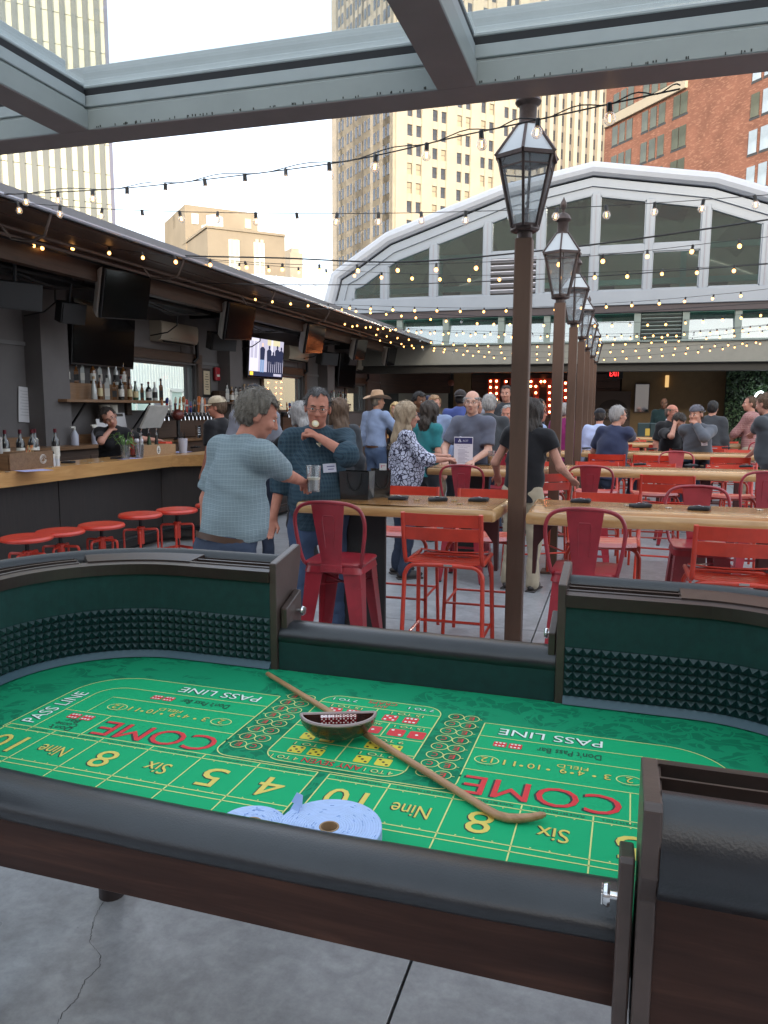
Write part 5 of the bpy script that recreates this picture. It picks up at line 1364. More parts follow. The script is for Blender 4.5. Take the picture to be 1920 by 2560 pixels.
string([(1000, 860, 18.6), (1079, 871, 18.6), (1212, 887, 18.6), (1349, 894, 18.6), (1492, 895, 18.6), (1637, 886, 18.6), (1761, 873, 18.6), (1886, 856, 18.6), (1920, 851, 18.6)], 'lowest warm string against the dark soffit at the far end', .25, True, .003, False, (0, 1))
for i, (pts, th, l) in enumerate(((((80, 600, 6.95), (400, 636, 8.2), (700, 645, 8.6), (1000, 655, 8.6), (1300, 632, 8.6), (1600, 596, 8.6), (1920, 549, 8.6)), .009, 'thick black support cable without bulbs, upper'), (((420, 705, 9.5), (700, 712, 9.6), (1000, 710, 9.6), (1250, 702, 9.6), (1500, 690, 9.6), (1920, 660, 9.6)), .006, 'thin black support cable without bulbs, lower'), (((640, 770, 11.8), (900, 774, 11.8), (1200, 790, 11.8), (1500, 783, 11.8), (1920, 757, 11.8)), .005, 'thin black support cable over the dark shadow strip of the gable'))):
    C = catm([atY(*p) for p in pts], 8); o = MB().tube([c-C[0] for c in C], th, 6).build('support_cable', m_cable, None, smooth=60, loc=C[0]); tag(o, l, 'cable')
# ================================================================== SCREENS, SPEAKERS, AIR CONDITIONERS ALONG THE BAR
m_bezel = mat('black_bezel', (.012, .012, .013), rough=.35)
m_screen = mat('dark_screen', (.003, .003, .004), rough=.12, spec=.2)
m_tvback = mat('pale_tv_back', (.50, .48, .45), rough=.5, var=.1)
def wall_tv(loc, w, h, rz, tiltx, label, nm='television'):
    t = thing(nm, label, 'television', loc, rz); t.rotation_euler = (tiltx, 0, rz)
    MB().box((0, .03, 0), (w, .05, h), ch=.006).build('casing', m_bezel, t)
    MB().box((0, .002, .005), (w-.03, .006, h-.04)).build('screen', m_screen, t)
    MB().bar((0, .05, .1), (0, .32, .1), .08, .05).build('wall_mount', m_blkmetal, t)
    return t
tv1 = wall_tv((-7.0, 9.55, 2.64), 1.46, .88, RAD(92), RAD(5), 'big dark television on the grey wall reflecting string lights')
tv2 = wall_tv((-6.95, 14.7, 2.62), 1.35, .80, RAD(84), RAD(4), 'lit television showing a group of people in black')
tv3 = wall_tv((-6.95, 19.7, 2.60), 1.46, .88, RAD(92), RAD(5), 'far dark television with a brown reflection')
# picture on the lit television
m_pic = lamp_mat('screen_picture', (.42, .40, .50), .5); m_pic2 = lamp_mat('screen_picture_light', (.62, .60, .72), .5); m_picd = lamp_mat('screen_picture_dark', (.012, .014, .03), 1.0); m_picy = lamp_mat('screen_caption', (.75, .42, .05), .8); m_picn = lamp_mat('screen_jeans', (.08, .13, .22), 1.0); m_pics = lamp_mat('screen_skin', (.45, .28, .22), .9); m_picw = lamp_mat('screen_window', (.58, .52, .34), .5)
MB().box((0, -.0035, .02), (1.3, .004, .74)).build('picture', m_pic, tv2)
def picrect(x0, x1, z0, z1, m, d=-.006): return MB().quad((x0, d, z0), (x1, d, z0), (x1, d, z1), (x0, d, z1)).build('picture_area', m, tv2)
picrect(-.65, -.32, -.28, .39, m_pic2, -.0058); picrect(-.62, -.52, 0, .33, m_pic, -.0062); picrect(-.48, -.38, 0, .33, m_pic, -.0062); picrect(.0, .5, .28, .39, m_picw, -.0058); picrect(.15, .22, .0, .39, m_pic2, -.0060)
picrect(-.65, .65, -.35, -.26, m_picd, -.0062); picrect(-.62, -.5, -.34, -.27, m_picy, -.0066); picrect(.28, .6, -.335, -.285, m_pic, -.0066)
for x, hgt, jeans in ((-.18, .58, 1), (.08, .54, 0), (.24, .42, 0), (.40, .56, 0), (.56, .54, 0)):
    mb = MB(); b = -.27; d = -.0068-.0002*x
    mb.add([(x-.08, d, b+hgt*.42), (x+.08, d, b+hgt*.42), (x+.095, d, b+hgt*.80), (x+.04, d, b+hgt*.87), (x-.04, d, b+hgt*.87), (x-.095, d, b+hgt*.80)], [(0, 1, 2, 3, 4, 5)]); mb.build('picture_figure', m_picd, tv2)
    picrect(x-.07, x-.008, b, b+hgt*.43, m_picn if jeans else m_picd, d-.0004); picrect(x+.008, x+.07, b, b+hgt*.43, m_picn if jeans else m_picd, d-.0004)
    MB().add([(x+.034*cos(a), d-.0004, b+hgt*.94+.04*sin(a)) for a in np.linspace(0, 2*pi, 11)[:-1]], [tuple(range(10))]).build('picture_face', m_pics if jeans else m_picd, tv2)
# tilted screens hung from the header, pale curved backs
def hung_tv(loc, rz, label, s=.98, scr=None):
    t = thing('hung_screen', label, 'television', loc, rz, 'screens hung on arms from the bar header'); t.rotation_euler = (RAD(12), RAD(-4), rz)
    w, h = 1.0*s, .60*s
    MB().box((0, 0, 0), (w, .045, h), ch=.006).build('casing', m_bezel, t)
    MB().box((0, -.026, 0), (w-.03, .006, h-.03)).build('screen', scr or m_screen, t)
    mb = MB(); prof = [(.0, .02), (.09, .05), (.14, .09), (.16, .13)]
    vs = []
    for k, (ins, y) in enumerate([(0, .024), (.01, .06), (.06, .14), (.16, .19)]): vs += [(-w/2+ins, y, -h/2+ins), (w/2-ins, y, -h/2+ins), (w/2-ins, y, h/2-ins), (-w/2+ins, y, h/2-ins)]
    fs = [(i*4+j, i*4+(j+1) % 4, i*4+4+(j+1) % 4, i*4+4+j) for i in range(3) for j in range(4)]+[(12, 13, 14, 15)]
    mb.add(vs, fs).build('back_shell', m_tvback, t)
    MB().tube([(0, .12, .05), (-.1, .22, .1), (-.3, .3, .28), (-.32, .3, .62)], .028, 7).build('arm', m_blkmetal, t, smooth=40)
    MB().box((-.38*s, .13, .22), (.05, .25, .05), ch=.004).build('arm_plate', m_tvback, t)
    return t
hung_tv((-5.95, 8.55, 3.02), RAD(91), 'nearest tilted screen under the bar roof, black front and pale shell')
hung_tv((-5.95, 11.6, 3.02), RAD(91), 'second tilted screen under the bar roof, near the lit television')
hung_tv((-5.95, 14.85, 3.02), RAD(91), 'third tilted screen under the bar roof')
hung_tv((-5.9, 17.6, 3.0), RAD(91), 'fourth tilted screen reflecting orange bulbs', .8)
hung_tv((-5.9, 20.2, 3.0), RAD(91), 'last tilted screen at the dark end of the bar roof', .8)
m_ac = mat('cream_plastic', (.42, .37, .29), rough=.4, coat=.2)
for y, l in ((11.5, 'cream air conditioner above the first bar window'), (16.5, 'cream air conditioner above the second bar window, bulbs mirrored in it'), (21.2, 'far cream air conditioner beside the third window')):
    t = thing('air_conditioner', l, 'air conditioner', (-7.2, y, 2.84), 0, 'wall air conditioners')
    prof = [(0, -.15), (.10, -.165), (.19, -.13), (.215, -.07), (.22, .12), (.20, .16), (0, .165)]
    MB().prism([(a, b) for a, b in prof], -.56, .56, fn=lambda x, y, z: (x, z, y)).build('casing', m_ac, t, smooth=30)
    MB().box((.15, 0, -.142), (.10, .9, .02), mtx=Matrix.Rotation(RAD(25), 3, 'Y')).build('air_slot', m_dark, t)
    MB().box((.205, .1, -.10), (.03, .75, .008), mtx=Matrix.Rotation(RAD(25), 3, 'Y')).build('flap', m_ac, t)
    MB().tube([(.08, .58, .05), (.10, .70, .02), (.10, .72, -.35), (.05, .66, -.42)], .035, 8).build('pipe_sleeve', m_blkmetal, t, smooth=40)
m_spk = mat('black_speaker', (.012, .012, .013), rough=.6, bump=.1, bscale=200)
for x, y, z, l in ((-6.15, 6.95, 2.80, 'black loudspeaker hanging at the left edge under the bar roof'), (-6.4, 11.9, 2.72, 'black loudspeaker beside the first air conditioner'), (-6.4, 16.9, 2.74, 'black loudspeaker beyond the second air conditioner')):
    t = thing('loudspeaker', l, 'speaker', (x, y, z), RAD(60), 'black loudspeakers under the bar roof'); t.rotation_euler = (RAD(12), 0, RAD(60))
    MB().prism([(-.24, 0), (.24, 0), (.17, .3), (-.17, .3)], -.14, .14).build('cabinet', m_spk, t)
    MB().box((0, -.006, 0), (.44, .012, .25)).build('grille', m_spk, t); MB().tube([(0, .15, .13), (0, .15, .42)], .02, 6).build('bracket', m_blkmetal, t)
m_blkc = mat('black_clutter', (.010, .010, .011), rough=.55)
for k, (y, z, l) in enumerate(((7.7, 3.05, 'black cable tray under the bar ceiling near the first screen'), (10.4, 3.05, 'black cable tray under the bar ceiling past the first screen'), (13.3, 3.05, 'black cable tray under the bar ceiling past the lit television'), (16.4, 3.05, 'black cable tray near the dark end of the bar ceiling'))):
    t = thing('cable_tray', l, 'cable tray', (-6.45, y, z), 0, 'cable trays under the bar ceiling')
    MB().box((0, 0, .06), (.34, 1.7, .04), ch=.004).build('tray', m_blkc, t)
    for q in (-.09, .02, .11): MB().tube(catm([(q, -.85, .09), (q+.03, -.4, .05-.05*(q > 0)), (q-.02, .1, -.02), (q+.02, .5, .03), (q, .85, .09)], 4), .014, 6).build('cable', m_blkc, t, smooth=50)
    MB().tube([(-.1, .3, .06), (-.12, .32, -.16), (-.3, .34, -.26), (-.62, .36, -.3)], .011, 5).build('drop_cable', m_blkc, t, smooth=50)
    for q in (-.7, .7): MB().tube([(0, q, .06), (0, q, .26)], .012, 6).build('hanger', m_blkc, t)
for k, (x, y, z, l) in enumerate(((-6.3, 8.0, 2.74, 'small black loudspeaker left of the big dark television'), (-6.35, 12.5, 2.95, 'small black loudspeaker between the two nearest tilted screens'), (-6.35, 18.4, 2.8, 'small black loudspeaker above the far dark television'))):
    t = thing('loudspeaker', l, 'speaker', (x, y, z), RAD(70), 'black loudspeakers under the bar roof'); t.rotation_euler = (RAD(15), 0, RAD(70))
    MB().prism([(-.16, 0), (.16, 0), (.11, .22), (-.11, .22)], -.12, .12).build('cabinet', m_spk, t); MB().box((0, -.006, 0), (.29, .012, .21)).build('grille', m_spk, t); MB().tube([(0, .11, .11), (0, .11, .45)], .016, 6).build('bracket', m_blkmetal, t)
# plaque, alarm, papers, outlet
t = thing('award_plaque', 'small dark framed plaque with cream print beside the first bar window', 'plaque', (-7.18, 12.62, 2.08)); MB().box((.01, 0, 0), (.02, .30, .50), ch=.004).build('frame', m_bezel, t)
pl_ = MB().box((.022, 0, 0), (.004, .22, .42)).build('print', mat('cream_print', (.50, .42, .28), rough=.5), t)
mb = MB()
for k in range(7): mb.box((.0245, 0, .15-k*.045), (.001, .08+.06*((k*37) % 3)/2, .012))
tag(mb.build('print_line', m_bezel, pl_), kind='stuff')
t = thing('fire_alarm', 'red fire alarm box on the wall by the plaque', 'fire alarm', (-7.18, 12.98, 2.25)); MB().box((.03, 0, 0), (.06, .16, .24), ch=.01).build('box', mat('alarm_red', (.35, .02, .03), rough=.4), t); MB().box((.062, 0, -.03), (.01, .10, .04), ch=.003).build('pull_handle', m_wst, t)
m_paper = mat('paper', (.58, .57, .58), rough=.8)
m_ink = mat('ink_grey', (.12, .12, .13), rough=.8)
for k, (y, z, w, h, l) in enumerate(((6.1, 1.72, .30, .55, 'white sheet pinned at the photo left edge'), (7.35, 1.62, .36, .62, 'large white sheet pinned above the wine bottles'), (8.15, 1.66, .30, .44, 'tilted white sheet pinned right of the large one'), (11.1, 1.78 if 0 else 1.62, .26, .2, 'paper slip under the bottle shelf'))):
    t = thing('paper_sheet', l, 'paper', (-7.185, y, z), 0, 'papers pinned to the grey bar wall'); t.rotation_euler = (random.uniform(-.08, .1), 0, 0)
    MB().box((.004, 0, 0), (.003, w, h)).build('sheet', m_paper, t); mb = MB()
    for j in range(9): mb.box((.006, -.03+.02*(j % 2), h*.38-j*h*.085), (.001, w*.6, .008))
    tag(mb.build('print_line', mat('faint_ink', (.38, .38, .40), rough=.8), t), kind='stuff')
# ---------------------------------------------------------------- bottles
BP = {'clear': (.45, .47, .45), 'amber': (.13, .05, .012), 'dark': (.016, .018, .016), 'green': (.03, .07, .03), 'red': (.18, .02, .015), 'wine': (.010, .010, .012)}
def glm(k): return mat('glass_'+k, BP[k], rough=.08, spec=.8, coat=.6)
LBL = {'w': mat('label_white', (.62, .60, .54), rough=.6), 'k': mat('label_black', (.02, .02, .02), rough=.6), 'y': mat('label_cream', (.55, .46, .26), rough=.6), 'r': mat('label_red', (.35, .03, .03), rough=.6)}
CAPM = {'w': LBL['w'], 'k': m_bezel, 'r': mat('foil_red', (.10, .012, .02), rough=.35, metal=.4), 'y': mat('cork', (.40, .27, .14), rough=.8), 's': m_chrome}
BMESH = {}
def bottle(loc, h, r, shape, gk, lk, ck, label, group=None, cat='bottle'):
    t = thing('bottle' if shape != 'wine' else 'wine_bottle', label, cat, loc, 0, group)
    if shape == 'round': p = [(.0, .0), (r*.95, 0), (r, .006), (r, h*.55), (r*.85, h*.64), (.016, h*.74), (.014, h*.93)]
    elif shape == 'wine': p = [(.0, 0), (r*.95, 0), (r, .006), (r, h*.60), (r*.8, h*.68), (.017, h*.76), (.0145, h*.96)]
    elif shape == 'slope': p = [(0, 0), (r*.95, 0), (r, .006), (r*.95, h*.4), (.014, h*.82), (.013, h*.93)]
    else: p = [(0, 0), (r*.95, 0), (r, .006), (r, h*.62), (r*.9, h*.68), (.02, h*.72), (.017, h*.90)]
    ns = 4 if shape == 'square' else 14
    key = (h, r, shape, gk)
    if key not in BMESH: BMESH[key] = MB().lathe([(a, b) for a, b in p], ns if ns > 4 else 4, cap=True).mesh('glass', glm(gk), 50)
    g = obj('glass', BMESH[key], t, rot=(0, 0, pi/4+.6 if ns == 4 else 0))
    rr = r*1.012 if ns > 4 else r*1.02
    if lk: obj('label', MB().lathe([(rr, h*.14), (rr, h*.46)], ns, cap=False).mesh('label', LBL[lk]), t, rot=(0, 0, pi/4+.6 if ns == 4 else 0))
    capr = .0165; MB().lathe([(capr, h*.88), (capr, h), (0, h)], 10).build('cap', CAPM[ck], t)
    if ck == 's': MB().tube([(0, 0, h), (.0, 0, h+.03), (.012, 0, h+.055)], .005, 6).build('pourer', m_chrome, t)
    return t
sh = thing('bottle_shelf', 'wooden two step bottle shelf under the big dark television', 'shelf', (-6.98, 9.6, 1.72))
MB().box((0, 0, .0), (.36, 2.35, .04), ch=.004).build('shelf_board', m_backbar, sh); MB().box((-.10, -.35, .13), (.15, 1.55, .22), ch=.004).build('riser', m_backbar, sh); MB().box((-.1, -1.0, .22), (.15, .22, .40), ch=.004).build('riser', m_backbar, sh)
for q in (-.75, .75): MB().bar((-.16, q, -.02), (.13, q, -.02), .03, .02).bar((-.19, q, -.42), (.13, q, -.03), .025, .02).build('shelf_bracket', m_blkmetal, sh)
kinds = [('round', 'amber', 'y', 'k'), ('square', 'clear', 'w', 'k'), ('slope', 'clear', None, 'y'), ('round', 'clear', 'k', 'w'), ('round', 'amber', 'w', 'y'), ('square', 'amber', 'k', 'k'), ('slope', 'green', 'y', 'k'), ('round', 'dark', 'w', 'r')]
KN = {'amber': 'amber', 'clear': 'clear', 'green': 'green', 'dark': 'dark', 'red': 'red'}
LN = {'y': 'cream label', 'w': 'white label', 'k': 'black label', None: 'no label', 'r': 'red label'}
PL = ['leftmost', 'second', 'third', 'fourth', 'fifth', 'sixth', 'seventh', 'eighth', 'ninth', 'tenth', 'eleventh', 'twelfth', 'thirteenth', 'fourteenth']
rb = random.Random(5)
for row, (x, z, n, y0, y1) in enumerate(((-7.08, 1.96, 9, 8.62, 10.0), (-6.88, 1.741, 11, 9.05, 10.68))):
    for k in range(n):
        sh_, g_, l_, c_ = kinds[rb.randrange(len(kinds))]; h = rb.choice([.28, .31, .34, .25])
        bottle((x+rb.uniform(-.02, .02), y0+(y1-y0)*k/(n-1), z), h, rb.choice([.036, .042, .046]), sh_, g_, l_, c_, '%s %s %s bottle, %s, %s on %s step of shelf' % (rb.choice(['tall', 'slim']) if h > .3 else 'short', KN[g_], {'round': 'round', 'square': 'square', 'slope': 'sloping'}[sh_], LN[l_], PL[k], 'upper' if row == 0 else 'lower'), 'spirit bottles on the bar shelf')
for sy, nm in ((13.7, 'lit television'), (18.6, 'far dark television')):
    s_ = thing('bottle_shelf', 'dark bottle shelf under the %s' % nm, 'shelf', (-6.98, sy, 1.72)); MB().box((0, 0, 0), (.34, 1.9, .04), ch=.004).build('shelf_board', m_brown, s_); MB().box((-.1, 0, .12), (.15, 1.8, .2)).build('riser', m_brown, s_)
    for k in range(10):
        sh_, g_, l_, c_ = kinds[rb.randrange(len(kinds))]
        bottle((-6.9, sy-.8+k*.17, 1.741), rb.choice([.28, .31, .34]), rb.choice([.038, .044]), sh_, g_, l_, c_, '%s %s bottle, %s from left on the shelf under the %s' % (KN[g_], {'round': 'round', 'square': 'square', 'slope': 'sloping'}[sh_], PL[k], nm), 'spirit bottles on the far shelves')
# wine bottles in a black tub on the bar, menus, caddy, condiments
BZ = 1.07
for k, (dx, dy, l) in enumerate(((0, 0, 'leftmost'), (.02, .16, 'second'), (.05, .26, 'third, set behind the second'), (.0, .42, 'fourth'), (.06, .58, 'rightmost'))):
    bottle((-5.64+dx*2, 6.08+dy*.95, BZ+.02), .33, .040, 'wine', 'wine', 'w', 'r', 'dark wine bottle with red foil, %s of the row' % l, 'wine bottles on the bar')
t = thing('bottle_tub', 'black tub at the foot of the wine bottles', 'tub', (-5.56, 6.42, BZ), 0); MB().box((0, .05, .06), (.10, .42, .12), ch=.01).build('wall', m_bezel, t)
m_box = wood('caddy_wood', (.13, .07, .035), (.22, .125, .065), rough=.6, axis='Y', scale=4); m_box2 = wood('caddy_wood_light', (.30, .18, .09), (.40, .25, .13), rough=.5, axis='Y', scale=4)
def caddy(loc, l, w, h, m, label, rz=pi/2):
    t = thing('wooden_caddy', label, 'caddy', loc, rz, 'wooden condiment caddies')
    for a, b, c in (((0, -w/2, h/2), (l, .014, h), 'front_board'), ((0, w/2, h/2), (l, .014, h), 'back_board'), ((-l/2+.007, 0, h/2), (.014, w-.03, h-.002), 'end_board'), ((l/2-.007, 0, h/2), (.014, w-.03, h-.002), 'end_board'), ((-l*.14, 0, h/2), (.012, w-.03, h-.004), 'divider')): MB().box(a, b, ch=.002).build(c, m, t)
    MB().box((0, 0, .008), (l-.03, w-.03, .012)).build('floor_board', m, t); return t
cd1 = caddy((-5.33, 5.92, BZ), .56, .26, .155, m_box, 'dark wooden caddy with a white stamped crest, holding picks')
mb = MB()
for r_ in (.042, .030): mb.tube([(.14+r_*cos(a), -.1375, .082+r_*sin(a)) for a in np.linspace(.3, 2*pi-.2, 16)], .0035, 4)
mb.tube([(.115, -.1375, .07), (.14, -.1375, .10), (.165, -.1375, .075)], .003, 4); mb.build('crest_stamp', mat('crest_white', (.5, .46, .42), rough=.8), cd1)
m_menu = mat('menu_card', (.50, .48, .45), rough=.4, coat=.4)
for k in range(5):
    o = thing('menu_holder', 'glossy upright menu, %s of the stack left of the dark caddy' % PL[k], 'menu', (-5.45+.004*k, 5.36+k*.085, BZ), .15*(k-2)*.3, 'menus standing on the bar')
    MB().box((0, 0, .15), (.21, .006, .30), ch=.002).build('cover', m_menu, o); MB().box((0, -.0045, .15), (.20, .003, .29)).build('page', m_paper, o)
for k in range(14):
    pass
pk = thing('pick_bundle', 'bundle of wooden picks and orange straws standing in the dark caddy', 'picks', (-5.33, 6.02, BZ+.1))
for k in range(12):
    a = rb.uniform(-.35, .35); b = rb.uniform(-.2, .2); MB().tube([(rb.uniform(-.03, .03), rb.uniform(-.04, .04), 0), (b*.12, a*.15+.02, .11)], .0025, 4).build('pick', mat('pick_wood', (.60, .42, .20), rough=.6) if k % 3 else mat('orange_plastic', (.70, .12, .03), rough=.4), pk)
for k, (dx, l, hh) in enumerate(((0, 'white lidded shaker beside the dark caddy', .12), (.06, 'second shaker beside the dark caddy', .10))):
    t = thing('shaker', l, 'shaker', (-5.24, 6.25+dx, BZ)); MB().lathe([(0, 0), (.022, 0), (.022, hh*.7), (.018, hh*.72)], 12).build('jar', mat('clear_plastic', (.55, .56, .58), rough=.2), t, smooth=40); MB().lathe([(.023, hh*.7), (.023, hh*.95), (.0, hh)], 12).build('lid', LBL['w'], t, smooth=40)
cd2 = caddy((-5.36, 8.05, BZ), .52, .22, .13, m_box2, 'light wooden caddy with white oval logo holding sauce bottles', RAD(86))
mb = MB(); mb.add([(.02+.036*cos(a), -.119, .066+.052*sin(a)) for a in np.linspace(0, 2*pi, 17)[:-1]], [tuple(range(16))]); mb.build('oval_logo', LBL['w'], cd2); mb = MB(); mb.box((.02, -.120, .06), (.01, .002, .06)); mb.box((.02, -.120, .06), (.05, .002, .004)); mb.build('logo_mark', m_bezel, cd2)
for k, (dy, g_, ck, l) in enumerate(((-.22, 'red', 's', 'red sauce bottle with steel pourer'), (-.13, 'clear', 's', 'clear syrup bottle with tall steel pourer'), (-.05, 'red', 'w', 'bright red sauce bottle in the light caddy'), (.03, 'green', 'k', 'olive oil bottle with green tip'), (.11, 'dark', 's', 'dark bitters bottle with pourer'), (.18, 'dark', 's', 'second dark bitters bottle'))):
    bottle((-5.36+(.03 if k % 2 else -.03), 7.98+dy, BZ+.016), .25, .028, 'slope', g_, None, ck, l+' standing on the bar', 'condiment bottles in the light caddy')
t = thing('napkin_basket', 'small wooden box of red plastic picks at the end of the light caddy', 'box', (-5.36, 8.38, BZ)); MB().box((0, 0, .06), (.2, .18, .12), ch=.003).build('box', m_box2, t); MB().box((0, 0, .13), (.15, .14, .04), ch=.015).build('picks', mat('red_plastic', (.6, .06, .03), rough=.4), t)
def cup(loc, r, h, label, m, name='plastic_cup', grp=None, fill=None):
    t = thing(name, label, 'cup' if name == 'plastic_cup' else 'glass', loc, 0, grp)
    MB().lathe([(0, .002), (r*.78, 0), (r, h), (r*.955, h), (r*.74, .008), (0, .008)], 20, cap=False).build('wall', m, t, smooth=50)
    if fill: MB().lathe([(r*.73, .009), (r*.73+(r*.95-r*.73)*fill[0], h*fill[0]), (0, h*fill[0])], 20, cap=True).build('drink', fill[1], t, smooth=50)
    if fill and len(fill) > 2: MB().lathe([(r*.73+(r*.95-r*.73)*fill[0], h*fill[0]), (r*.735+(r*.95-r*.73)*(fill[0]+.1), h*(fill[0]+.1)), (0, h*(fill[0]+.1))], 20).build('foam', fill[2], t, smooth=50)
    return t
m_cpl = glass('clear_cup', (.86, .88, .90), refl=3.0, haze=.10); m_frost = mat('frosted_cup', (.42, .43, .50), rough=.3, spec=.6)
cup((-5.25, 8.62, BZ), .06, .185, 'frosted plastic cup of black straws on the bar corner', m_frost)
t = thing('straw_bundle', 'black straws standing in the frosted cup', 'straws', (-5.25, 8.62, BZ+.05)); 
for k in range(7): MB().tube([(rb.uniform(-.02, .02), rb.uniform(-.02, .02), 0), (rb.uniform(-.05, .05), rb.uniform(-.05, .05), .21)], .004, 5).build('straw', m_bezel, t)
t = thing('herb_jar', 'clear jar with a drooping bunch of green herbs on the bar', 'herbs', (-5.22, 7.38, BZ))
MB().lathe([(0, 0), (.045, 0), (.055, .16), (.052, .16), (.042, .005), (0, .005)], 18, cap=False).build('jar', m_cpl, t, smooth=50)
m_herb = mat('herb_leaf', (.10, .20, .045), rough=.6, var=.35, vscale=30)
for k in range(34):
    a = rb.uniform(0, 2*pi); r_ = rb.uniform(.03, .13); z = .16+rb.uniform(-.03, .14)-.35*max(0, r_-.07)
    MB().tube([(0, 0, .03), (cos(a)*r_*.4, sin(a)*r_*.4, .15), (cos(a)*r_, sin(a)*r_, z)], .0022, 3).add([(cos(a)*r_, sin(a)*r_, z), (cos(a)*(r_+.03)-sin(a)*.016, sin(a)*(r_+.03)+cos(a)*.016, z-.005), (cos(a)*(r_+.06), sin(a)*(r_+.06), z-.03), (cos(a)*(r_+.03)+sin(a)*.016, sin(a)*(r_+.03)-cos(a)*.016, z-.005)], [(0, 1, 2, 3)]).build('sprig', m_herb, t)
cup((-5.19, 7.60, BZ), .055, .15, 'clear jar of pale plastic spoons beside the herbs', m_cpl)
t = thing('spoon_bunch', 'pale plastic spoons standing in the clear jar', 'spoons', (-5.19, 7.60, BZ+.01))
for k in range(6): a = rb.uniform(0, 6); MB().tube([(0, 0, 0), (.03*cos(a), .03*sin(a), .17)], .003, 4).ell((.035*cos(a), .035*sin(a), .185), (.018, .018, .022), 8, 6).build('spoon', mat('pale_plastic', (.62, .60, .64), rough=.3), t)
for k, (x, y, h, l) in enumerate(((-6.85, 8.6, .26, 'soap pump bottle on the back bar'), (-6.8, 8.95, .28, 'clear spray bottle with white trigger on the back bar'))):
    t = thing('spray_bottle', l, 'bottle', (x, y, 1.14)); MB().lathe([(0, 0), (.05, 0), (.05, h*.5), (.02, h*.72), (.018, h*.75)], 14).build('body', m_frost, t, smooth=40); MB().box((0, 0, h*.85), (.03, .09 if k else .03, .05), ch=.008).box((0, -.04, h*.9), (.02, .06, .02)).build('trigger', LBL['w'], t)
for k, (y, w, h, l) in enumerate(((9.25, .34, .34, 'white clipboard sheet leaning on the back bar'), (9.6, .30, .42, 'grey folder leaning on the back bar'))):
    t = thing('clipboard', l, 'clipboard', (-6.82, y, 1.14)); t.rotation_euler = (0, RAD(-10), 0); MB().box((0, 0, h/2), (.012, w, h), ch=.002).build('board', m_paper, t); MB().box((.012, 0, h-.03), (.014, w*.6, .04), ch=.003).build('clip', m_bezel, t)
for k in range(2): t = thing('paper_roll', '%s of two paper towel rolls under the bottle shelf' % ('left' if k == 0 else 'right'), 'paper roll', (-7.0, 9.45+k*.17, 1.42), 0, 'paper rolls'); MB().lathe([(.02, 0), (.08, 0), (.08, .25), (.02, .25)], 18, cap=False).build('roll', mat('cream_paper', (.45, .42, .36), rough=.9), t, smooth=40)
# laptop-like screen behind the bartender, till
t = thing('till_screen', 'tilted till screen with pale back behind the bartender', 'till', (-6.6, 9.9, 1.14)); MB().box((0, 0, .1), (.2, .26, .2)).build('stand', m_bezel, t); MB().box((.12, 0, .36), (.03, .50, .36), mtx=Matrix.Rotation(RAD(28), 3, 'Y')).build('casing', m_tvback, t)
# beer taps
m_tapc = [mat('tap_'+n, c, rough=.35, coat=.4) for n, c in (('amber', (.35, .12, .03)), ('blue', (.015, .035, .16)), ('white', (.6, .57, .52)), ('orange', (.55, .14, .03)), ('black', (.02, .02, .02)), ('cream', (.55, .48, .36)), ('red', (.40, .03, .02)), ('silver', (.45, .46, .48)), ('pink', (.55, .22, .16)))]
TN = ['amber', 'blue', 'white', 'orange', 'black', 'cream', 'red', 'silver', 'pink']
def taps(y0, n, seed, where):
    r_ = random.Random(seed); t = thing('tap_rail', 'chrome and black beer tap rail %s' % where, 'tap rail', (-6.86, y0, 1.50))
    MB().box((0, n*.06, 0), (.10, n*.12+.1, .09), ch=.01).build('rail', m_blkmetal, t); MB().box((-.05, n*.06, -.18), (.08, n*.12, .32)).build('tap_back', m_brown, t)
    sp = MB().tube([(.05, 0, 0), (.10, 0, .0), (.12, 0, -.02), (.125, 0, -.07)], .012, 7).lathe([(.018, -.005), (.018, .03), (.012, .035)], 8, (.09, 0, .02)).mesh('spout', m_chrome, 40)
    for k in range(n):
        obj('spout', sp, t, loc=(0, k*.12, 0)); i = r_.randrange(9) if k > 3 else (0, 1, 2, 5)[k]; h = r_.uniform(.19, .30)
        hd = bpy.data.objects.new('tap_handle', None); COL.objects.link(hd); hd.parent = t; hd.location = (.09, k*.12, .04); hd['label'] = '%s beer tap handle' % TN[i]; hd.rotation_euler = (r_.uniform(-.08, .08), r_.uniform(-.05, .1), 0)
        st_ = r_.randrange(3); w = r_.uniform(.016, .022)
        p = [[(.009, 0), (w*.8, .03), (w*1.2, h*.75), (w*1.1, h*.95), (0, h)], [(.008, 0), (w*.6, .03), (w*.7, h*.55), (w*1.5, h*.72), (w*1.4, h*.93), (0, h)], [(.01, 0), (w*1.2, .02), (w, h*.5), (w*1.1, h*.8), (w*.5, h)]][st_]
        MB().lathe(p, 10 if st_ else 4).build('grip', m_tapc[i], hd, smooth=40 if st_ else None)
        MB().lathe([(w*1.25, h*.5), (w*1.25, h*.62)], 8).build('grip_band', m_tapc[(i+5) % 9], hd)
taps(10.55, 14, 3, 'below the first bar window'); taps(15.3, 12, 8, 'below the second bar window')
for k, (y, h) in enumerate(((11.35, .22), (11.6, .25))):
    t = thing('steel_cup_stack', '%s stack of steel cups under the taps' % ('shorter' if k == 0 else 'taller'), 'cups', (-6.62, y, 1.14), 0, 'stacks of steel cups'); 
    for j in range(5): MB().lathe([(.035, j*h/6), (.05, j*h/6+h/4), (.046, j*h/6+h/4)], 14).build('cup', m_chrome, t, smooth=40)
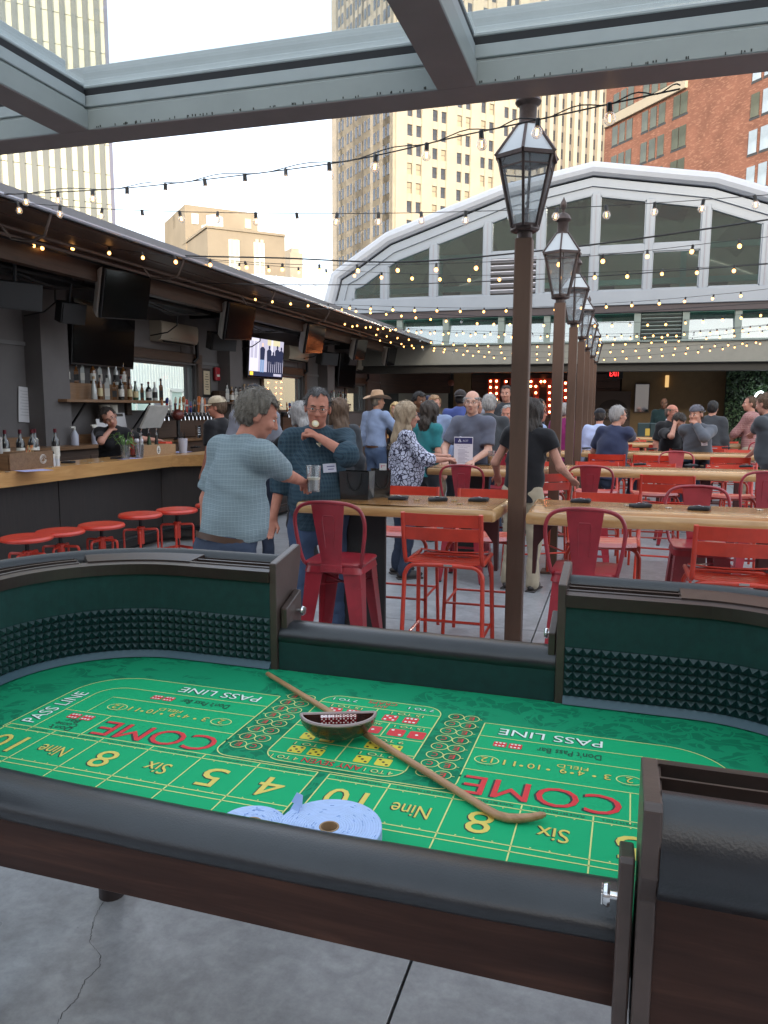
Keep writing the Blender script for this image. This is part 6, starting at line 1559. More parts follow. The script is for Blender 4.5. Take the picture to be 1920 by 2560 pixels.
t = thing('citrus_press', 'dark red cast iron juicer on the back bar', 'juicer', (-6.62, 10.75, 1.14)); MB().lathe([(.08, 0), (.07, .02), (.03, .04), (.03, .30)], 12).build('stand', m_bezel, t, smooth=40); MB().ell((0, 0, .38), (.09, .11, .09)).build('head', mat('oxide_red', (.12, .025, .02), rough=.4), t, smooth=60); MB().tube([(0, -.05, .42), (.05, -.16, .55)], .014, 6).build('lever', MATS['oxide_red'], t)
# ================================================================== THINGS ON THE HIGH TABLES AND BAR
m_neo = mat('black_neoprene', (.014, .014, .017), rough=.75, bump=.15, bscale=300); m_wprint = mat('white_print', (.62, .64, .70), rough=.7)
K_used = []
def koozie_proto():
    t = thing('can_sleeve', '', 'can sleeve', (0, 0, 0), 0, 'black folded can sleeves')
    out = rrect_(-.062, .062, -.048, .048, .014, 4); n = len(out); vs = []
    for s, z in ((.93, .0), (1, .006), (1, .016), (.93, .021)): vs += [(x*s, y*s*(1-.12*(x > 0)), z+.004*sin(x*40)) for x, y in out]
    fs = [(i*n+j, i*n+(j+1) % n, (i+1)*n+(j+1) % n, (i+1)*n+j) for i in range(3) for j in range(n)]+[tuple(range(n))[::-1], tuple(3*n+j for j in range(n))]
    MB().add(vs, fs).build('sleeve', m_neo, t, smooth=50)
    mb = MB(); mb.add([(-.036, -.022, .0262), (.030, -.022, .0256), (-.002, .030, .0262)], [(0, 1, 2)]); o = mb.build('logo', m_wprint, t)
    mb = MB()
    for q in (-.012, -.001, .010): mb.box((-.003, q-.008, .0266), (.05-.9*abs(q+.012), .0035, .0006))
    mb.build('logo_band', m_neo, t); return tree(t)
kz = koozie_proto(); nk = [0]
def koozie(px, py, z, where, rz=None):
    p = atz(px, py, z); o = place(kz, p, rb.uniform(-.4, .4) if rz is None else rz, 'black folded can sleeve, white logo, '+where, nk[0]); nk[0] += 1; return o
for px, py, z, w in ((996, 1249, 1.05, 'next to the black gift bags'), (1095, 1252, 1.05, 'in the middle of the first table'), (1197, 1253, 1.05, 'by the nearest lantern post'), (1452, 1256, 1.05, 'behind the hoop back stool on the right table'), (1601, 1268, 1.05, 'second on the right table'), (1748, 1275, 1.05, 'third on the right table'), (1600, 1163, 1.05, 'left on the second right table'), (1728, 1166, 1.05, 'middle of the second right table'), (1865, 1168, 1.05, 'right on the second right table'), (1466, 1122, 1.05, 'by the post on the third right table'), (1632, 1124, 1.05, 'left of the man with the backward cap'), (1815, 1121, 1.05, 'by the hand of the man at the right edge'), (78, 1168, 1.07, 'on the bar before the dark caddy'), (171, 1158, 1.07, 'on the bar right of the dark caddy'), (292, 1147, 1.07, 'on the bar before the light caddy'), (338, 1141, 1.07, 'on blue paper at the light caddy'), (489, 1120, 1.07, 'on the bar by the bartender\'s hand')):
    koozie(px, py, z, w)
m_chip = [mat('chip_white', (.60, .55, .46), rough=.4), mat('chip_gold', (.30, .20, .07), rough=.4), mat('chip_dark', (.05, .05, .05), rough=.4)]
def chip_me(m):
    mb = MB().lathe([(0, 0), (.019, 0), (.02, .001), (.02, .003), (.019, .0035), (0, .0035)], 18); mb.cur = 1
    for k in range(6): a = k*pi/3; mb.box((.0165*cos(a), .0165*sin(a), .0018), (.0074, .006, .0042), rz=a)
    return mb.mesh('chip_body', [m, m_chip[2] if m is not m_chip[2] else m_chip[0]])
chipm = [chip_me(m) for m in m_chip]
for k, (px, py, z, c, w) in enumerate(((1042, 1250, 1.05, 1, 'dark rimmed chip between the first two can sleeves'), (1136, 1252, 1.05, 1, 'chip right of the middle can sleeve'), (1149, 1260, 1.05, 1, 'chip nearest the edge of the first table'), (1568, 1264, 1.05, 0, 'white chip left of the second sleeve, right table'), (1672, 1270, 1.05, 0, 'white chip right of the second sleeve, right table'), (1899, 1275, 1.05, 0, 'white chip at the right edge of the photo'), (1622, 1164, 1.05, 0, 'chip by the left sleeve on the second right table'), (1672, 1164, 1.05, 1, 'dark chip on the second right table'), (1755, 1165, 1.05, 1, 'chip right of the middle sleeve, second right table'), (1772, 1166, 1.05, 0, 'pale chip on the second right table'), (1792, 1167, 1.05, 0, 'rightmost pale chip on the second right table'), (126, 1168, 1.07, 2, 'dark chip on the bar by the blue paper'), (18, 1180, 1.07, 2, 'dark chip on the bar at the photo left edge'), (212, 1153, 1.07, 2, 'dark chip on the bar by the herbs'), (226, 1157, 1.07, 2, 'pale rimmed chip on the bar by the herbs'), (255, 1154, 1.07, 0, 'white chip on the bar by the spoons'))):
    o = obj('poker_chip', chipm[c], None, loc=atz(px, py, z+.0005)); o.rotation_euler = (0, 0, rb.uniform(0, 3)); tag(o, w, 'poker chip', 'poker chips on tables and bar')
m_bpap = mat('blue_paper', (.42, .44, .72), rough=.8)
for px, py, w, h, r_, l in ((85, 1176, .27, .20, 1.2, 'blue flyer on the bar below the dark caddy'), (318, 1146, .27, .20, 1.3, 'blue flyer on the bar below the light caddy'), (450, 1130, .27, .2, 1.4, 'pale flyer on the bar behind the checked shirt man')):
    p = atz(px, py, 1.0705); o = MB().box((0, 0, 0), (w, h, .0008)).build('flyer', m_bpap, None); o.location = p; o.rotation_euler = (0, 0, r_); tag(o, l, 'flyer', 'flyers on the bar')
# gift bags on the first table
m_bag = mat('black_gloss_paper', (.012, .013, .014), rough=.22, coat=.5, spec=.6, bump=.12, bscale=9); m_bag2 = mat('maroon_gloss_paper', (.055, .008, .014), rough=.25, coat=.5); m_rope = mat('black_cord', (.01, .01, .01), rough=.6)
def bag(c, w, d, h, rz, m2, label):
    t = thing('gift_bag', label, 'gift bag', c, rz, 'black gift bags'); e = .008
    for y, m in ((-d/2, m_bag), (d/2, m_bag)): MB().add([(-w/2, y, 0), (w/2, y, 0), (w/2+e, y*1.05, h), (-w/2-e, y*1.05, h), (-w/2, y*.97, 0), (w/2, y*.97, 0), (w/2+e, y*1.02, h), (-w/2-e, y*1.02, h)], [(0, 1, 2, 3), (7, 6, 5, 4), (0, 4, 5, 1), (1, 5, 6, 2), (2, 6, 7, 3), (3, 7, 4, 0)]).build('face_panel', m, t)
    for x in (-w/2, w/2):
        s = 1 if x > 0 else -1
        MB().add([(x, -d/2, 0), (x, d/2, 0), (x+s*e, d/2*1.05, h), (x-s*.02, 0, h), (x+s*e, -d/2*1.05, h), (x-s*.012, 0, h*.4)], [(0, 5, 4), (0, 1, 5), (1, 2, 5), (2, 3, 5), (3, 4, 5)]).build('gusset_panel', m2 if x > 0 else m_bag, t)
    MB().box((0, 0, .004), (w, d, .006)).build('base_card', m_bag, t)
    for y in (-d/2-.003, d/2+.003):
        s = 1 if y > 0 else -1
        MB().tube(catm([(-.05, y*1.04, h*.93), (-.045, y+s*.01, h*.65), (-.02, y+s*.012, h*.38), (.02, y+s*.012, h*.37), (.045, y+s*.01, h*.62), (.05, y*1.04, h*.93)], 5), .0028, 5).build('cord_handle', m_rope, t)
    return t
bag(atz(893, 1250, 1.05)+Vector((-.02, .06, 0)), .195, .11, .185, -.05, m_bag, 'larger black gift bag, left of the pair on the first table')
bag(atz(945, 1243, 1.05)+Vector((.0, .06, 0)), .115, .16, .185, .35, m_bag2, 'black and maroon gift bag with a white tag, right of the pair')
t = thing('gift_tag', 'white card sticking out of the maroon gift bag', 'card', atz(957, 1243, 1.05)+Vector((0, .0, .20)), .25); MB().box((0, 0, 0), (.048, .002, .055)).build('card', m_paper, t)
mb = MB(); mb.box((-.01, -.0016, .008), (.006, .0008, .018)); mb.box((.004, -.0016, .013), (.022, .0008, .004)); mb.build('card_print', mat('pink_print', (.5, .12, .2), rough=.7), t)
# menu card on the left table
mp = atz(1160, 1163, 1.05); mt = thing('menu_card', 'upright white menu card with navy header and triangle logo on the left table', 'sign', mp+Vector((0, -.05, 0)), 0)
mc_h, mc_w = .30, .20; fy = lambda x, y: (x, -.0042, y)
MB().box((0, 0, mc_h/2), (mc_w, .006, mc_h), ch=.001).build('card', mat('white_card', (.66, .64, .70), rough=.5), mt); MB().box((0, -.0034, mc_h-.04), (mc_w-.01, .0012, .065)).build('header', mat('navy_print', (.025, .025, .11), rough=.5), mt)
mb = MB(); put_text(mb, 'ACST', 1, lambda x, y: fy(x+.022, y+mc_h-.04), fit=(.058, .02)); mb.build('header_lettering', m_wprint, mt)
mb = MB(); q = [(-.058, -.013), (-.022, -.013), (-.04, .022)]; mb.add([fy(x, y+mc_h-.04) for x, y in q]+[fy(x*.5-.02, y*.45+mc_h-.0435) for x, y in q], [(0, 1, 4, 3), (1, 2, 5, 4), (2, 0, 3, 5)]); mb.build('triangle_logo', m_wprint, mt)
mb = MB(); put_text(mb, 'Thank you for coming!', 1, lambda x, y: (x, -.0036, y+.206), fit=(.14, .012)); put_text(mb, 'WEEKEND AGENDA', 1, lambda x, y: (x, -.0036, y+.188), fit=(.09, .007))
for k in range(11): mb.box((-.02+.012*(k % 3), -.0035, .165-k*.013), (.075+.02*((k*7) % 3), .0006, .0032))
tag(mb.build('body_lettering', mat('violet_ink', (.14, .12, .24), rough=.7), mt), kind='stuff')
m_beer = mat('beer', (.62, .26, .02), rough=.08, spec=.6, emis=(.62, .26, .02), estr=0.0); m_foam = mat('beer_foam', (.75, .68, .52), rough=.8); m_pale = mat('pale_drink', (.60, .56, .50), rough=.2); m_ale = mat('amber_ale', (.42, .16, .02), rough=.1)
cup(atz(1227, 1162, 1.05), .045, .15, 'plastic cup of golden beer right of the menu card', m_cpl, 'beer_glass', None, (.62, m_beer))
cup(atz(1143, 1160, 1.05)+Vector((-.02, 0, 0)), .036, .09, 'short clear glass with an orange straw by the menu card', m_cpl, 'beer_glass', None, (.5, m_pale))
cup(atz(1078, 1165, 1.05), .042, .105, 'clear glass of pale drink in front of the flowered blouse', m_cpl, 'beer_glass', None, (.55, m_pale))
cup(atz(1894, 1118, 1.05), .045, .15, 'beer cup behind the hand at the right edge', m_cpl, 'beer_glass', None, (.45, m_ale))
t = thing('tablet', 'black tablet lying by the beer cup on the left table', 'tablet', atz(1196, 1162, 1.051), .1); MB().box((0, 0, .006), (.24, .16, .012), ch=.003).build('slab', m_bezel, t); MB().box((0, 0, .0125), (.22, .14, .001)).build('screen', m_screen, t)
t = thing('tablet', 'black tablet lying before the man with the backward cap', 'tablet', atz(1708, 1124, 1.051), 0); MB().box((0, 0, .008), (.30, .18, .016), ch=.003).build('slab', m_bezel, t); MB().box((0, 0, .0165), (.28, .16, .001)).build('screen', m_screen, t)
t = thing('phone', 'silver phone lying on the third right table', 'phone', atz(1779, 1121, 1.051), .1); MB().box((0, 0, .005), (.15, .075, .01), ch=.003).build('slab', mat('silver_case', (.4, .42, .45), rough=.3), t); MB().box((0, 0, .0105), (.14, .066, .001)).build('screen', m_screen, t)
for k, (px, py, Y, l) in enumerate(((1653, 1058, 14.55, 'smaller black napkin box with white top, left of the pair'), (1668, 1072, 14.3 if 0 else 14.5, 'larger black napkin box with white top, right of the pair'), (1803, 1078, 14.55, 'black napkin box behind the man in the grey zip top'))):
    p = atY(px, py, Y); t = thing('napkin_box', l, 'napkin box', (p.x, Y, 1.05), 0, 'black napkin boxes'); w = .22 if k == 1 else .19
    MB().box((0, 0, .13), (w, .14, .26), ch=.006).build('box', m_bezel, t); MB().box((0, 0, .268), (w-.03, .10, .016)).build('napkins', m_wst, t)
t = thing('drink_can', 'white tall drink can beside the napkin box', 'can', (*atY(1816, 1085, 14.5).xy, 1.05)); MB().lathe([(.026, 0), (.033, .006), (.033, .145), (.027, .155), (0, .156)], 16).build('body', mat('white_can', (.62, .64, .66), rough=.3, metal=.3), t, smooth=40); MB().lathe([(.034, .04), (.034, .11)], 16, cap=False).build('label_print', m_tapc[7], t)
# ================================================================== FAR WALL FITTINGS
m_chan = mat('rust_red_channel', (.30, .035, .015), rough=.5); m_mbulb = lamp_mat('marquee_bulb', (1.0, .30, .10), 14.0); m_red_em = lamp_mat('exit_glow', (1.0, .03, .03), 1.6)
mq = thing('marquee_letters', 'rust red marquee letters with glowing bulbs on the board wall', 'sign', (0, 23.9, 0))
mbul = MB().ell((0, -.05, 0), (.030, .030, .030), 8, 6).mesh('bulb', m_mbulb, 80)
def seg(pxa, pya, pxb, pyb): a, b = atY(pxa, pya, 23.9), atY(pxb, pyb, 23.9); return (a.x, a.z), (b.x, b.z)
LET = [[(1227, 953, 1227, 1030), (1242, 953, 1242, 1030), (1227, 1030, 1242, 1030)], [(1266, 954, 1266, 1030), (1266, 954, 1290, 954), (1266, 990, 1284, 990)], [(1328, 954, 1353, 954), (1340, 966, 1340, 1030), (1327, 966, 1327, 966)], [(1362, 954, 1385, 954), (1374, 966, 1374, 1030)], [(1414, 958, 1414, 1030), (1400, 954, 1400, 1030)]]
for L_ in LET:
    mb = MB(); bl = []
    for s in L_:
        (ax, az), (bx, bz) = seg(*s); ln = math.hypot(bx-ax, bz-az)
        if ln > .01: mb.bar((ax, 0, az), (bx, 0, bz), .20, .10, hint=(0, 1, 0)) if abs(bx-ax) > abs(bz-az) else mb.box(((ax+bx)/2, 0, (az+bz)/2), (.17, .10, ln+.14))
        n = max(1, round(ln/.2))
        for k in range(n+1): bl.append((ax+(bx-ax)*k/n, az+(bz-az)*k/n))
    lo = mb.build('letter', m_chan, mq)
    for x, z in bl: obj('bulb', mbul, lo, loc=(x, 0, z))
def panel_at(px, py, Y): return atY(px, py, Y)
p = atY(1537, 934, 22.6); ex = thing('exit_sign', 'red lit EXIT sign on the tan wall', 'sign', p); MB().box((0, .05, 0), (.44, .06, .26), ch=.01).build('housing', m_bezel, ex); mb = MB(); put_text(mb, 'EXIT', 1, lambda x, y: (x, .017, y), fit=(.26, .14)); mb.build('lettering', m_red_em, ex); mb = MB(); MB().box((0, .05, -.16), (.12, .05, .05)).build('bracket', m_bezel, ex)
sd = thing('staff_door', 'dark door lettered STAFF ONLY behind the posts', 'door', (atY(1533, 1000, 23.85).x, 23.9, 0)); MB().box((0, .02, 1.08), (.98, .06, 2.16)).build('door_leaf', mat('umber_door', (.055, .036, .026), rough=.6), sd)
mb = MB(); mb.add([(.40*cos(a), -.013, 1.64+.28*sin(a)) for a in np.linspace(0, pi, 18)], [tuple(range(18))]); mb.build('mural_arch', mat('umber_dark', (.025, .017, .013), rough=.7), sd); MB().box((0, -.012, 1.44), (.96, .004, .26)).build('sign_board', MATS['umber_dark'], sd)
mb = MB(); put_text(mb, 'STAFF ONLY', 1, lambda x, y: (x, -.016, y+1.46), fit=(.86, .14)); mb.build('lettering', mat('ash_print', (.22, .20, .18), rough=.7), sd)
p = atY(1605, 995, 23.85); t = thing('mirror', 'narrow tall mirror on the tan wall', 'mirror', (p.x, 23.93, p.z)); a, b = atY(1590, 970, 23.9), atY(1620, 1035, 23.9); MB().box((0, 0, 0), (b.x-a.x+.06, .04, a.z-b.z+.1), ch=.006).build('frame', m_brown, t); MB().box((0, -.022, 0), (b.x-a.x, .006, a.z-b.z+.04)).build('glass', m_mirror, t)
p = atY(1668, 953, 23.85); t = thing('wall_sconce', 'small warm wall sconce on the tan wall', 'lamp', (p.x, 23.93, p.z)); MB().box((0, 0, 0), (.10, .10, .34), ch=.01).build('shade', mat('sconce_shade', (.5, .42, .25), rough=.5, emis=(1., .6, .22), estr=.25), t); MB().box((0, .04, -.2), (.05, .03, .12)).build('bracket', m_brown, t)
p = atY(1126, 957, 23.85); t = thing('alarm_bell', 'small reddish bell box on the tan pier', 'alarm', (p.x, 23.95, p.z)); MB().lathe([(.1, 0), (.1, .03), (.06, .05), (0, .05)], 16, (0, 0, 0), (0, -1, 0)).build('bell', mat('bell_red', (.16, .05, .03), rough=.4), t, smooth=40); MB().box((0, .02, 0), (.16, .04, .16)).build('base', m_brown, t)
for k, (px, py) in enumerate(((1612, 1052), (1640, 1050), (1672, 1050))):
    p = atY(px, py, 18.9); t = thing('high_chair', 'stacked dark child seat with yellow warning label, %s of three' % ('left', 'middle', 'right')[k], 'child seat', (p.x, 18.9, 0), 0, 'dark child seats'); MB().box((0, 0, 1.12), (.30, .04, .42), ch=.02).build('seat_back', mat('dark_teal_plastic', (.018, .04, .045), rough=.4), t); MB().box((0, .15, .9), (.32, .32, .05), ch=.02).build('seat', MATS['dark_teal_plastic'], t)
    for q in (-.14, .14):
        for w in (-.0, .28): MB().tube([(q, w, 0), (q*.9, w, .9)], .02, 6).build('leg', MATS['dark_teal_plastic'], t)
    MB().box((.07*(1 if k else 1), -.023, 1.12), (.10, .004, .16)).build('warning_label', mat('label_yellow', (.5, .33, .05), rough=.6), t)
# hedge wall and white neon script at the far right
hp0, hp1 = atY(1818, 960, 23.2), atY(2100, 960, 23.2)
hg = thing('hedge_wall', 'dark green leafy wall at the far right end', 'hedge', (hp0.x, 23.4, 0)); MB().box(((hp1.x-hp0.x)/2, .1, 1.35), (hp1.x-hp0.x, .2, 2.7)).build('backing', mat('hedge_back', (.006, .012, .006), rough=.9), hg)
mb = MB(); rl = np.random.default_rng(3)
for k in range(5200):
    x = rl.uniform(0, hp1.x-hp0.x); z = rl.uniform(0, 2.7); y = rl.uniform(-.16, 0); a, b = rl.uniform(0, 2*pi), rl.uniform(-.8, .8); s = rl.uniform(.025, .055)
    u = Vector((cos(a), sin(b)*.6, sin(a))).normalized()*s; v = Vector((-sin(a), .4, cos(a))).normalized()*s*.55; c = Vector((x, y, z))
    mb.cur = int(rl.integers(0, 3)); mb.add([c-u, c+v, c+u, c-v], [(0, 1, 2, 3)])
tag(mb.build('leaves', [mat('leaf_dark', (.016, .042, .016), rough=.5), mat('leaf_mid', (.028, .070, .024), rough=.5), mat('leaf_light', (.05, .10, .035), rough=.5)], hg), kind='stuff')
m_neon = lamp_mat('white_neon', (.85, .95, 1.0), 4.0)
ne = thing('neon_script', 'glowing white neon handwriting on the leafy wall', 'neon sign', (0, 23.1, 0))
def nz(P): return [Vector((atY(a, b, 23.1).x, 0, atY(a, b, 23.1).z)) for a, b in P]
for P in ([(1908, 985), (1905, 980), (1897, 981), (1889, 990), (1886, 1000), (1890, 1006), (1900, 1003), (1908, 996)], [(1908, 996), (1906, 1003), (1911, 1005), (1917, 997), (1920, 1003), (1928, 998)], [(1928, 998), (1934, 982), (1942, 980), (1950, 990), (1958, 1000)]): MB().tube(catm(nz(P), 4), .022, 7).build('neon_tube', m_neon, ne, smooth=60)
# ================================================================== PEOPLE: distance-field figures turned into one skin mesh, clothes as children
def nrm(v): v = np.asarray(v, float); return v/max(1e-9, np.linalg.norm(v))
class Field:
    def __init__(s, lo, hi, h):
        s.lo = np.array(lo, float); s.h = h; s.n = np.ceil((np.array(hi)-s.lo)/h).astype(int)+1
        s.ax = [(s.lo[i]+h*np.arange(s.n[i])).astype(np.float32) for i in range(3)]; s.D = np.full(s.n, 1., np.float32)
    def sl(s, lo, hi):
        a = np.clip(np.floor((np.array(lo)-s.lo)/s.h).astype(int), 0, s.n); b = np.clip(np.ceil((np.array(hi)-s.lo)/s.h).astype(int)+1, 0, s.n)
        return a, b
    def _ev(s, fn, lo, hi):
        a, b = s.sl(lo, hi)
        if np.any(b <= a): return None, None
        X = s.ax[0][a[0]:b[0], None, None]; Y = s.ax[1][None, a[1]:b[1], None]; Z = s.ax[2][None, None, a[2]:b[2]]
        return (slice(a[0], b[0]), slice(a[1], b[1]), slice(a[2], b[2])), fn(X, Y, Z)
    def add(s, fn, lo, hi, k=.02):
        sl, d = s._ev(fn, np.array(lo)-k-2*s.h, np.array(hi)+k+2*s.h)
        if sl is None: return
        D = s.D[sl]
        if k > 0:
            t = np.clip(.5+.5*(D-d)/k, 0, 1); s.D[sl] = D*(1-t)+d*t-k*t*(1-t)
        else: s.D[sl] = np.minimum(D, d)
    def cut(s, fn, lo=None, hi=None, k=0.):
        lo = s.lo if lo is None else lo; hi = s.lo+s.h*s.n if hi is None else hi
        sl, d = s._ev(fn, np.array(lo)-2*s.h, np.array(hi)+2*s.h)
        if sl is None: return
        D = s.D[sl]; d = -d
        if k > 0:
            t = np.clip(.5-.5*(D-d)/k, 0, 1); s.D[sl] = D*(1-t)+d*t+k*t*(1-t)
        else: s.D[sl] = np.maximum(D, d)
    def cap(s, a, b, r1, r2=None, k=.02, u=None, ratio=1.):
        """tapered capsule; u: axis along which it is flattened by ratio"""
        a = np.asarray(a, float); b = np.asarray(b, float); r2 = r1 if r2 is None else r2
        f = capfn(a, b, r1, r2, u, ratio); R = max(r1, r2)
        s.add(f, np.minimum(a, b)-R, np.maximum(a, b)+R, k)
    def ell(s, c, r, m=None, k=.015):
        c = np.asarray(c, float); r = np.asarray(r, float); s.add(ellfn(c, r, m), c-r.max(), c+r.max(), k)
    def mesh(s):
        D = s.D; ins = D < 0
        c = ins[:-1, :-1, :-1].astype(np.int8)
        cnt = np.zeros(np.array(D.shape)-1, np.int8)
        for i in (0, 1):
            for j in (0, 1):
                for k in (0, 1): cnt += ins[i:D.shape[0]-1+i, j:D.shape[1]-1+j, k:D.shape[2]-1+k]
        act = (cnt > 0) & (cnt < 8); ids = np.full(act.shape, -1, np.int32); A = np.argwhere(act); ids[act] = np.arange(len(A))
        P = np.zeros((len(A), 3)); W = np.zeros(len(A))
        cor = [(i, j, k) for i in (0, 1) for j in (0, 1) for k in (0, 1)]
        V = {q: D[A[:, 0]+q[0], A[:, 1]+q[1], A[:, 2]+q[2]] for q in cor}
        for q in cor:
            for ax in range(3):
                if q[ax] == 0:
                    p = list(q); p[ax] = 1; p = tuple(p); va, vb = V[q], V[p]; m = (va < 0) != (vb < 0); t = np.where(m, va/(va-vb+1e-12), 0)
                    pt = np.array(q, float)[None, :].repeat(len(A), 0); pt[:, ax] += t; P += pt*m[:, None]; W += m
        P = (A+P/np.maximum(W, 1)[:, None])*s.h+s.lo
        F = []
        for ax in range(3):
            o1, o2 = (ax+1) % 3, (ax+2) % 3
            sa = [slice(None)]*3; sb = [slice(None)]*3; sa[ax] = slice(0, -1); sb[ax] = slice(1, None)
            ch = ins[tuple(sa)] != ins[tuple(sb)]; E = np.argwhere(ch); E = E[(E[:, o1] > 0) & (E[:, o2] > 0) & (E[:, o1] < D.shape[o1]-1) & (E[:, o2] < D.shape[o2]-1)]
            def cid(d1_, d2_):
                q = E.copy(); q[:, o1] -= d1_; q[:, o2] -= d2_; return ids[q[:, 0], q[:, 1], q[:, 2]]
            Q_ = np.stack([cid(1, 1), cid(0, 1), cid(0, 0), cid(1, 0)], 1); fl = ~ins[E[:, 0], E[:, 1], E[:, 2]]; Q_[fl] = Q_[fl][:, ::-1]; F.append(Q_)
        return P, np.concatenate(F)
def capfn(a, b, r1, r2, u=None, ratio=1.):
    ba = b-a; L2 = max(1e-9, float(ba@ba)); uu = None if u is None else nrm(u)
    def f(X, Y, Z):
        px, py, pz = X-a[0], Y-a[1], Z-a[2]; t = np.clip((px*ba[0]+py*ba[1]+pz*ba[2])/L2, 0, 1)
        dx, dy, dz = px-t*ba[0], py-t*ba[1], pz-t*ba[2]
        if uu is not None:
            q = dx*uu[0]+dy*uu[1]+dz*uu[2]; e = q*(1/ratio-1); dx = dx+e*uu[0]; dy = dy+e*uu[1]; dz = dz+e*uu[2]
        return (np.sqrt(dx*dx+dy*dy+dz*dz)-(r1+(r2-r1)*t))*(1. if ratio >= .8 else .85)
    return f
def ellfn(c, r, m=None):
    mm = None if m is None else np.asarray(m, float)
    def f(X, Y, Z):
        x, y, z = X-c[0], Y-c[1], Z-c[2]
        if mm is not None: x, y, z = mm[0, 0]*x+mm[1, 0]*y+mm[2, 0]*z, mm[0, 1]*x+mm[1, 1]*y+mm[2, 1]*z, mm[0, 2]*x+mm[1, 2]*y+mm[2, 2]*z
        k0 = np.sqrt((x/r[0])**2+(y/r[1])**2+(z/r[2])**2); k1 = np.sqrt((x/r[0]**2)**2+(y/r[1]**2)**2+(z/r[2]**2)**2)
        return k0*(k0-1)/np.maximum(k1, 1e-6)
    return f
def np_mesh(name, P, F, mats, parent, smooth=True):
    me = bpy.data.meshes.new(name); me.vertices.add(len(P)); me.vertices.foreach_set('co', P.astype(np.float32).ravel())
    me.loops.add(F.size); me.loops.foreach_set('vertex_index', F.astype(np.int32).ravel()); me.polygons.add(len(F))
    me.polygons.foreach_set('loop_start', np.arange(0, F.size, 4, dtype=np.int32)); me.polygons.foreach_set('loop_total', np.full(len(F), 4, np.int32))
    for m in (mats if isinstance(mats, (list, tuple)) else [mats]): me.materials.append(m)
    me.update(calc_edges=True); me.polygons.foreach_set('use_smooth', [True]*len(F)); me.validate()
    return obj(name, me, parent)
def rotm(yaw, pitch, roll):
    """yaw: turn left (+) about z; pitch: nod down (+); roll: tip to the right (+)"""
    m = Matrix.Rotation(yaw, 3, 'Z') @ Matrix.Rotation(-pitch, 3, 'X') @ Matrix.Rotation(roll, 3, 'Y'); return np.array(m)
def ik(s, w, l1, l2, hint):
    s, w = np.asarray(s, float), np.asarray(w, float); d = w-s; L = np.linalg.norm(d); mx = (l1+l2)*.995
    if L > mx: w = s+d/L*mx; d = w-s; L = mx
    a = (l1*l1-l2*l2+L*L)/(2*L); h = sqrt(max(0, l1*l1-a*a)); dn = d/L; hv = np.asarray(hint, float); hv = hv-dn*(hv@dn)
    return s+dn*a+nrm(hv)*h, w
# ---- cloth and hair materials
def cloth(name, col, var=.12, rough=.85, vs=9, bump=.35): return mat(name, col, rough=rough, var=var, vscale=vs, bump=bump, bscale=14, spec=.25, sheen=.15)
def plaid(name, base, l1, l2, f1, f2, w1=.14, w2=.12, rough=.85):
    if name in MATS: return MATS[name]
    m, nt, b = nt_new(name); N = nt.nodes; L = nt.links; tc = N.new('ShaderNodeTexCoord'); sx = N.new('ShaderNodeSeparateXYZ')
    nz_ = N.new('ShaderNodeTexNoise'); nz_.inputs['Scale'].default_value = 7; L.new(tc.outputs['Object'], nz_.inputs['Vector'])
    wp = N.new('ShaderNodeMixRGB'); wp.blend_type = 'ADD'; wp.inputs[0].default_value = .022; L.new(tc.outputs['Object'], wp.inputs[1]); L.new(nz_.outputs['Color'], wp.inputs[2]); L.new(wp.outputs[0], sx.inputs[0])
    cur = None; base_n = N.new('ShaderNodeRGB'); base_n.outputs[0].default_value = (*srgb(base), 1); cur = base_n.outputs[0]
    adx = N.new('ShaderNodeMath'); adx.operation = 'ADD'; L.new(sx.outputs[0], adx.inputs[0]); L.new(sx.outputs[1], adx.inputs[1])
    for ax, f, w, c, ph in ((adx.outputs[0], f1, w1, l1, 0), (sx.outputs[2], f1, w1, l1, 0), (adx.outputs[0], f2, w2, l2, .5), (sx.outputs[2], f2, w2, l2, .5)):
        mu = N.new('ShaderNodeMath'); mu.operation = 'MULTIPLY_ADD'; mu.inputs[1].default_value = f; mu.inputs[2].default_value = ph; L.new(ax, mu.inputs[0])
        fr = N.new('ShaderNodeMath'); fr.operation = 'FRACT'; L.new(mu.outputs[0], fr.inputs[0]); lt_ = N.new('ShaderNodeMath'); lt_.operation = 'LESS_THAN'; lt_.inputs[1].default_value = w; L.new(fr.outputs[0], lt_.inputs[0])
        sc = N.new('ShaderNodeMath'); sc.operation = 'MULTIPLY'; sc.inputs[1].default_value = .62; L.new(lt_.outputs[0], sc.inputs[0])
        mx = N.new('ShaderNodeMix'); mx.data_type = 'RGBA'; L.new(sc.outputs[0], mx.inputs[0]); L.new(cur, mx.inputs[6]); mx.inputs[7].default_value = (*srgb(c), 1); cur = mx.outputs[2]
    L.new(cur, b.inputs['Base Color']); b.inputs['Roughness'].default_value = rough; b.inputs['Specular IOR Level'].default_value = .2
    n2 = N.new('ShaderNodeTexNoise'); n2.inputs['Scale'].default_value = 13; n2.inputs['Detail'].default_value = 4; L.new(tc.outputs['Object'], n2.inputs['Vector'])
    bp = N.new('ShaderNodeBump'); bp.inputs['Strength'].default_value = .4; bp.inputs['Distance'].default_value = .012; L.new(n2.outputs['Fac'], bp.inputs['Height']); L.new(bp.outputs[0], b.inputs['Normal'])
    return m
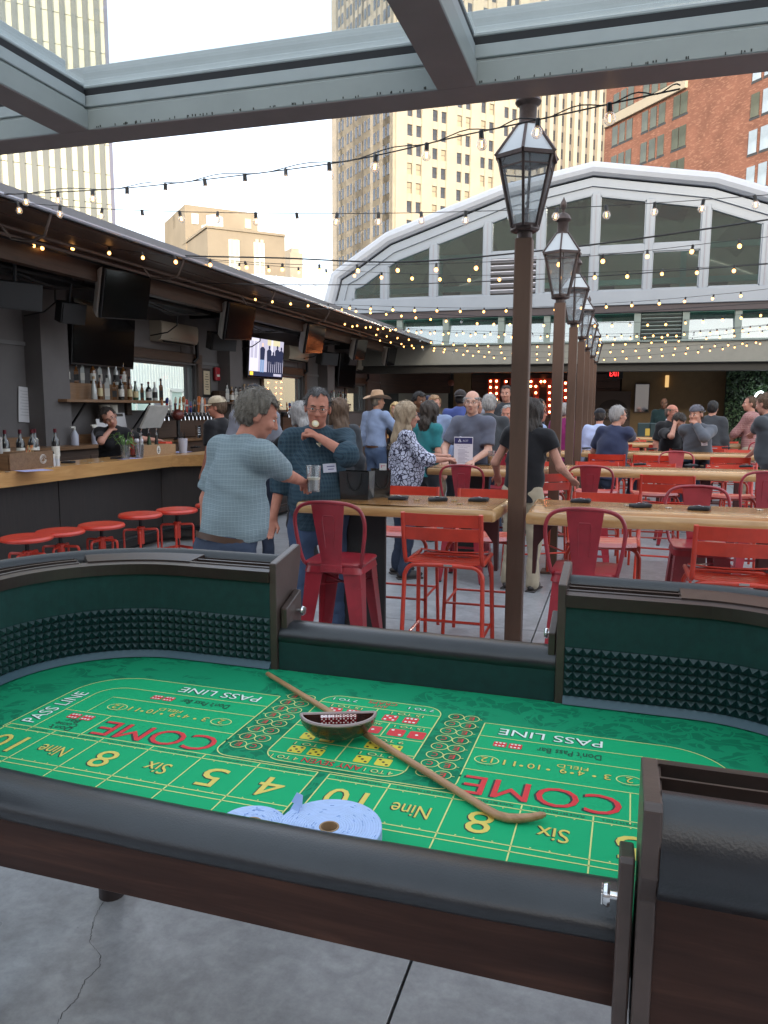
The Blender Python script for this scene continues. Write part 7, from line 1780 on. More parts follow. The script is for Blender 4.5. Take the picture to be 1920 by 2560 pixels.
def floral(name, base, ink):
    m, nt, b = nt_new(name); N = nt.nodes; L = nt.links; tc = N.new('ShaderNodeTexCoord')
    nz_ = N.new('ShaderNodeTexNoise'); nz_.inputs['Scale'].default_value = 16; L.new(tc.outputs['Object'], nz_.inputs['Vector']); wp = N.new('ShaderNodeMixRGB'); wp.blend_type = 'ADD'; wp.inputs[0].default_value = .05; L.new(tc.outputs['Object'], wp.inputs[1]); L.new(nz_.outputs['Color'], wp.inputs[2])
    v = N.new('ShaderNodeTexVoronoi'); v.feature = 'DISTANCE_TO_EDGE'; v.inputs['Scale'].default_value = 26; L.new(wp.outputs[0], v.inputs['Vector'])
    v2 = N.new('ShaderNodeTexVoronoi'); v2.inputs['Scale'].default_value = 26; L.new(wp.outputs[0], v2.inputs['Vector'])
    r = N.new('ShaderNodeMapRange'); r.inputs[1].default_value = .07; r.inputs[2].default_value = .11; L.new(v.outputs['Distance'], r.inputs[0]); r2 = N.new('ShaderNodeMapRange'); r2.inputs[1].default_value = .10; r2.inputs[2].default_value = .14; L.new(v2.outputs['Distance'], r2.inputs[0])
    mu = N.new('ShaderNodeMath'); mu.operation = 'MULTIPLY'; L.new(r.outputs[0], mu.inputs[0]); L.new(r2.outputs[0], mu.inputs[1])
    mx = N.new('ShaderNodeMix'); mx.data_type = 'RGBA'; L.new(mu.outputs[0], mx.inputs[0]); mx.inputs[6].default_value = (*ink, 1); mx.inputs[7].default_value = (*base, 1); L.new(mx.outputs[2], b.inputs['Base Color']); b.inputs['Roughness'].default_value = .8
    return m
def hairm(name, c, c2): 
    return mat(name, c, rough=.55, var=.3, vscale=55, stretch=(1, 1, .18), bump=1.0, bscale=85, spec=.3, alt=c2)
SKIN = {k: mat('skin_'+k, c, rough=.62, var=.12, vscale=22, spec=.22, alt=c2, bump=.05, bscale=150) for k, c, c2 in (('fair', (.42, .215, .155), (.50, .26, .19)), ('ruddy', (.42, .175, .12), (.50, .225, .16)), ('tan', (.33, .165, .105), (.40, .21, .14)), ('brown', (.115, .055, .032), (.155, .075, .045)), ('dark', (.055, .028, .018), (.075, .038, .024)), ('pale', (.50, .29, .22), (.58, .35, .27)))}
m_eyew = mat('eye_white', (.55, .52, .48), rough=.3); m_iris = mat('eye_iris', (.03, .02, .015), rough=.15); m_lip = mat('lip', (.34, .12, .10), rough=.45); m_browk = mat('brow_dark', (.03, .02, .015), rough=.8); m_browl = mat('brow_light', (.25, .19, .14), rough=.8)
m_lens = glass('spectacle_lens', (.93, .95, .95), refl=.35); m_specs = mat('spectacle_frame', (.05, .04, .04), rough=.3, metal=.4)
m_badge = mat('badge_white', (.66, .68, .80), rough=.6); m_belt = mat('belt_leather', (.07, .032, .018), rough=.5); m_shoe = mat('shoe_dark', (.035, .03, .028), rough=.6, bump=.2, bscale=40)
def fold(A, seed):
    r = np.random.default_rng(seed); ph = r.uniform(0, 6.28, 9)
    def f(X, Y, Z):
        return A*(np.sin(17*Z+11*X+ph[0]+2.4*np.sin(9*X+ph[1])+1.3*np.sin(7*Y+ph[5]))*.7+np.sin(21*X-13*Z+ph[2]+2.0*np.sin(8*Z+ph[3]))*.55+np.sin(33*Y+27*Z+ph[4]+1.5*np.sin(12*X))*.3+.25*np.sin(52*Z+31*X+ph[6]+2*np.sin(19*Z+ph[7])))
    return f
def person(label, xy, face, H=1.76, w=1., belly=.0, seat=None, lean=(0, 0), head=(0, 0, 0), skin='fair', vx=.012, aR=None, aL=None, awR=None, awL=None, shirt=None, sleeve='short', pants=None, hem=.50, hair=None, hat=None, glasses=False, beard=None, badge=None, collar=None, female=False, fig=None, dress=None, tuck=False, lens_dark=False, stand_h=0., belt=None, brow=None, curlR=.5, curlL=.5, zoff=0., face_on=True, group='people at the bar and tables', elR=None, elL=None, foot=None):
    o = thing('person', label, 'person', (xy[0], xy[1], zoff), face, group); s = H/1.76
    pz = .94*s if seat is None else seat+.09
    hip = .095*w*s if not female else .10*w*s; shw = (.176 if not female else .155)*s*(.9+.1*w)
    pel = np.array([0, 0, pz]); nb = np.array([lean[0], lean[1], pz+.555*s-.5*(abs(lean[0])+abs(lean[1]))*.5]); ch = pel+(nb-pel)*.62
    up_ = nrm(nb-pel); side = np.array([1., 0, 0]); side = nrm(side-up_*(side@up_)); fwd = np.cross(up_, side)
    Hm = rotm(*[RAD(a) for a in head]); hc = nb+up_*.055*s+Hm @ np.array([0, .015, .118])*s+np.array([0, .02*s, 0]); hs = s**.35
    def hl(p): return hc+Hm @ (np.array(p)*hs)
    sR = nb-up_*.045*s+side*shw; sL = nb-up_*.045*s-side*shw
    ua, fa = .295*s, .255*s
    def hang(sg): return np.array([nb[0]+sg*(shw+.065*w), nb[1]*.6+.06, nb[2]-.045*s-.525*s])
    Winv = (Matrix.Translation((xy[0], xy[1], zoff)) @ Matrix.Rotation(face, 4, 'Z')).inverted()
    if awR is not None: aR = tuple(Winv @ Vector(awR))
    if awL is not None: aL = tuple(Winv @ Vector(awL))
    wR = np.array(aR) if aR is not None else hang(1); wL = np.array(aL) if aL is not None else hang(-1)
    eR, wR = ik(sR, wR, ua, fa, elR or (.35, -.7, -.6)); eL, wL = ik(sL, wL, ua, fa, elL or (-.35, -.7, -.6))
    # legs
    if seat is None:
        hp = [pel+np.array([q*hip, 0, -.03]) for q in (1, -1)]; kn = [np.array([q*(hip+.015), .02, .50*s]) for q in (1, -1)]; an = [np.array([q*(hip+.02), -.02, .085]) for q in (1, -1)]
    else:
        hp = [pel+np.array([q*hip, 0, 0]) for q in (1, -1)]; kn = [np.array([q*(hip+.05), .40*s, pz-.02]) for q in (1, -1)]; fz = max(.36, pz-.50*s); an = [np.array([q*(hip+.03), .34*s, fz]) for q in (1, -1)]
    lo = np.minimum.reduce([pel, nb, hc, wR, wL, eR, eL, *kn, *an])-.24; hi = np.maximum.reduce([pel, nb, hc, wR, wL, eR, eL, *kn, *an])+.24; lo[2] = max(lo[2], -.02)
    # ---------------- skin: one continuous body
    f = Field(lo, hi, vx)
    f.cap(ch, pel+up_*.06, .125*w*s, .12*w*s, .04, fwd, .72); f.cap(sR*.92+sL*.08, sL*.92+sR*.08, .042*s, .042*s, .04); f.cap(nb-up_*.07, ch, .10*s*w, .125*w*s, .05, fwd, .7)
    for q in (0, 1):
        f.cap(hp[q], kn[q], .075*s*w, .052*s, .03); f.cap(kn[q], an[q], .050*s, .036*s, .02)
        f.cap(an[q]+np.array([0, 0, -.04]), an[q]+np.array([0, .12, -.055]), .034, .028, .02)
    f.cap(nb-up_*.03, hl((0, -.012, -.06)), .060*s*(.86 if female else 1), .052*s*(.86 if female else 1), .03)
    hm = Hm
    f.ell(hl((0, -.014, .030)), np.array([.0765, .097, .090])*hs, hm, .02); f.ell(hl((0, .022, -.030)), np.array([.063, .074, .086])*hs, hm, .02); f.ell(hl((0, .034, -.076)), np.array([.050, .050, .040])*hs*(.92 if female else 1), hm, .02); f.ell(hl((0, .068, -.097)), np.array([.02, .017, .017])*hs, hm, .015)
    f.cap(hl((-.030, .078, .026)), hl((.030, .078, .026)), .013*hs, None, .012)
    for q in (1, -1):
        if vx < .0135: f.cut(ellfn(hl((q*.031, .103, .004)), np.array([.017, .015, .012])*hs, hm), hl((q*.031, .098, .004))-.03, hl((q*.031, .098, .004))+.03, .012)
        f.ell(hl((q*.040, .070, -.028)), np.array([.024, .022, .02])*hs, hm, .02)
        f.ell(hl((q*.079, -.012, -.012)), np.array([.011, .021, .033])*hs, hm, .006)
    f.cap(hl((0, .090, .010)), hl((0, .112, -.030)), .009*hs, .0135*hs, .010)
    for q in (1, -1): f.ell(hl((q*.012, .101, -.034)), np.array([.009, .010, .008])*hs, hm, .006)
    f.ell(hl((0, .086, -.060)), np.array([.026, .012, .012])*hs, hm, .008)
    fr_ = max(.0088, .6*vx)
    for sg, S_, E_, W_, curl in ((1, sR, eR, wR, curlR), (-1, sL, eL, wL, curlL)):
        f.cap(S_, E_, .044*s*(.85 if female else 1), .040*s, .02); f.cap(E_, W_, .041*s, .027*s, .02)
        d = nrm(W_-E_); hb = np.array([0, 0, -1.]) if abs(d[2]) < .8 else fwd; pn = nrm(hb-d*(hb@d)) if aR is not None or aL is not None else nrm(side*-sg-d*((side*-sg)@d)); sd = nrm(np.cross(d, pn))*sg
        pc = W_+d*.045; f.cap(W_+d*.01, W_+d*.078, .036, .040, .012, pn, .45)
        for i, (off, ln) in enumerate(((-.028, .068), (-.0095, .076), (.0095, .071), (.028, .055))):
            b0_ = W_+d*.085+sd*off; a1 = curl*.9; d1_ = nrm(d*cos(a1)+pn*sin(a1)); m_ = b0_+d1_*ln*.52; d2_ = nrm(d*cos(a1*2.1)+pn*sin(a1*2.1)); e_ = m_+d2_*ln*.5
            f.cap(b0_-d*.02, m_, fr_*1.06, fr_, .004); f.cap(m_, e_, fr_, fr_*.85, .003)
        t0 = W_+d*.03-sd*.030; t1_ = t0+nrm(d*.75-sd*.55+pn*.35)*.042; f.cap(t0, t1_, .0125, .0105, .008); f.cap(t1_, t1_+nrm(d*.95+pn*.35)*.032, .0105, .0088, .004)
    P, F_ = f.mesh(); body = np_mesh('body', P, F_, SKIN[skin], o)
    # ---------------- clothes
    cv = vx*1.25
    def cfield(): return Field(lo, hi, cv)
    if shirt is not None:
        f = cfield(); e = .020*s; W = w
        hz_ = pz-.10*s if not tuck else pz+.03*s
        f.cap(nb-up_*.085, ch, (.125 if not female else .112)*s*(.6+.4*W), .150*s*W, .05, fwd, .70); f.cap(ch, pel+up_*.10, .150*s*W, .152*s*W, .06, fwd, .74); f.cap(pel+up_*.10, pel-up_*.12, .152*s*W, .158*s*W, .05, fwd, .76)
        if female:
            for q in (1, -1): f.ell(ch+side*.07*q*s+fwd*.085*s+up_*.02, np.array([.075, .065, .07])*s*(.7+.3*W), None, .05)
        if belly: f.ell(ch*.45+pel*.55+fwd*(.07+.3*belly), np.array([.14*W, .10+belly, .17])*s, None, .10)
        f.cap(sR, sL, .062*s, None, .05); f.cap(nb-up_*.02, nb-up_*.09, .068*s, .10*s, .05)
        for S_, E_, W_ in ((sR, eR, wR), (sL, eL, wL)):
            f.cap(S_, E_, .066*s*(.85 if female else 1), .062*s*(.85 if female else 1), .05)
            if sleeve in ('long', 'roll'): f.cap(E_, W_, .060*s, .044*s, .03)
        A = .0066 if sleeve != 'long' else .0075; f.D -= .006
        f.D += fold(A, int(abs(xy[0]*1000)) % 977)(f.ax[0][:, None, None], f.ax[1][None, :, None], f.ax[2][None, None, :])
        # cut sleeves and hem
        for S_, E_, W_ in ((sR, eR, wR), (sL, eL, wL)):
            if sleeve == 'short': t_ = S_+(E_-S_)*.80; e_ = E_; R_c = .088
            elif sleeve == 'cap': t_ = S_+(E_-S_)*.40; e_ = E_; R_c = .092
            elif sleeve == 'roll': t_ = E_+(W_-E_)*.35; e_ = W_; R_c = .074
            else: t_ = W_-nrm(W_-E_)*.012; e_ = W_+nrm(W_-E_)*.06; R_c = .07
            d = nrm(e_-t_); cf = capfn(t_, e_+d*.03, R_c, R_c)
            f.cut(lambda X, Y, Z, t_=t_, d=d, cf=cf: np.maximum(-((X-t_[0])*d[0]+(Y-t_[1])*d[1]+(Z-t_[2])*d[2]), cf(X, Y, Z)), np.minimum(t_, e_)-.13, np.maximum(t_, e_)+.13)
        hzz = hz_; f.cut(lambda X, Y, Z: (Z-hzz)+0*X+0*Y+.006*np.sin(14*X+3*Y))
        P, F_ = f.mesh(); so = np_mesh('shirt', P, F_, shirt, o)
        if badge is not None:
            bx_, bz_, tilt = badge; c0_ = pel+up_*bz_+side*bx_; m_ = (np.abs((P-c0_)@side) < .035) & (np.abs((P-c0_)@up_) < .035); 
            if m_.any():
                yy = np.sort((P[m_]-c0_)@fwd)[-1]; c_ = c0_+fwd*(yy+.003); bd = MB(); bd.box((0, 0, 0), (.086, .003, .058), ch=.001); bo = bd.build('name_badge', m_badge, so); bo.matrix_local = Matrix.Translation(c_) @ Matrix(np.stack([side, fwd, up_], 1)).to_4x4() @ Matrix.Rotation(tilt, 4, 'Y')
                bd = MB()
                for k in range(2): bd.box((-.008, .002, .010-k*.018), (.05-.012*k, .001, .006))
                tag(bd.build('handwriting', mat('violet_pen', (.16, .16, .34), rough=.8), bo), kind='stuff')
        if collar is not None:
            cb = MB(); c_ = nb-up_*.005; n = 20; vs = []
            for i in range(n+1):
                a = pi/2+.28+(2*pi-.56)*i/n; dv = side*cos(a)+fwd*sin(a)
                bk_ = .5-.5*sin(a); r0 = .062*s; vs += [c_+dv*r0+up_*(.005+.028*bk_), c_+dv*(r0+.006)+up_*(.010+.034*bk_), c_+dv*(r0+.024)+up_*(-.018+.008*bk_), c_+dv*(r0+.016)+up_*(-.022+.008*bk_)]
            cb.add(vs, [(i*4+j, i*4+(j+1) % 4, i*4+4+(j+1) % 4, i*4+4+j) for i in range(n) for j in range(4)]+[(0, 1, 2, 3), (n*4, n*4+1, n*4+2, n*4+3)]); cb.build('collar', collar, so, smooth=50)
    if pants is not None:
        f = cfield()
        f.cap(pel+up_*(.10 if tuck else .08), pel-up_*.05, (.168 if tuck else .142)*s*w, (.166 if tuck else .150)*s*w, .04, fwd, .76)
        for q in (0, 1):
            f.cap(hp[q]+np.array([0, 0, .0]), kn[q], .094*s*(.5+.5*w), .068*s, .05); f.cap(kn[q], an[q]+np.array([0, 0, -.02]), .066*s, .060*s, .03)
        if dress: f.cap(pel, pel-np.array([0, 0, .42*s]), .15*s*w, .19*s*w, .05, fwd, .8)
        f.D += fold(.008, 31)(f.ax[0][:, None, None], f.ax[1][None, :, None], f.ax[2][None, None, :])
        if dress: zc = pz-.44*s; f.cut(lambda X, Y, Z: (Z-zc)+0*X+0*Y)
        if tuck: zt_ = pz+.065*s; f.cut(lambda X, Y, Z: (zt_-Z)+0*X+0*Y)
        P, F_ = f.mesh(); po = np_mesh('skirt' if dress else 'trousers', P, F_, pants, o)
        if belt is not None:
            mb = MB(); n = 28; zb_ = pz+.035*s; vs = []
            for i in range(n):
                a = 2*pi*i/n; m_ = (np.abs(P[:, 2]-zb_) < .03); dv = side*cos(a)+fwd*sin(a); pr = (P[m_]-pel)@dv; r_ = pr.max()+.004
                sup = np.array([.171*s*w, .171*s*w*.775]); rr = 1/sqrt((cos(a)/sup[0])**2+(sin(a)/sup[1])**2)+.004
                for zz in (-.017, .017): vs.append(pel+dv*rr+np.array([0, 0, .035*s+zz]))
            mb.add(vs, [(2*i, 2*((i+1) % n), 2*((i+1) % n)+1, 2*i+1) for i in range(n)]); mb.build('belt', belt, po, smooth=60)
    for q in (0, 1):
        mb = MB(); a = an[q]; mb.ell(a+np.array([0, .055, -.045]), (.048, .135, .042), 12, 8); mb.box(a+np.array([0, .055, -.078]), (.092, .26, .016), ch=.006); mb.build('shoe', foot or m_shoe, o, smooth=60)
    # ---------------- hair, hats, face
    if hair is not None:
        kind, hmat = hair; f = Field(hl((0, 0, 0))-.32-np.array([0, 0, .30 if 'long' in kind else 0]), hl((0, 0, 0))+.24, max(.005, vx*.75))
        th_ = {'bald': .004, 'short': .010, 'crop': .006, 'full': .013, 'long': .020, 'longw': .022, 'bob': .026, 'curly': .034, 'bun': .012}[kind]
        f.ell(hl((0, -.016, .031)), (np.array([.0775, .098, .091])+th_)*hs, hm, 0)
        if kind in ('full', 'short', 'crop', 'bald', 'bun'): f.ell(hl((0, -.045, -.015)), np.array([.070+th_, .062+th_, .075])*hs, hm, .02)
        if kind in ('long', 'longw', 'bob', 'curly'):
            ln = {'long': .30, 'longw': .34, 'bob': .12, 'curly': .16}[kind]; b1 = hl((0, -.055, -.02)); b2 = hc+np.array([0, -.06, -ln*.55-.05])+(hm @ np.array([0, -.05, 0])); b3 = b2+np.array([0, .0, -ln*.5])
            f.cap(b1, b2, .088*hs, .082, .03, hm @ np.array([0, 1., 0]), .62); f.cap(b2, b3, .082, .055, .03, fwd, .5)
            for q in (1, -1): f.cap(hl((q*.068, -.005, .02)), hl((q*.078, -.005, -.09 if kind == 'bob' else -.12)), .026, .024, .02)
            if kind in ('long', 'longw'):
                for q in (1, -1): f.cap(hl((q*.078, .0, -.12)), hl((q*.085, .02, -.12))+np.array([0, 0, -ln*.6]), .026, .018, .02)
        if hat in ('cap', 'capback', 'beanie'): pass
        # noise for strands
        rr_ = np.random.default_rng(5); g = [f.ax[i] for i in range(3)]; am = {'curly': .007, 'long': .005, 'longw': .005, 'bob': .004}.get(kind, .0034)
        f.D += am*.5*np.sin(190*g[0][:, None, None]+60*g[2][None, None, :]+2*np.sin(40*g[1][None, :, None]))+am*(np.sin(95*g[0][:, None, None]+40*g[1][None, :, None])*.6+np.sin(80*g[1][None, :, None]+25*g[2][None, None, :]+1)*.5+.5*np.sin(60*g[2][None, None, :]+70*g[0][:, None, None]))
        # open the face: remove what lies in front of the hairline
        mI = hm
        def loc_(X, Y, Z): x, y, z = X-hc[0], Y-hc[1], Z-hc[2]; return (mI[0, 0]*x+mI[1, 0]*y+mI[2, 0]*z)/hs, (mI[0, 1]*x+mI[1, 1]*y+mI[2, 1]*z)/hs, (mI[0, 2]*x+mI[1, 2]*y+mI[2, 2]*z)/hs
        hl_z = {'bald': .02, 'short': .072, 'crop': .078, 'full': .066, 'bun': .075}.get(kind, .070)
        def facecut(X, Y, Z):
            x, y, z = loc_(X, Y, Z); z = z+.004*np.sin(140*x+1)+.004*np.sin(67*x); a = z-hl_z-.25*(.10-y)*(y > .02); b = (y-.028); c2 = np.abs(x)-.066
            return np.maximum(np.maximum(a, -b), c2 if kind in ('long', 'longw', 'bob', 'curly') else np.full_like(c2, -1))
        f.cut(facecut)
        if kind in ('short', 'full', 'crop', 'bald', 'bun'):
            def sidecut(X, Y, Z):
                x, y, z = loc_(X, Y, Z); y = y+.005*np.sin(150*z); return np.maximum(np.maximum(z-.004-.5*np.maximum(0, y), -(y+.018)), -z-.3)
            f.cut(sidecut)
            def napecut(X, Y, Z): x, y, z = loc_(X, Y, Z); return z+.078+.004*np.sin(130*x)
            f.cut(napecut)
        if kind == 'bald':
            def top(X, Y, Z): x, y, z = loc_(X, Y, Z); return -(z-.055-.35*np.maximum(-y-.03, 0)*0)+0*x
            f.cut(top)
        P, F_ = f.mesh()
        if len(F_): np_mesh('hair', P, F_, hmat, o)
        if len(P) > 50 and vx <= .0126:
            # loose strands breaking the outline
            rs = np.random.default_rng(len(P)); k = rs.integers(0, len(P), 1100 if vx < .01 else 600); b = P[k]; n_ = b-hc; n_ /= np.linalg.norm(n_, axis=1)[:, None]
            g_ = hm @ np.array([0, -.55, -1.]); d_ = g_[None]-n_*(n_@g_)[:, None]; d_ /= np.linalg.norm(d_, axis=1)[:, None]+1e-6
            d_ = d_+rs.normal(0, .28, d_.shape)+n_*.12; l_ = rs.uniform(.014, .034, (len(k), 1))*(1.5 if 'long' in kind else 1); w_ = np.cross(d_, n_); w_ /= np.linalg.norm(w_, axis=1)[:, None]+1e-6
            b = b+n_*.001; mid = b+d_*l_*.55+n_*.0035; tip = b+d_*l_+n_*.001; V_ = np.stack([b-w_*.0013, b+w_*.0013, mid+w_*.0012, tip], 1).reshape(-1, 3)
            tag(np_mesh('hair_strands', V_, np.arange(len(V_)).reshape(-1, 4), hmat, o), kind='stuff')
    M4 = lambda: Matrix.Translation(hc) @ Matrix(hm).to_4x4() @ Matrix.Scale(hs, 4)
    def hpart(mb, name, m, smooth=50, par=None): q = mb.build(name, m, par or o, smooth); q.matrix_local = M4(); return q
    if beard is not None:
        f = Field(hl((0, .03, -.06))-.13, hl((0, .03, -.06))+.13, max(.006, vx*.8)); f.ell(hl((0, .034, -.076)), (np.array([.050, .050, .040])+.009)*hs, hm, 0); f.ell(hl((0, .022, -.035)), (np.array([.063, .074, .082])+.004)*hs, hm, .01); f.ell(hl((0, .070, -.097)), np.array([.030, .024, .024])*hs, hm, .02)
        f.cap(hl((-.026, .094, -.046)), hl((.026, .094, -.046)), .010, None, .006)
        def bc(X, Y, Z): 
            x, y, z = X-hc[0], Y-hc[1], Z-hc[2]; a, b, c = hm[0, 0]*x+hm[1, 0]*y+hm[2, 0]*z, hm[0, 1]*x+hm[1, 1]*y+hm[2, 1]*z, hm[0, 2]*x+hm[1, 2]*y+hm[2, 2]*z
            return np.minimum(c+.038+.28*np.maximum(0, np.abs(a)-.030)*0+.0*b-.9*np.maximum(0, np.abs(a)-.045), .2)
        f.cut(lambda X, Y, Z: -(-bc(X, Y, Z))); P, F_ = f.mesh()
        if len(F_): np_mesh('beard', P, F_, beard, o)
    if face_on:
        for q in (1, -1):
            mb = MB(); mb.ell((q*.031, .0765, .002), (.0125, .0125, .0075), 12, 8); mb.cur = 1; mb.ell((q*.031, .0850, .002), (.0060, .0050, .0066), 8, 6); hpart(mb, 'eye', [m_eyew, m_iris])
            mb = MB(); mb.tube([(q*.014, .092, .021), (q*.030, .0935, .0265), (q*.048, .082, .021)], [.003, .0038, .002], 5); hpart(mb, 'eyebrow', brow or m_browk)
        mb = MB(); mb.ell((0, .0945, -.0585), (.021, .0055, .0035), 10, 6); mb.ell((0, .0945, -.0655), (.019, .006, .0042), 10, 6); hpart(mb, 'lips', m_lip)
    if glasses:
        mb = MB()
        for q in (1, -1):
            mb.tube([(q*.032+.024*cos(a), .109, .001+.0135*sin(a)) for a in np.linspace(0, 2*pi, 17)[:-1]], .0013, 5, closed=True); mb.tube([(q*.056, .107, .006), (q*.075, .085, .006), (q*.083, 0, .004), (q*.082, -.02, -.004)], .0016, 5)
        mb.tube([(-.009, .111, .005), (0, .114, .007), (.009, .111, .005)], .0014, 5); go = hpart(mb, 'glasses', m_specs)
        mb = MB()
        for q in (1, -1): mb.add([(q*.032+.0235*cos(a), .109, .001+.013*sin(a)) for a in np.linspace(0, 2*pi, 17)[:-1]], [tuple(range(16))])
        ln_ = mb.build('lens', m_lens, go)
    if hat is not None:
        hk, hma, hmb = hat
        if hk in ('cap', 'capback'):
            mb = MB(); vs = []; fs = []; nr_, nc = 7, 22
            for i in range(nr_+1):
                ph = pi/2*i/nr_
                for j in range(nc): t = 2*pi*j/nc; vs.append((.094*cos(ph*.999)*cos(t), -.012+.112*cos(ph*.999)*sin(t), .046+.088*sin(ph)))
            for i in range(nr_): fs += [(i*nc+j, i*nc+(j+1) % nc, (i+1)*nc+(j+1) % nc, (i+1)*nc+j) for j in range(nc)]
            mb.add(vs, fs); mb.ell((0, -.012, .134), (.007, .007, .005), 8, 5); co = hpart(mb, 'cap', hma)
            d = 1 if hk == 'cap' else -1; mb = MB(); vs = []; n = 12
            for i in range(n+1):
                t = pi*.12+pi*.76*i/n
                for rr2, zz in ((.098, .046), (.172, .034)): vs += [((.088 if rr2 < .1 else .094)*cos(t), d*(rr2*sin(t)*.98-.012*d), zz-.012*cos(t)**2), ((.088 if rr2 < .1 else .094)*cos(t), d*(rr2*sin(t)*.98-.012*d), zz-.006-.012*cos(t)**2)]
            mb.add(vs, [(i*4+a, i*4+4+a, i*4+4+b, i*4+b) for i in range(n) for a, b in ((0, 2), (2, 3), (3, 1), (1, 0))]); hpart(mb, 'visor', hmb or hma, par=o)
        if hk == 'cowboy':
            mb = MB(); mb.lathe([(.0, .178), (.045, .182), (.075, .172), (.090, .12), (.098, .062), (.105, .056)], 26, (0, -.01, 0)); mb.v = [(x, y*1.12, z-.022*max(0, 1-(x/.035)**2)*(z > .15)) for x, y, z in mb.v]; hpart(mb, 'hat_crown', hma)
            mb = MB(); vs = []; n = 36
            for rr2 in (.095, .15, .20, .205, .20, .15, .095):
                k = len(vs)//n
                for j in range(n): t = 2*pi*j/n; z = .058+(.045*(abs(cos(t))**2)*((rr2-.09)/.11)**1.6)-(.018*(abs(sin(t))**2)*((rr2-.09)/.11)); vs.append((rr2*cos(t)*.95, -.01+rr2*sin(t)*1.1, z-(.006 if k > 3 else .003 if k == 3 else 0)))
            mb.add(vs, [(i*n+j, i*n+(j+1) % n, (i+1)*n+(j+1) % n, (i+1)*n+j) for i in range(6) for j in range(n)]); hpart(mb, 'hat_brim', hma); mb = MB(); mb.lathe([(.0995, .058), (.0985, .082)], 26, (0, -.01, 0), cap=False); mb.v = [(x*1.01, y*1.13, z) for x, y, z in mb.v]; hpart(mb, 'hat_band', hmb)
    Wm = Matrix.Translation((xy[0], xy[1], zoff)) @ Matrix.Rotation(face, 4, 'Z')
    return dict(o=o, wR=Wm @ Vector(wR), wL=Wm @ Vector(wL), head=Wm @ Vector(hc), W=Wm, hm=hm)
H_ = {k: hairm('hair_'+k, c, c2) for k, c, c2 in (('grey', (.085, .070, .056), (.21, .185, .155)), ('silver', (.22, .21, .205), (.40, .39, .38)), ('dark', (.022, .017, .014), (.05, .04, .034)), ('pepper', (.045, .043, .045), (.12, .115, .115)), ('brown', (.07, .042, .026), (.13, .082, .052)), ('ash', (.26, .19, .12), (.40, .31, .21)), ('blond', (.42, .28, .12), (.56, .42, .22)), ('sandy', (.26, .155, .08), (.36, .23, .13)), ('black', (.010, .009, .009), (.024, .022, .021)), ('stubble', (.10, .07, .055), (.15, .11, .085)))}
jean = mat('blue_denim', (.038, .065, .135), rough=.85, var=.28, vscale=5, bump=.35, bscale=26, alt=(.07, .115, .21)); jean_d = mat('dark_denim', (.014, .022, .045), rough=.85, var=.3, vscale=6, bump=.35, bscale=26, alt=(.026, .040, .075)); khaki = cloth('khaki_twill', (.34, .29, .21)); blackp = cloth('black_trousers', (.016, .016, .02))
checked = plaid('pale_check', (.215, .268, .292), (.095, .145, .18), (.30, .355, .365), 118, 39, .24, .10); darkpl = plaid('teal_dark_check', (.030, .060, .085), (.016, .026, .040), (.065, .10, .125), 70, 35, .25, .12); pinkpl = plaid('pink_check', (.34, .17, .16), (.18, .07, .07), (.42, .28, .26), 55, 28, .25, .18)
c_gt = cloth('grey_tee', (.105, .115, .155)); c_nv = cloth('navy_polo', (.026, .034, .075)); c_fl = cloth('grey_fleece', (.085, .095, .115), rough=.95); c_bk = cloth('black_top', (.009, .009, .011)); c_ch = cloth('charcoal_polo', (.040, .045, .052)); c_dkt = cloth('charcoal_tee', (.045, .052, .060)); c_bl = cloth('pale_blue_shirt', (.22, .29, .45)); c_rb = cloth('royal_blue_shirt', (.050, .075, .24)); c_lb = cloth('ice_blue_shirt', (.42, .50, .74)); c_ste = cloth('heather_tee', (.20, .21, .25)); c_suit = cloth('black_suit', (.013, .013, .019)); c_teal = cloth('teal_top', (.02, .16, .18)); c_mag = cloth('magenta_shirt', (.22, .02, .12)); c_dg = cloth('dark_green_shirt', (.008, .025, .026)); c_dr = plaid('grid_dress', (.022, .022, .028), (.055, .055, .06), (.03, .03, .035), 30, 15, .1, .1); c_red = cloth('red_top', (.30, .02, .03))
blouse = floral('flowered_blouse', (.48, .50, .62), (.022, .022, .05))
m_felt_hat = mat('tan_felt', (.42, .28, .18), rough=.9, bump=.1, bscale=80); m_hband = mat('brown_band', (.12, .06, .035), rough=.6); cap_k = cloth('black_cap', (.014, .016, .022)); cap_c = cloth('cream_cap', (.46, .39, .28)); cap_g = cloth('grey_camo_cap', (.10, .10, .12), var=.4, vs=30); cap_n = cloth('navy_cap', (.012, .016, .045)); cap_gr = cloth('green_cap', (.10, .13, .075)); cap_d = cloth('dark_brown_cap', (.024, .020, .020))
FACE_CAM = pi
# --- the two men at the end of the first table
glp = atz(817, 1243, 1.05)
m1 = person('man in pale blue checked shirt and jeans, back to us, holding a glass', (-1.94, 3.58), RAD(-26), H=1.75, w=1.06, belly=.02, lean=(.02, .10), head=(-30, 24, 4), skin='ruddy', vx=.0075, shirt=checked, sleeve='short', pants=jean_d, tuck=True, belt=m_belt, hair=('full', H_['grey']), collar=checked, awR=atY(800, 1234, 4.42), elR=(.6, -.3, -.8), aL=(-.36, .10, .86), curlR=.75, brow=m_browl)
m2 = person('man in dark plaid shirt and glasses eating a cracker', (-1.93, 4.86), FACE_CAM+RAD(14), H=1.75, w=1.14, belly=.05, lean=(.0, .02), head=(6, 10, -4), skin='ruddy', vx=.0075, shirt=darkpl, sleeve='roll', pants=jean, hair=('crop', H_['pepper']), glasses=True, collar=darkpl, aL=(-.035, .19, 1.455), elL=(-.9, .25, -.45), aR=(.30, .08, .90), curlL=.95, curlR=.5, badge=(-.10, .33, .08))
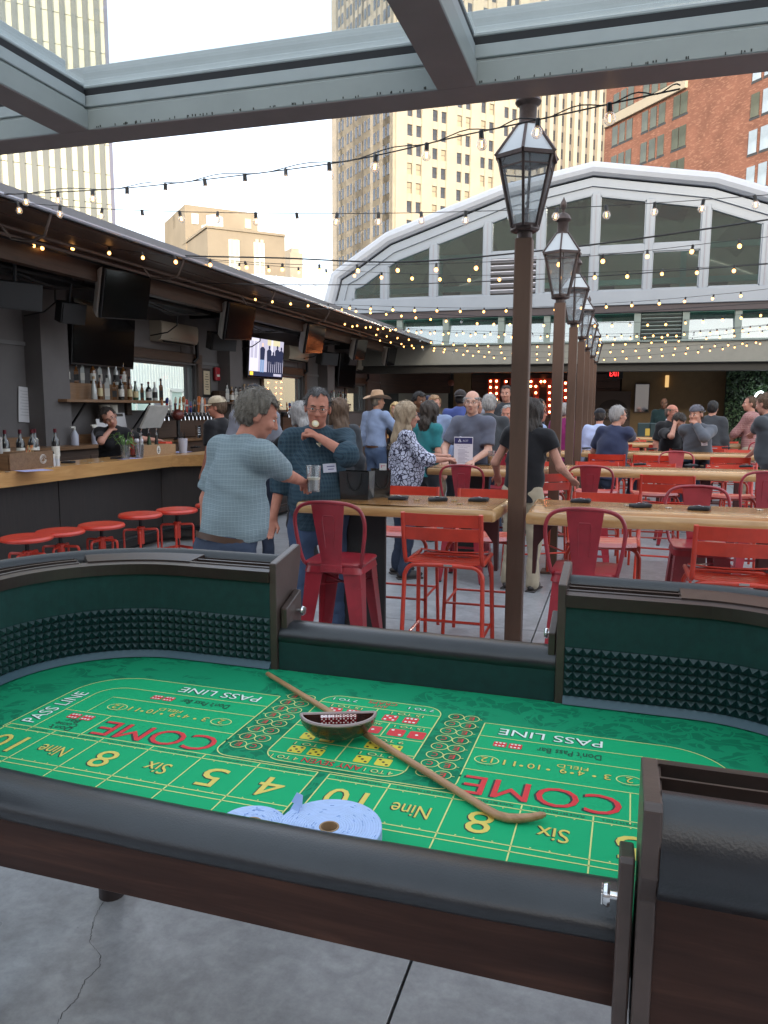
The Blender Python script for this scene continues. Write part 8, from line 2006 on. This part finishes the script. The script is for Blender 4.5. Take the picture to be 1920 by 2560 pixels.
hp_ = m1['wR']
cup(hp_+Vector((.070, .035, -.065)), .044, .15, 'pint glass with a little pale beer in the checked shirt man\'s hand', m_cpl, 'beer_glass', None, (.45, m_pale, m_foam))
cr_ = m2['W'] @ Vector((-.012, .205, 1.545)); t = thing('cracker', 'round pale cracker at the plaid shirt man\'s mouth', 'cracker', cr_); t.rotation_euler = (RAD(65), RAD(20), .4); MB().lathe([(0, -.003), (.022, -.003), (.024, 0), (.022, .003), (0, .003)], 16).build('biscuit', mat('biscuit', (.62, .50, .30), rough=.8), t); MB().lathe([(.015, .003), (.014, .006), (0, .007)], 12).build('topping', mat('topping_white', (.66, .62, .5), rough=.6), t)
wv = m2['W'] @ Vector((0, 0, 0)); fdir = (m2['wL']-m2['W'] @ Vector((-.25, .14, 1.22))).normalized(); t = thing('wristwatch', 'gold wristwatch on the cracker eater\'s wrist', 'watch', m2['wL']-fdir*.03); t.rotation_euler = fdir.to_track_quat('Z', 'Y').to_euler(); MB().lathe([(.034, -.008), (.036, -.008), (.036, .008), (.034, .008)], 18, cap=False).build('strap', mat('watch_gold', (.45, .38, .24), rough=.3, metal=.8), t, smooth=40); MB().lathe([(.017, 0), (.017, .006), (0, .007)], 14, (0, -.034, 0), (0, -1, 0)).build('dial', mat('watch_dial', (.55, .5, .36), rough=.3), t)
# --- left second table
person('woman with long ash blond hair in a flowered blouse', (-1.98, 7.22), RAD(-58), H=1.66, w=1.16, female=True, belly=.03, head=(-6, 2, 0), skin='fair', vx=.009, shirt=blouse, sleeve='roll', pants=jean_d, hair=('longw', H_['ash']), aR=(.20, .36, 1.16), aL=(-.02, .38, 1.18), elR=(.7, -.5, -.6), elL=(-.7, -.3, -.6), brow=m_browl, glasses=True, curlR=.9, curlL=.9)
person('bald man in glasses and grey t shirt with name badge', (-1.50, 7.50 if 0 else 8.42), FACE_CAM+RAD(-16), H=1.82, w=1.05, head=(18, 4, 0), lean=(0, .05), skin='pale', vx=.010, shirt=c_gt, sleeve='short', pants=jean_d, hair=('bald', H_['silver']), glasses=True, aR=(.18, .34, 1.10), aL=(-.16, .36, 1.10), elR=(.8, -.5, -.4), badge=(.06, .35, -.25), brow=m_browl)
person('person in black t shirt and khaki trousers behind the nearest post', (-.80, 7.02), RAD(-12), H=1.72, w=1.06, lean=(.03, .04), head=(0, 14, 0), skin='fair', vx=.011, shirt=c_bk, sleeve='cap', pants=khaki, hair=('long', H_['dark']), aR=(.36, .26, 1.02), aL=(-.33, .22, 1.02), face_on=False)
person('man with grey hair and dark polo, back to us behind the menu card', (-1.56, 9.75), RAD(12), H=1.79, w=1.14, head=(-14, 4, 0), skin='tan', vx=.0125, shirt=c_ch, sleeve='short', pants=jean_d, hair=('full', H_['silver']), collar=c_ch, face_on=False)
person('grey cropped man peering over, face half hidden beside the nearest post', (-1.40, 10.35), FACE_CAM+RAD(-8), H=1.66, w=1.0, skin='ruddy', vx=.0125, shirt=c_ste, sleeve='short', pants=khaki, hair=('crop', H_['silver']), head=(0, 6, 0), brow=m_browl)
person('man with blue shirt and grey hair seen between first and second post', (-1.02, 10.2), RAD(-60), H=1.68, w=1.05, skin='ruddy', vx=.014, shirt=c_bl, sleeve='short', pants=khaki, hair=('full', H_['silver']), glasses=True)
# --- crowd at the far left
person('man in tan cowboy hat, pale blue shirt and jeans, back to us', (-3.66, 11.7), RAD(-22), H=1.80, w=.98, head=(-30, 0, 0), skin='tan', vx=.013, shirt=c_bl, sleeve='long', pants=jean, tuck=True, belt=m_belt, hair=('crop', H_['grey']), hat=('cowboy', m_felt_hat, m_hband), aR=(.20, .40, 1.20), elR=(.8, -.4, -.5), zoff=.04)
person('blond woman in dark grid dress talking beside the cowboy hat', (-3.62, 12.7), FACE_CAM+RAD(6), H=1.70, w=.88, female=True, skin='fair', vx=.013, shirt=c_dr, sleeve='cap', pants=c_dr, dress=True, hair=('longw', H_['blond']), aL=(-.14, .20, 1.36), elL=(-.8, -.2, -.6), badge=(-.05, .34, 0), brow=m_browl)
person('dark haired man in black suit jacket and white collar', (-2.62, 10.3), FACE_CAM+RAD(42), H=1.83, w=1.05, skin='brown', vx=.0125, shirt=c_suit, sleeve='long', pants=blackp, hair=('full', H_['black']), collar=m_wst, head=(8, 2, 0))
person('person in navy cap behind the dark suited man', (-2.86, 11.8), FACE_CAM+RAD(70), H=1.80, skin='fair', vx=.014, shirt=c_ste, sleeve='short', pants=jean_d, hair=('short', H_['grey']), hat=('cap', cap_n, cap_n))
person('blond bearded man facing us behind the curly haired woman', (-2.50, 10.75), FACE_CAM+RAD(16), H=1.79, skin='fair', vx=.0125, shirt=c_bl, sleeve='long', pants=khaki, hair=('full', H_['sandy']), beard=H_['sandy'], brow=m_browl, collar=c_bl)
person('woman with dark curly hair and teal top, back to us', (-2.25, 9.35), RAD(-30), H=1.68, w=.95, female=True, skin='fair', vx=.013, shirt=c_teal, sleeve='short', pants=blackp, hair=('curly', H_['dark']), face_on=False)
person('man in dark brown cap and royal blue shirt, back to us', (-2.38, 12.0), RAD(8), H=1.90, w=1.1, skin='dark', vx=.014, shirt=c_rb, sleeve='long', pants=blackp, hair=('crop', H_['black']), hat=('capback', cap_d, cap_d), face_on=False)
person('woman with straight brown hair in profile facing right', (-1.98, 10.9), RAD(-78), H=1.78, w=.92, female=True, skin='fair', vx=.0125, shirt=c_bk, sleeve='long', pants=blackp, hair=('long', H_['brown']))
person('person in faded green cap behind the brown haired woman', (-2.30, 12.6), RAD(-20), H=1.88, skin='fair', vx=.015, shirt=c_ste, sleeve='short', pants=jean_d, hair=('short', H_['grey']), hat=('cap', cap_gr, cap_gr), face_on=False)
person('dark bearded man in dark shirt smiling under the marquee letters', (-1.70, 12.3), FACE_CAM+RAD(-6), H=1.86, w=1.0, skin='fair', vx=.0125, shirt=c_ch, sleeve='long', pants=blackp, hair=('short', H_['dark']), beard=H_['stubble'], collar=c_ch, zoff=.11)
person('person in red top half hidden beside the bearded man', (-1.93, 12.9), RAD(20), H=1.74, skin='tan', vx=.016, shirt=c_red, sleeve='long', pants=blackp, hair=('short', H_['brown']), face_on=False)
person('man in dark suit far back between the first two posts', (-1.42, 14.5), RAD(-70), H=1.79, skin='tan', vx=.016, shirt=c_suit, sleeve='long', pants=blackp, hair=('short', H_['dark']))
person('grey haired person in magenta shirt between second and third post', (-.84, 12.6), RAD(-30), H=1.70, skin='fair', vx=.016, shirt=c_mag, sleeve='long', pants=blackp, hair=('full', H_['silver']), face_on=False)
# --- along the bar
person('bartender with glasses and black polo leaning on the bar, head tilted', (-5.86, 7.98), RAD(-128), H=1.66, w=.95, female=True, lean=(-.02, .10), head=(-6, 14, 32), skin='fair', vx=.0095, shirt=c_bk, sleeve='short', pants=blackp, hair=('bun', H_['dark']), glasses=True, aR=(.05, .19, 1.36), elR=(.7, .5, -.5), awL=atz(472, 1120, 1.10), elL=(-.5, -.4, -.6), curlR=.6, curlL=.3)
person('man in cream cap in profile at the bar', (-4.40, 8.05), RAD(75), H=1.74, skin='ruddy', vx=.011, shirt=c_bk, sleeve='short', pants=jean_d, hair=('short', H_['brown']), hat=('cap', cap_c, cap_c), head=(25, 6, 0))
person('man in black and white cap and grey t shirt at the bar, back to us', (-3.72, 7.55), RAD(18), H=1.86, w=1.05, skin='ruddy', vx=.0105, shirt=c_ste, sleeve='short', pants=jean_d, hair=('short', H_['brown']), hat=('capback', cap_k, cap_k), head=(10, 4, 0), face_on=False)
person('woman with grey bob leaning on the bar behind the plaid shirt man', (-3.05, 7.25), RAD(55), H=1.66, w=.95, female=True, skin='fair', vx=.012, shirt=c_bk, sleeve='long', pants=blackp, hair=('bob', H_['silver']), aL=(-.3, .45, 1.12), face_on=False)
person('woman with long brown hair, back to us, at the dark plaid shoulder', (-2.72, 7.45), RAD(35), H=1.70, w=.95, female=True, skin='tan', vx=.012, shirt=c_ch, sleeve='long', pants=blackp, hair=('longw', H_['brown']), face_on=False)
# --- right tables
person('white haired man in navy polo seated with his back to us', (-.10, 10.72), RAD(-26), H=1.84, w=1.18, belly=.03, seat=.74, lean=(.02, .10), head=(-34, 4, 0), skin='fair', vx=.011, shirt=c_nv, sleeve='short', pants=jean_d, hair=('full', H_['silver']), collar=c_nv, glasses=True, awR=atz(1604, 1112, 1.13), elR=(.7, -.5, -.6), aL=(-.28, .42, 1.10), curlR=.2, face_on=True, brow=m_browl)
cp = person('man in backward grey cap and grey zip fleece, hand at his mouth', (1.13, 12.0), FACE_CAM+RAD(-22), H=1.86, w=1.12, seat=.76, lean=(.0, .14), head=(-14, 6, 0), skin='fair', vx=.0095, shirt=c_fl, sleeve='long', pants=jean_d, hair=('short', H_['brown']), hat=('capback', cap_g, cap_g), beard=H_['stubble'], collar=c_fl, aL=(-.03, .30, 1.44), elL=(-.7, .2, -.7), awR=atz(1738, 1113, 1.11), elR=(.3, -.3, -.8), curlL=1.0, curlR=.9, badge=(-.13, .36, .1))
cup(atz(1753, 1122, 1.05), .046, .155, 'pint glass of amber beer in front of the grey fleece', m_cpl, 'beer_glass', None, (.5, m_ale, m_foam))
person('bald man with glasses and stubble behind the fleece', (.78, 13.2), FACE_CAM+RAD(40), H=1.76, w=1.05, seat=.78, skin='ruddy', vx=.0125, shirt=c_bk, sleeve='short', pants=blackp, hair=('bald', H_['stubble']), glasses=True, head=(10, 6, 0))
person('dark haired man bending with his forehead in his hand', (.72, 12.75), FACE_CAM+RAD(30), H=1.74, seat=.74, lean=(0, .20), head=(10, 38, 10), skin='fair', vx=.012, shirt=c_bk, sleeve='short', pants=blackp, hair=('full', H_['dark']), aR=(.10, .36, 1.44), elR=(.5, .4, -.8))
person('broad man in dark jacket, back to us, right of the cap', (1.50, 14.3), RAD(-22), H=1.82, w=1.25, seat=.84, lean=(0, .06), skin='fair', vx=.014, shirt=c_ch, sleeve='long', pants=blackp, hair=('short', H_['black']), collar=c_ch, face_on=False)
person('man with cropped hair and pink checked shirt turning left at the far right', (2.14, 14.3), RAD(68), H=1.84, w=1.0, skin='fair', vx=.012, shirt=pinkpl, sleeve='roll', pants=khaki, hair=('crop', H_['brown']), beard=H_['stubble'], collar=pinkpl, head=(24, 2, 0), aL=(-.12, .42, 1.06), aR=(.14, .42, 1.06))
person('person in dark grey t shirt leaning on a table at the right edge', (atY(1955, 1000, 10.2).x, 10.2), RAD(48), H=1.86, w=1.22, belly=.03, lean=(-.02, .12), skin='fair', vx=.010, shirt=c_dkt, sleeve='short', pants=blackp, hair=('short', H_['brown']), awL=atz(1846, 1124, 1.10), aR=(.2, .5, 1.08), elL=(-.8, -.4, -.3), head=(0, 15, 0))
person('person in black cap and ice blue shirt seated, back to us', (-.30, 12.9), RAD(10), H=1.78, seat=.74, lean=(.03, .12), skin='fair', vx=.0135, shirt=c_lb, sleeve='long', pants=blackp, hair=('short', H_['dark']), hat=('cap', cap_k, cap_k), head=(-10, 8, 0), face_on=False)
person('bald man in dark green shirt standing far back at the tan wall', (1.08, 20.9), FACE_CAM, H=1.90, w=1.15, skin='brown', vx=.016, shirt=c_dg, sleeve='long', pants=blackp, hair=('bald', H_['black']), head=(0, 18, 0), badge=(-.10, .36, 0))
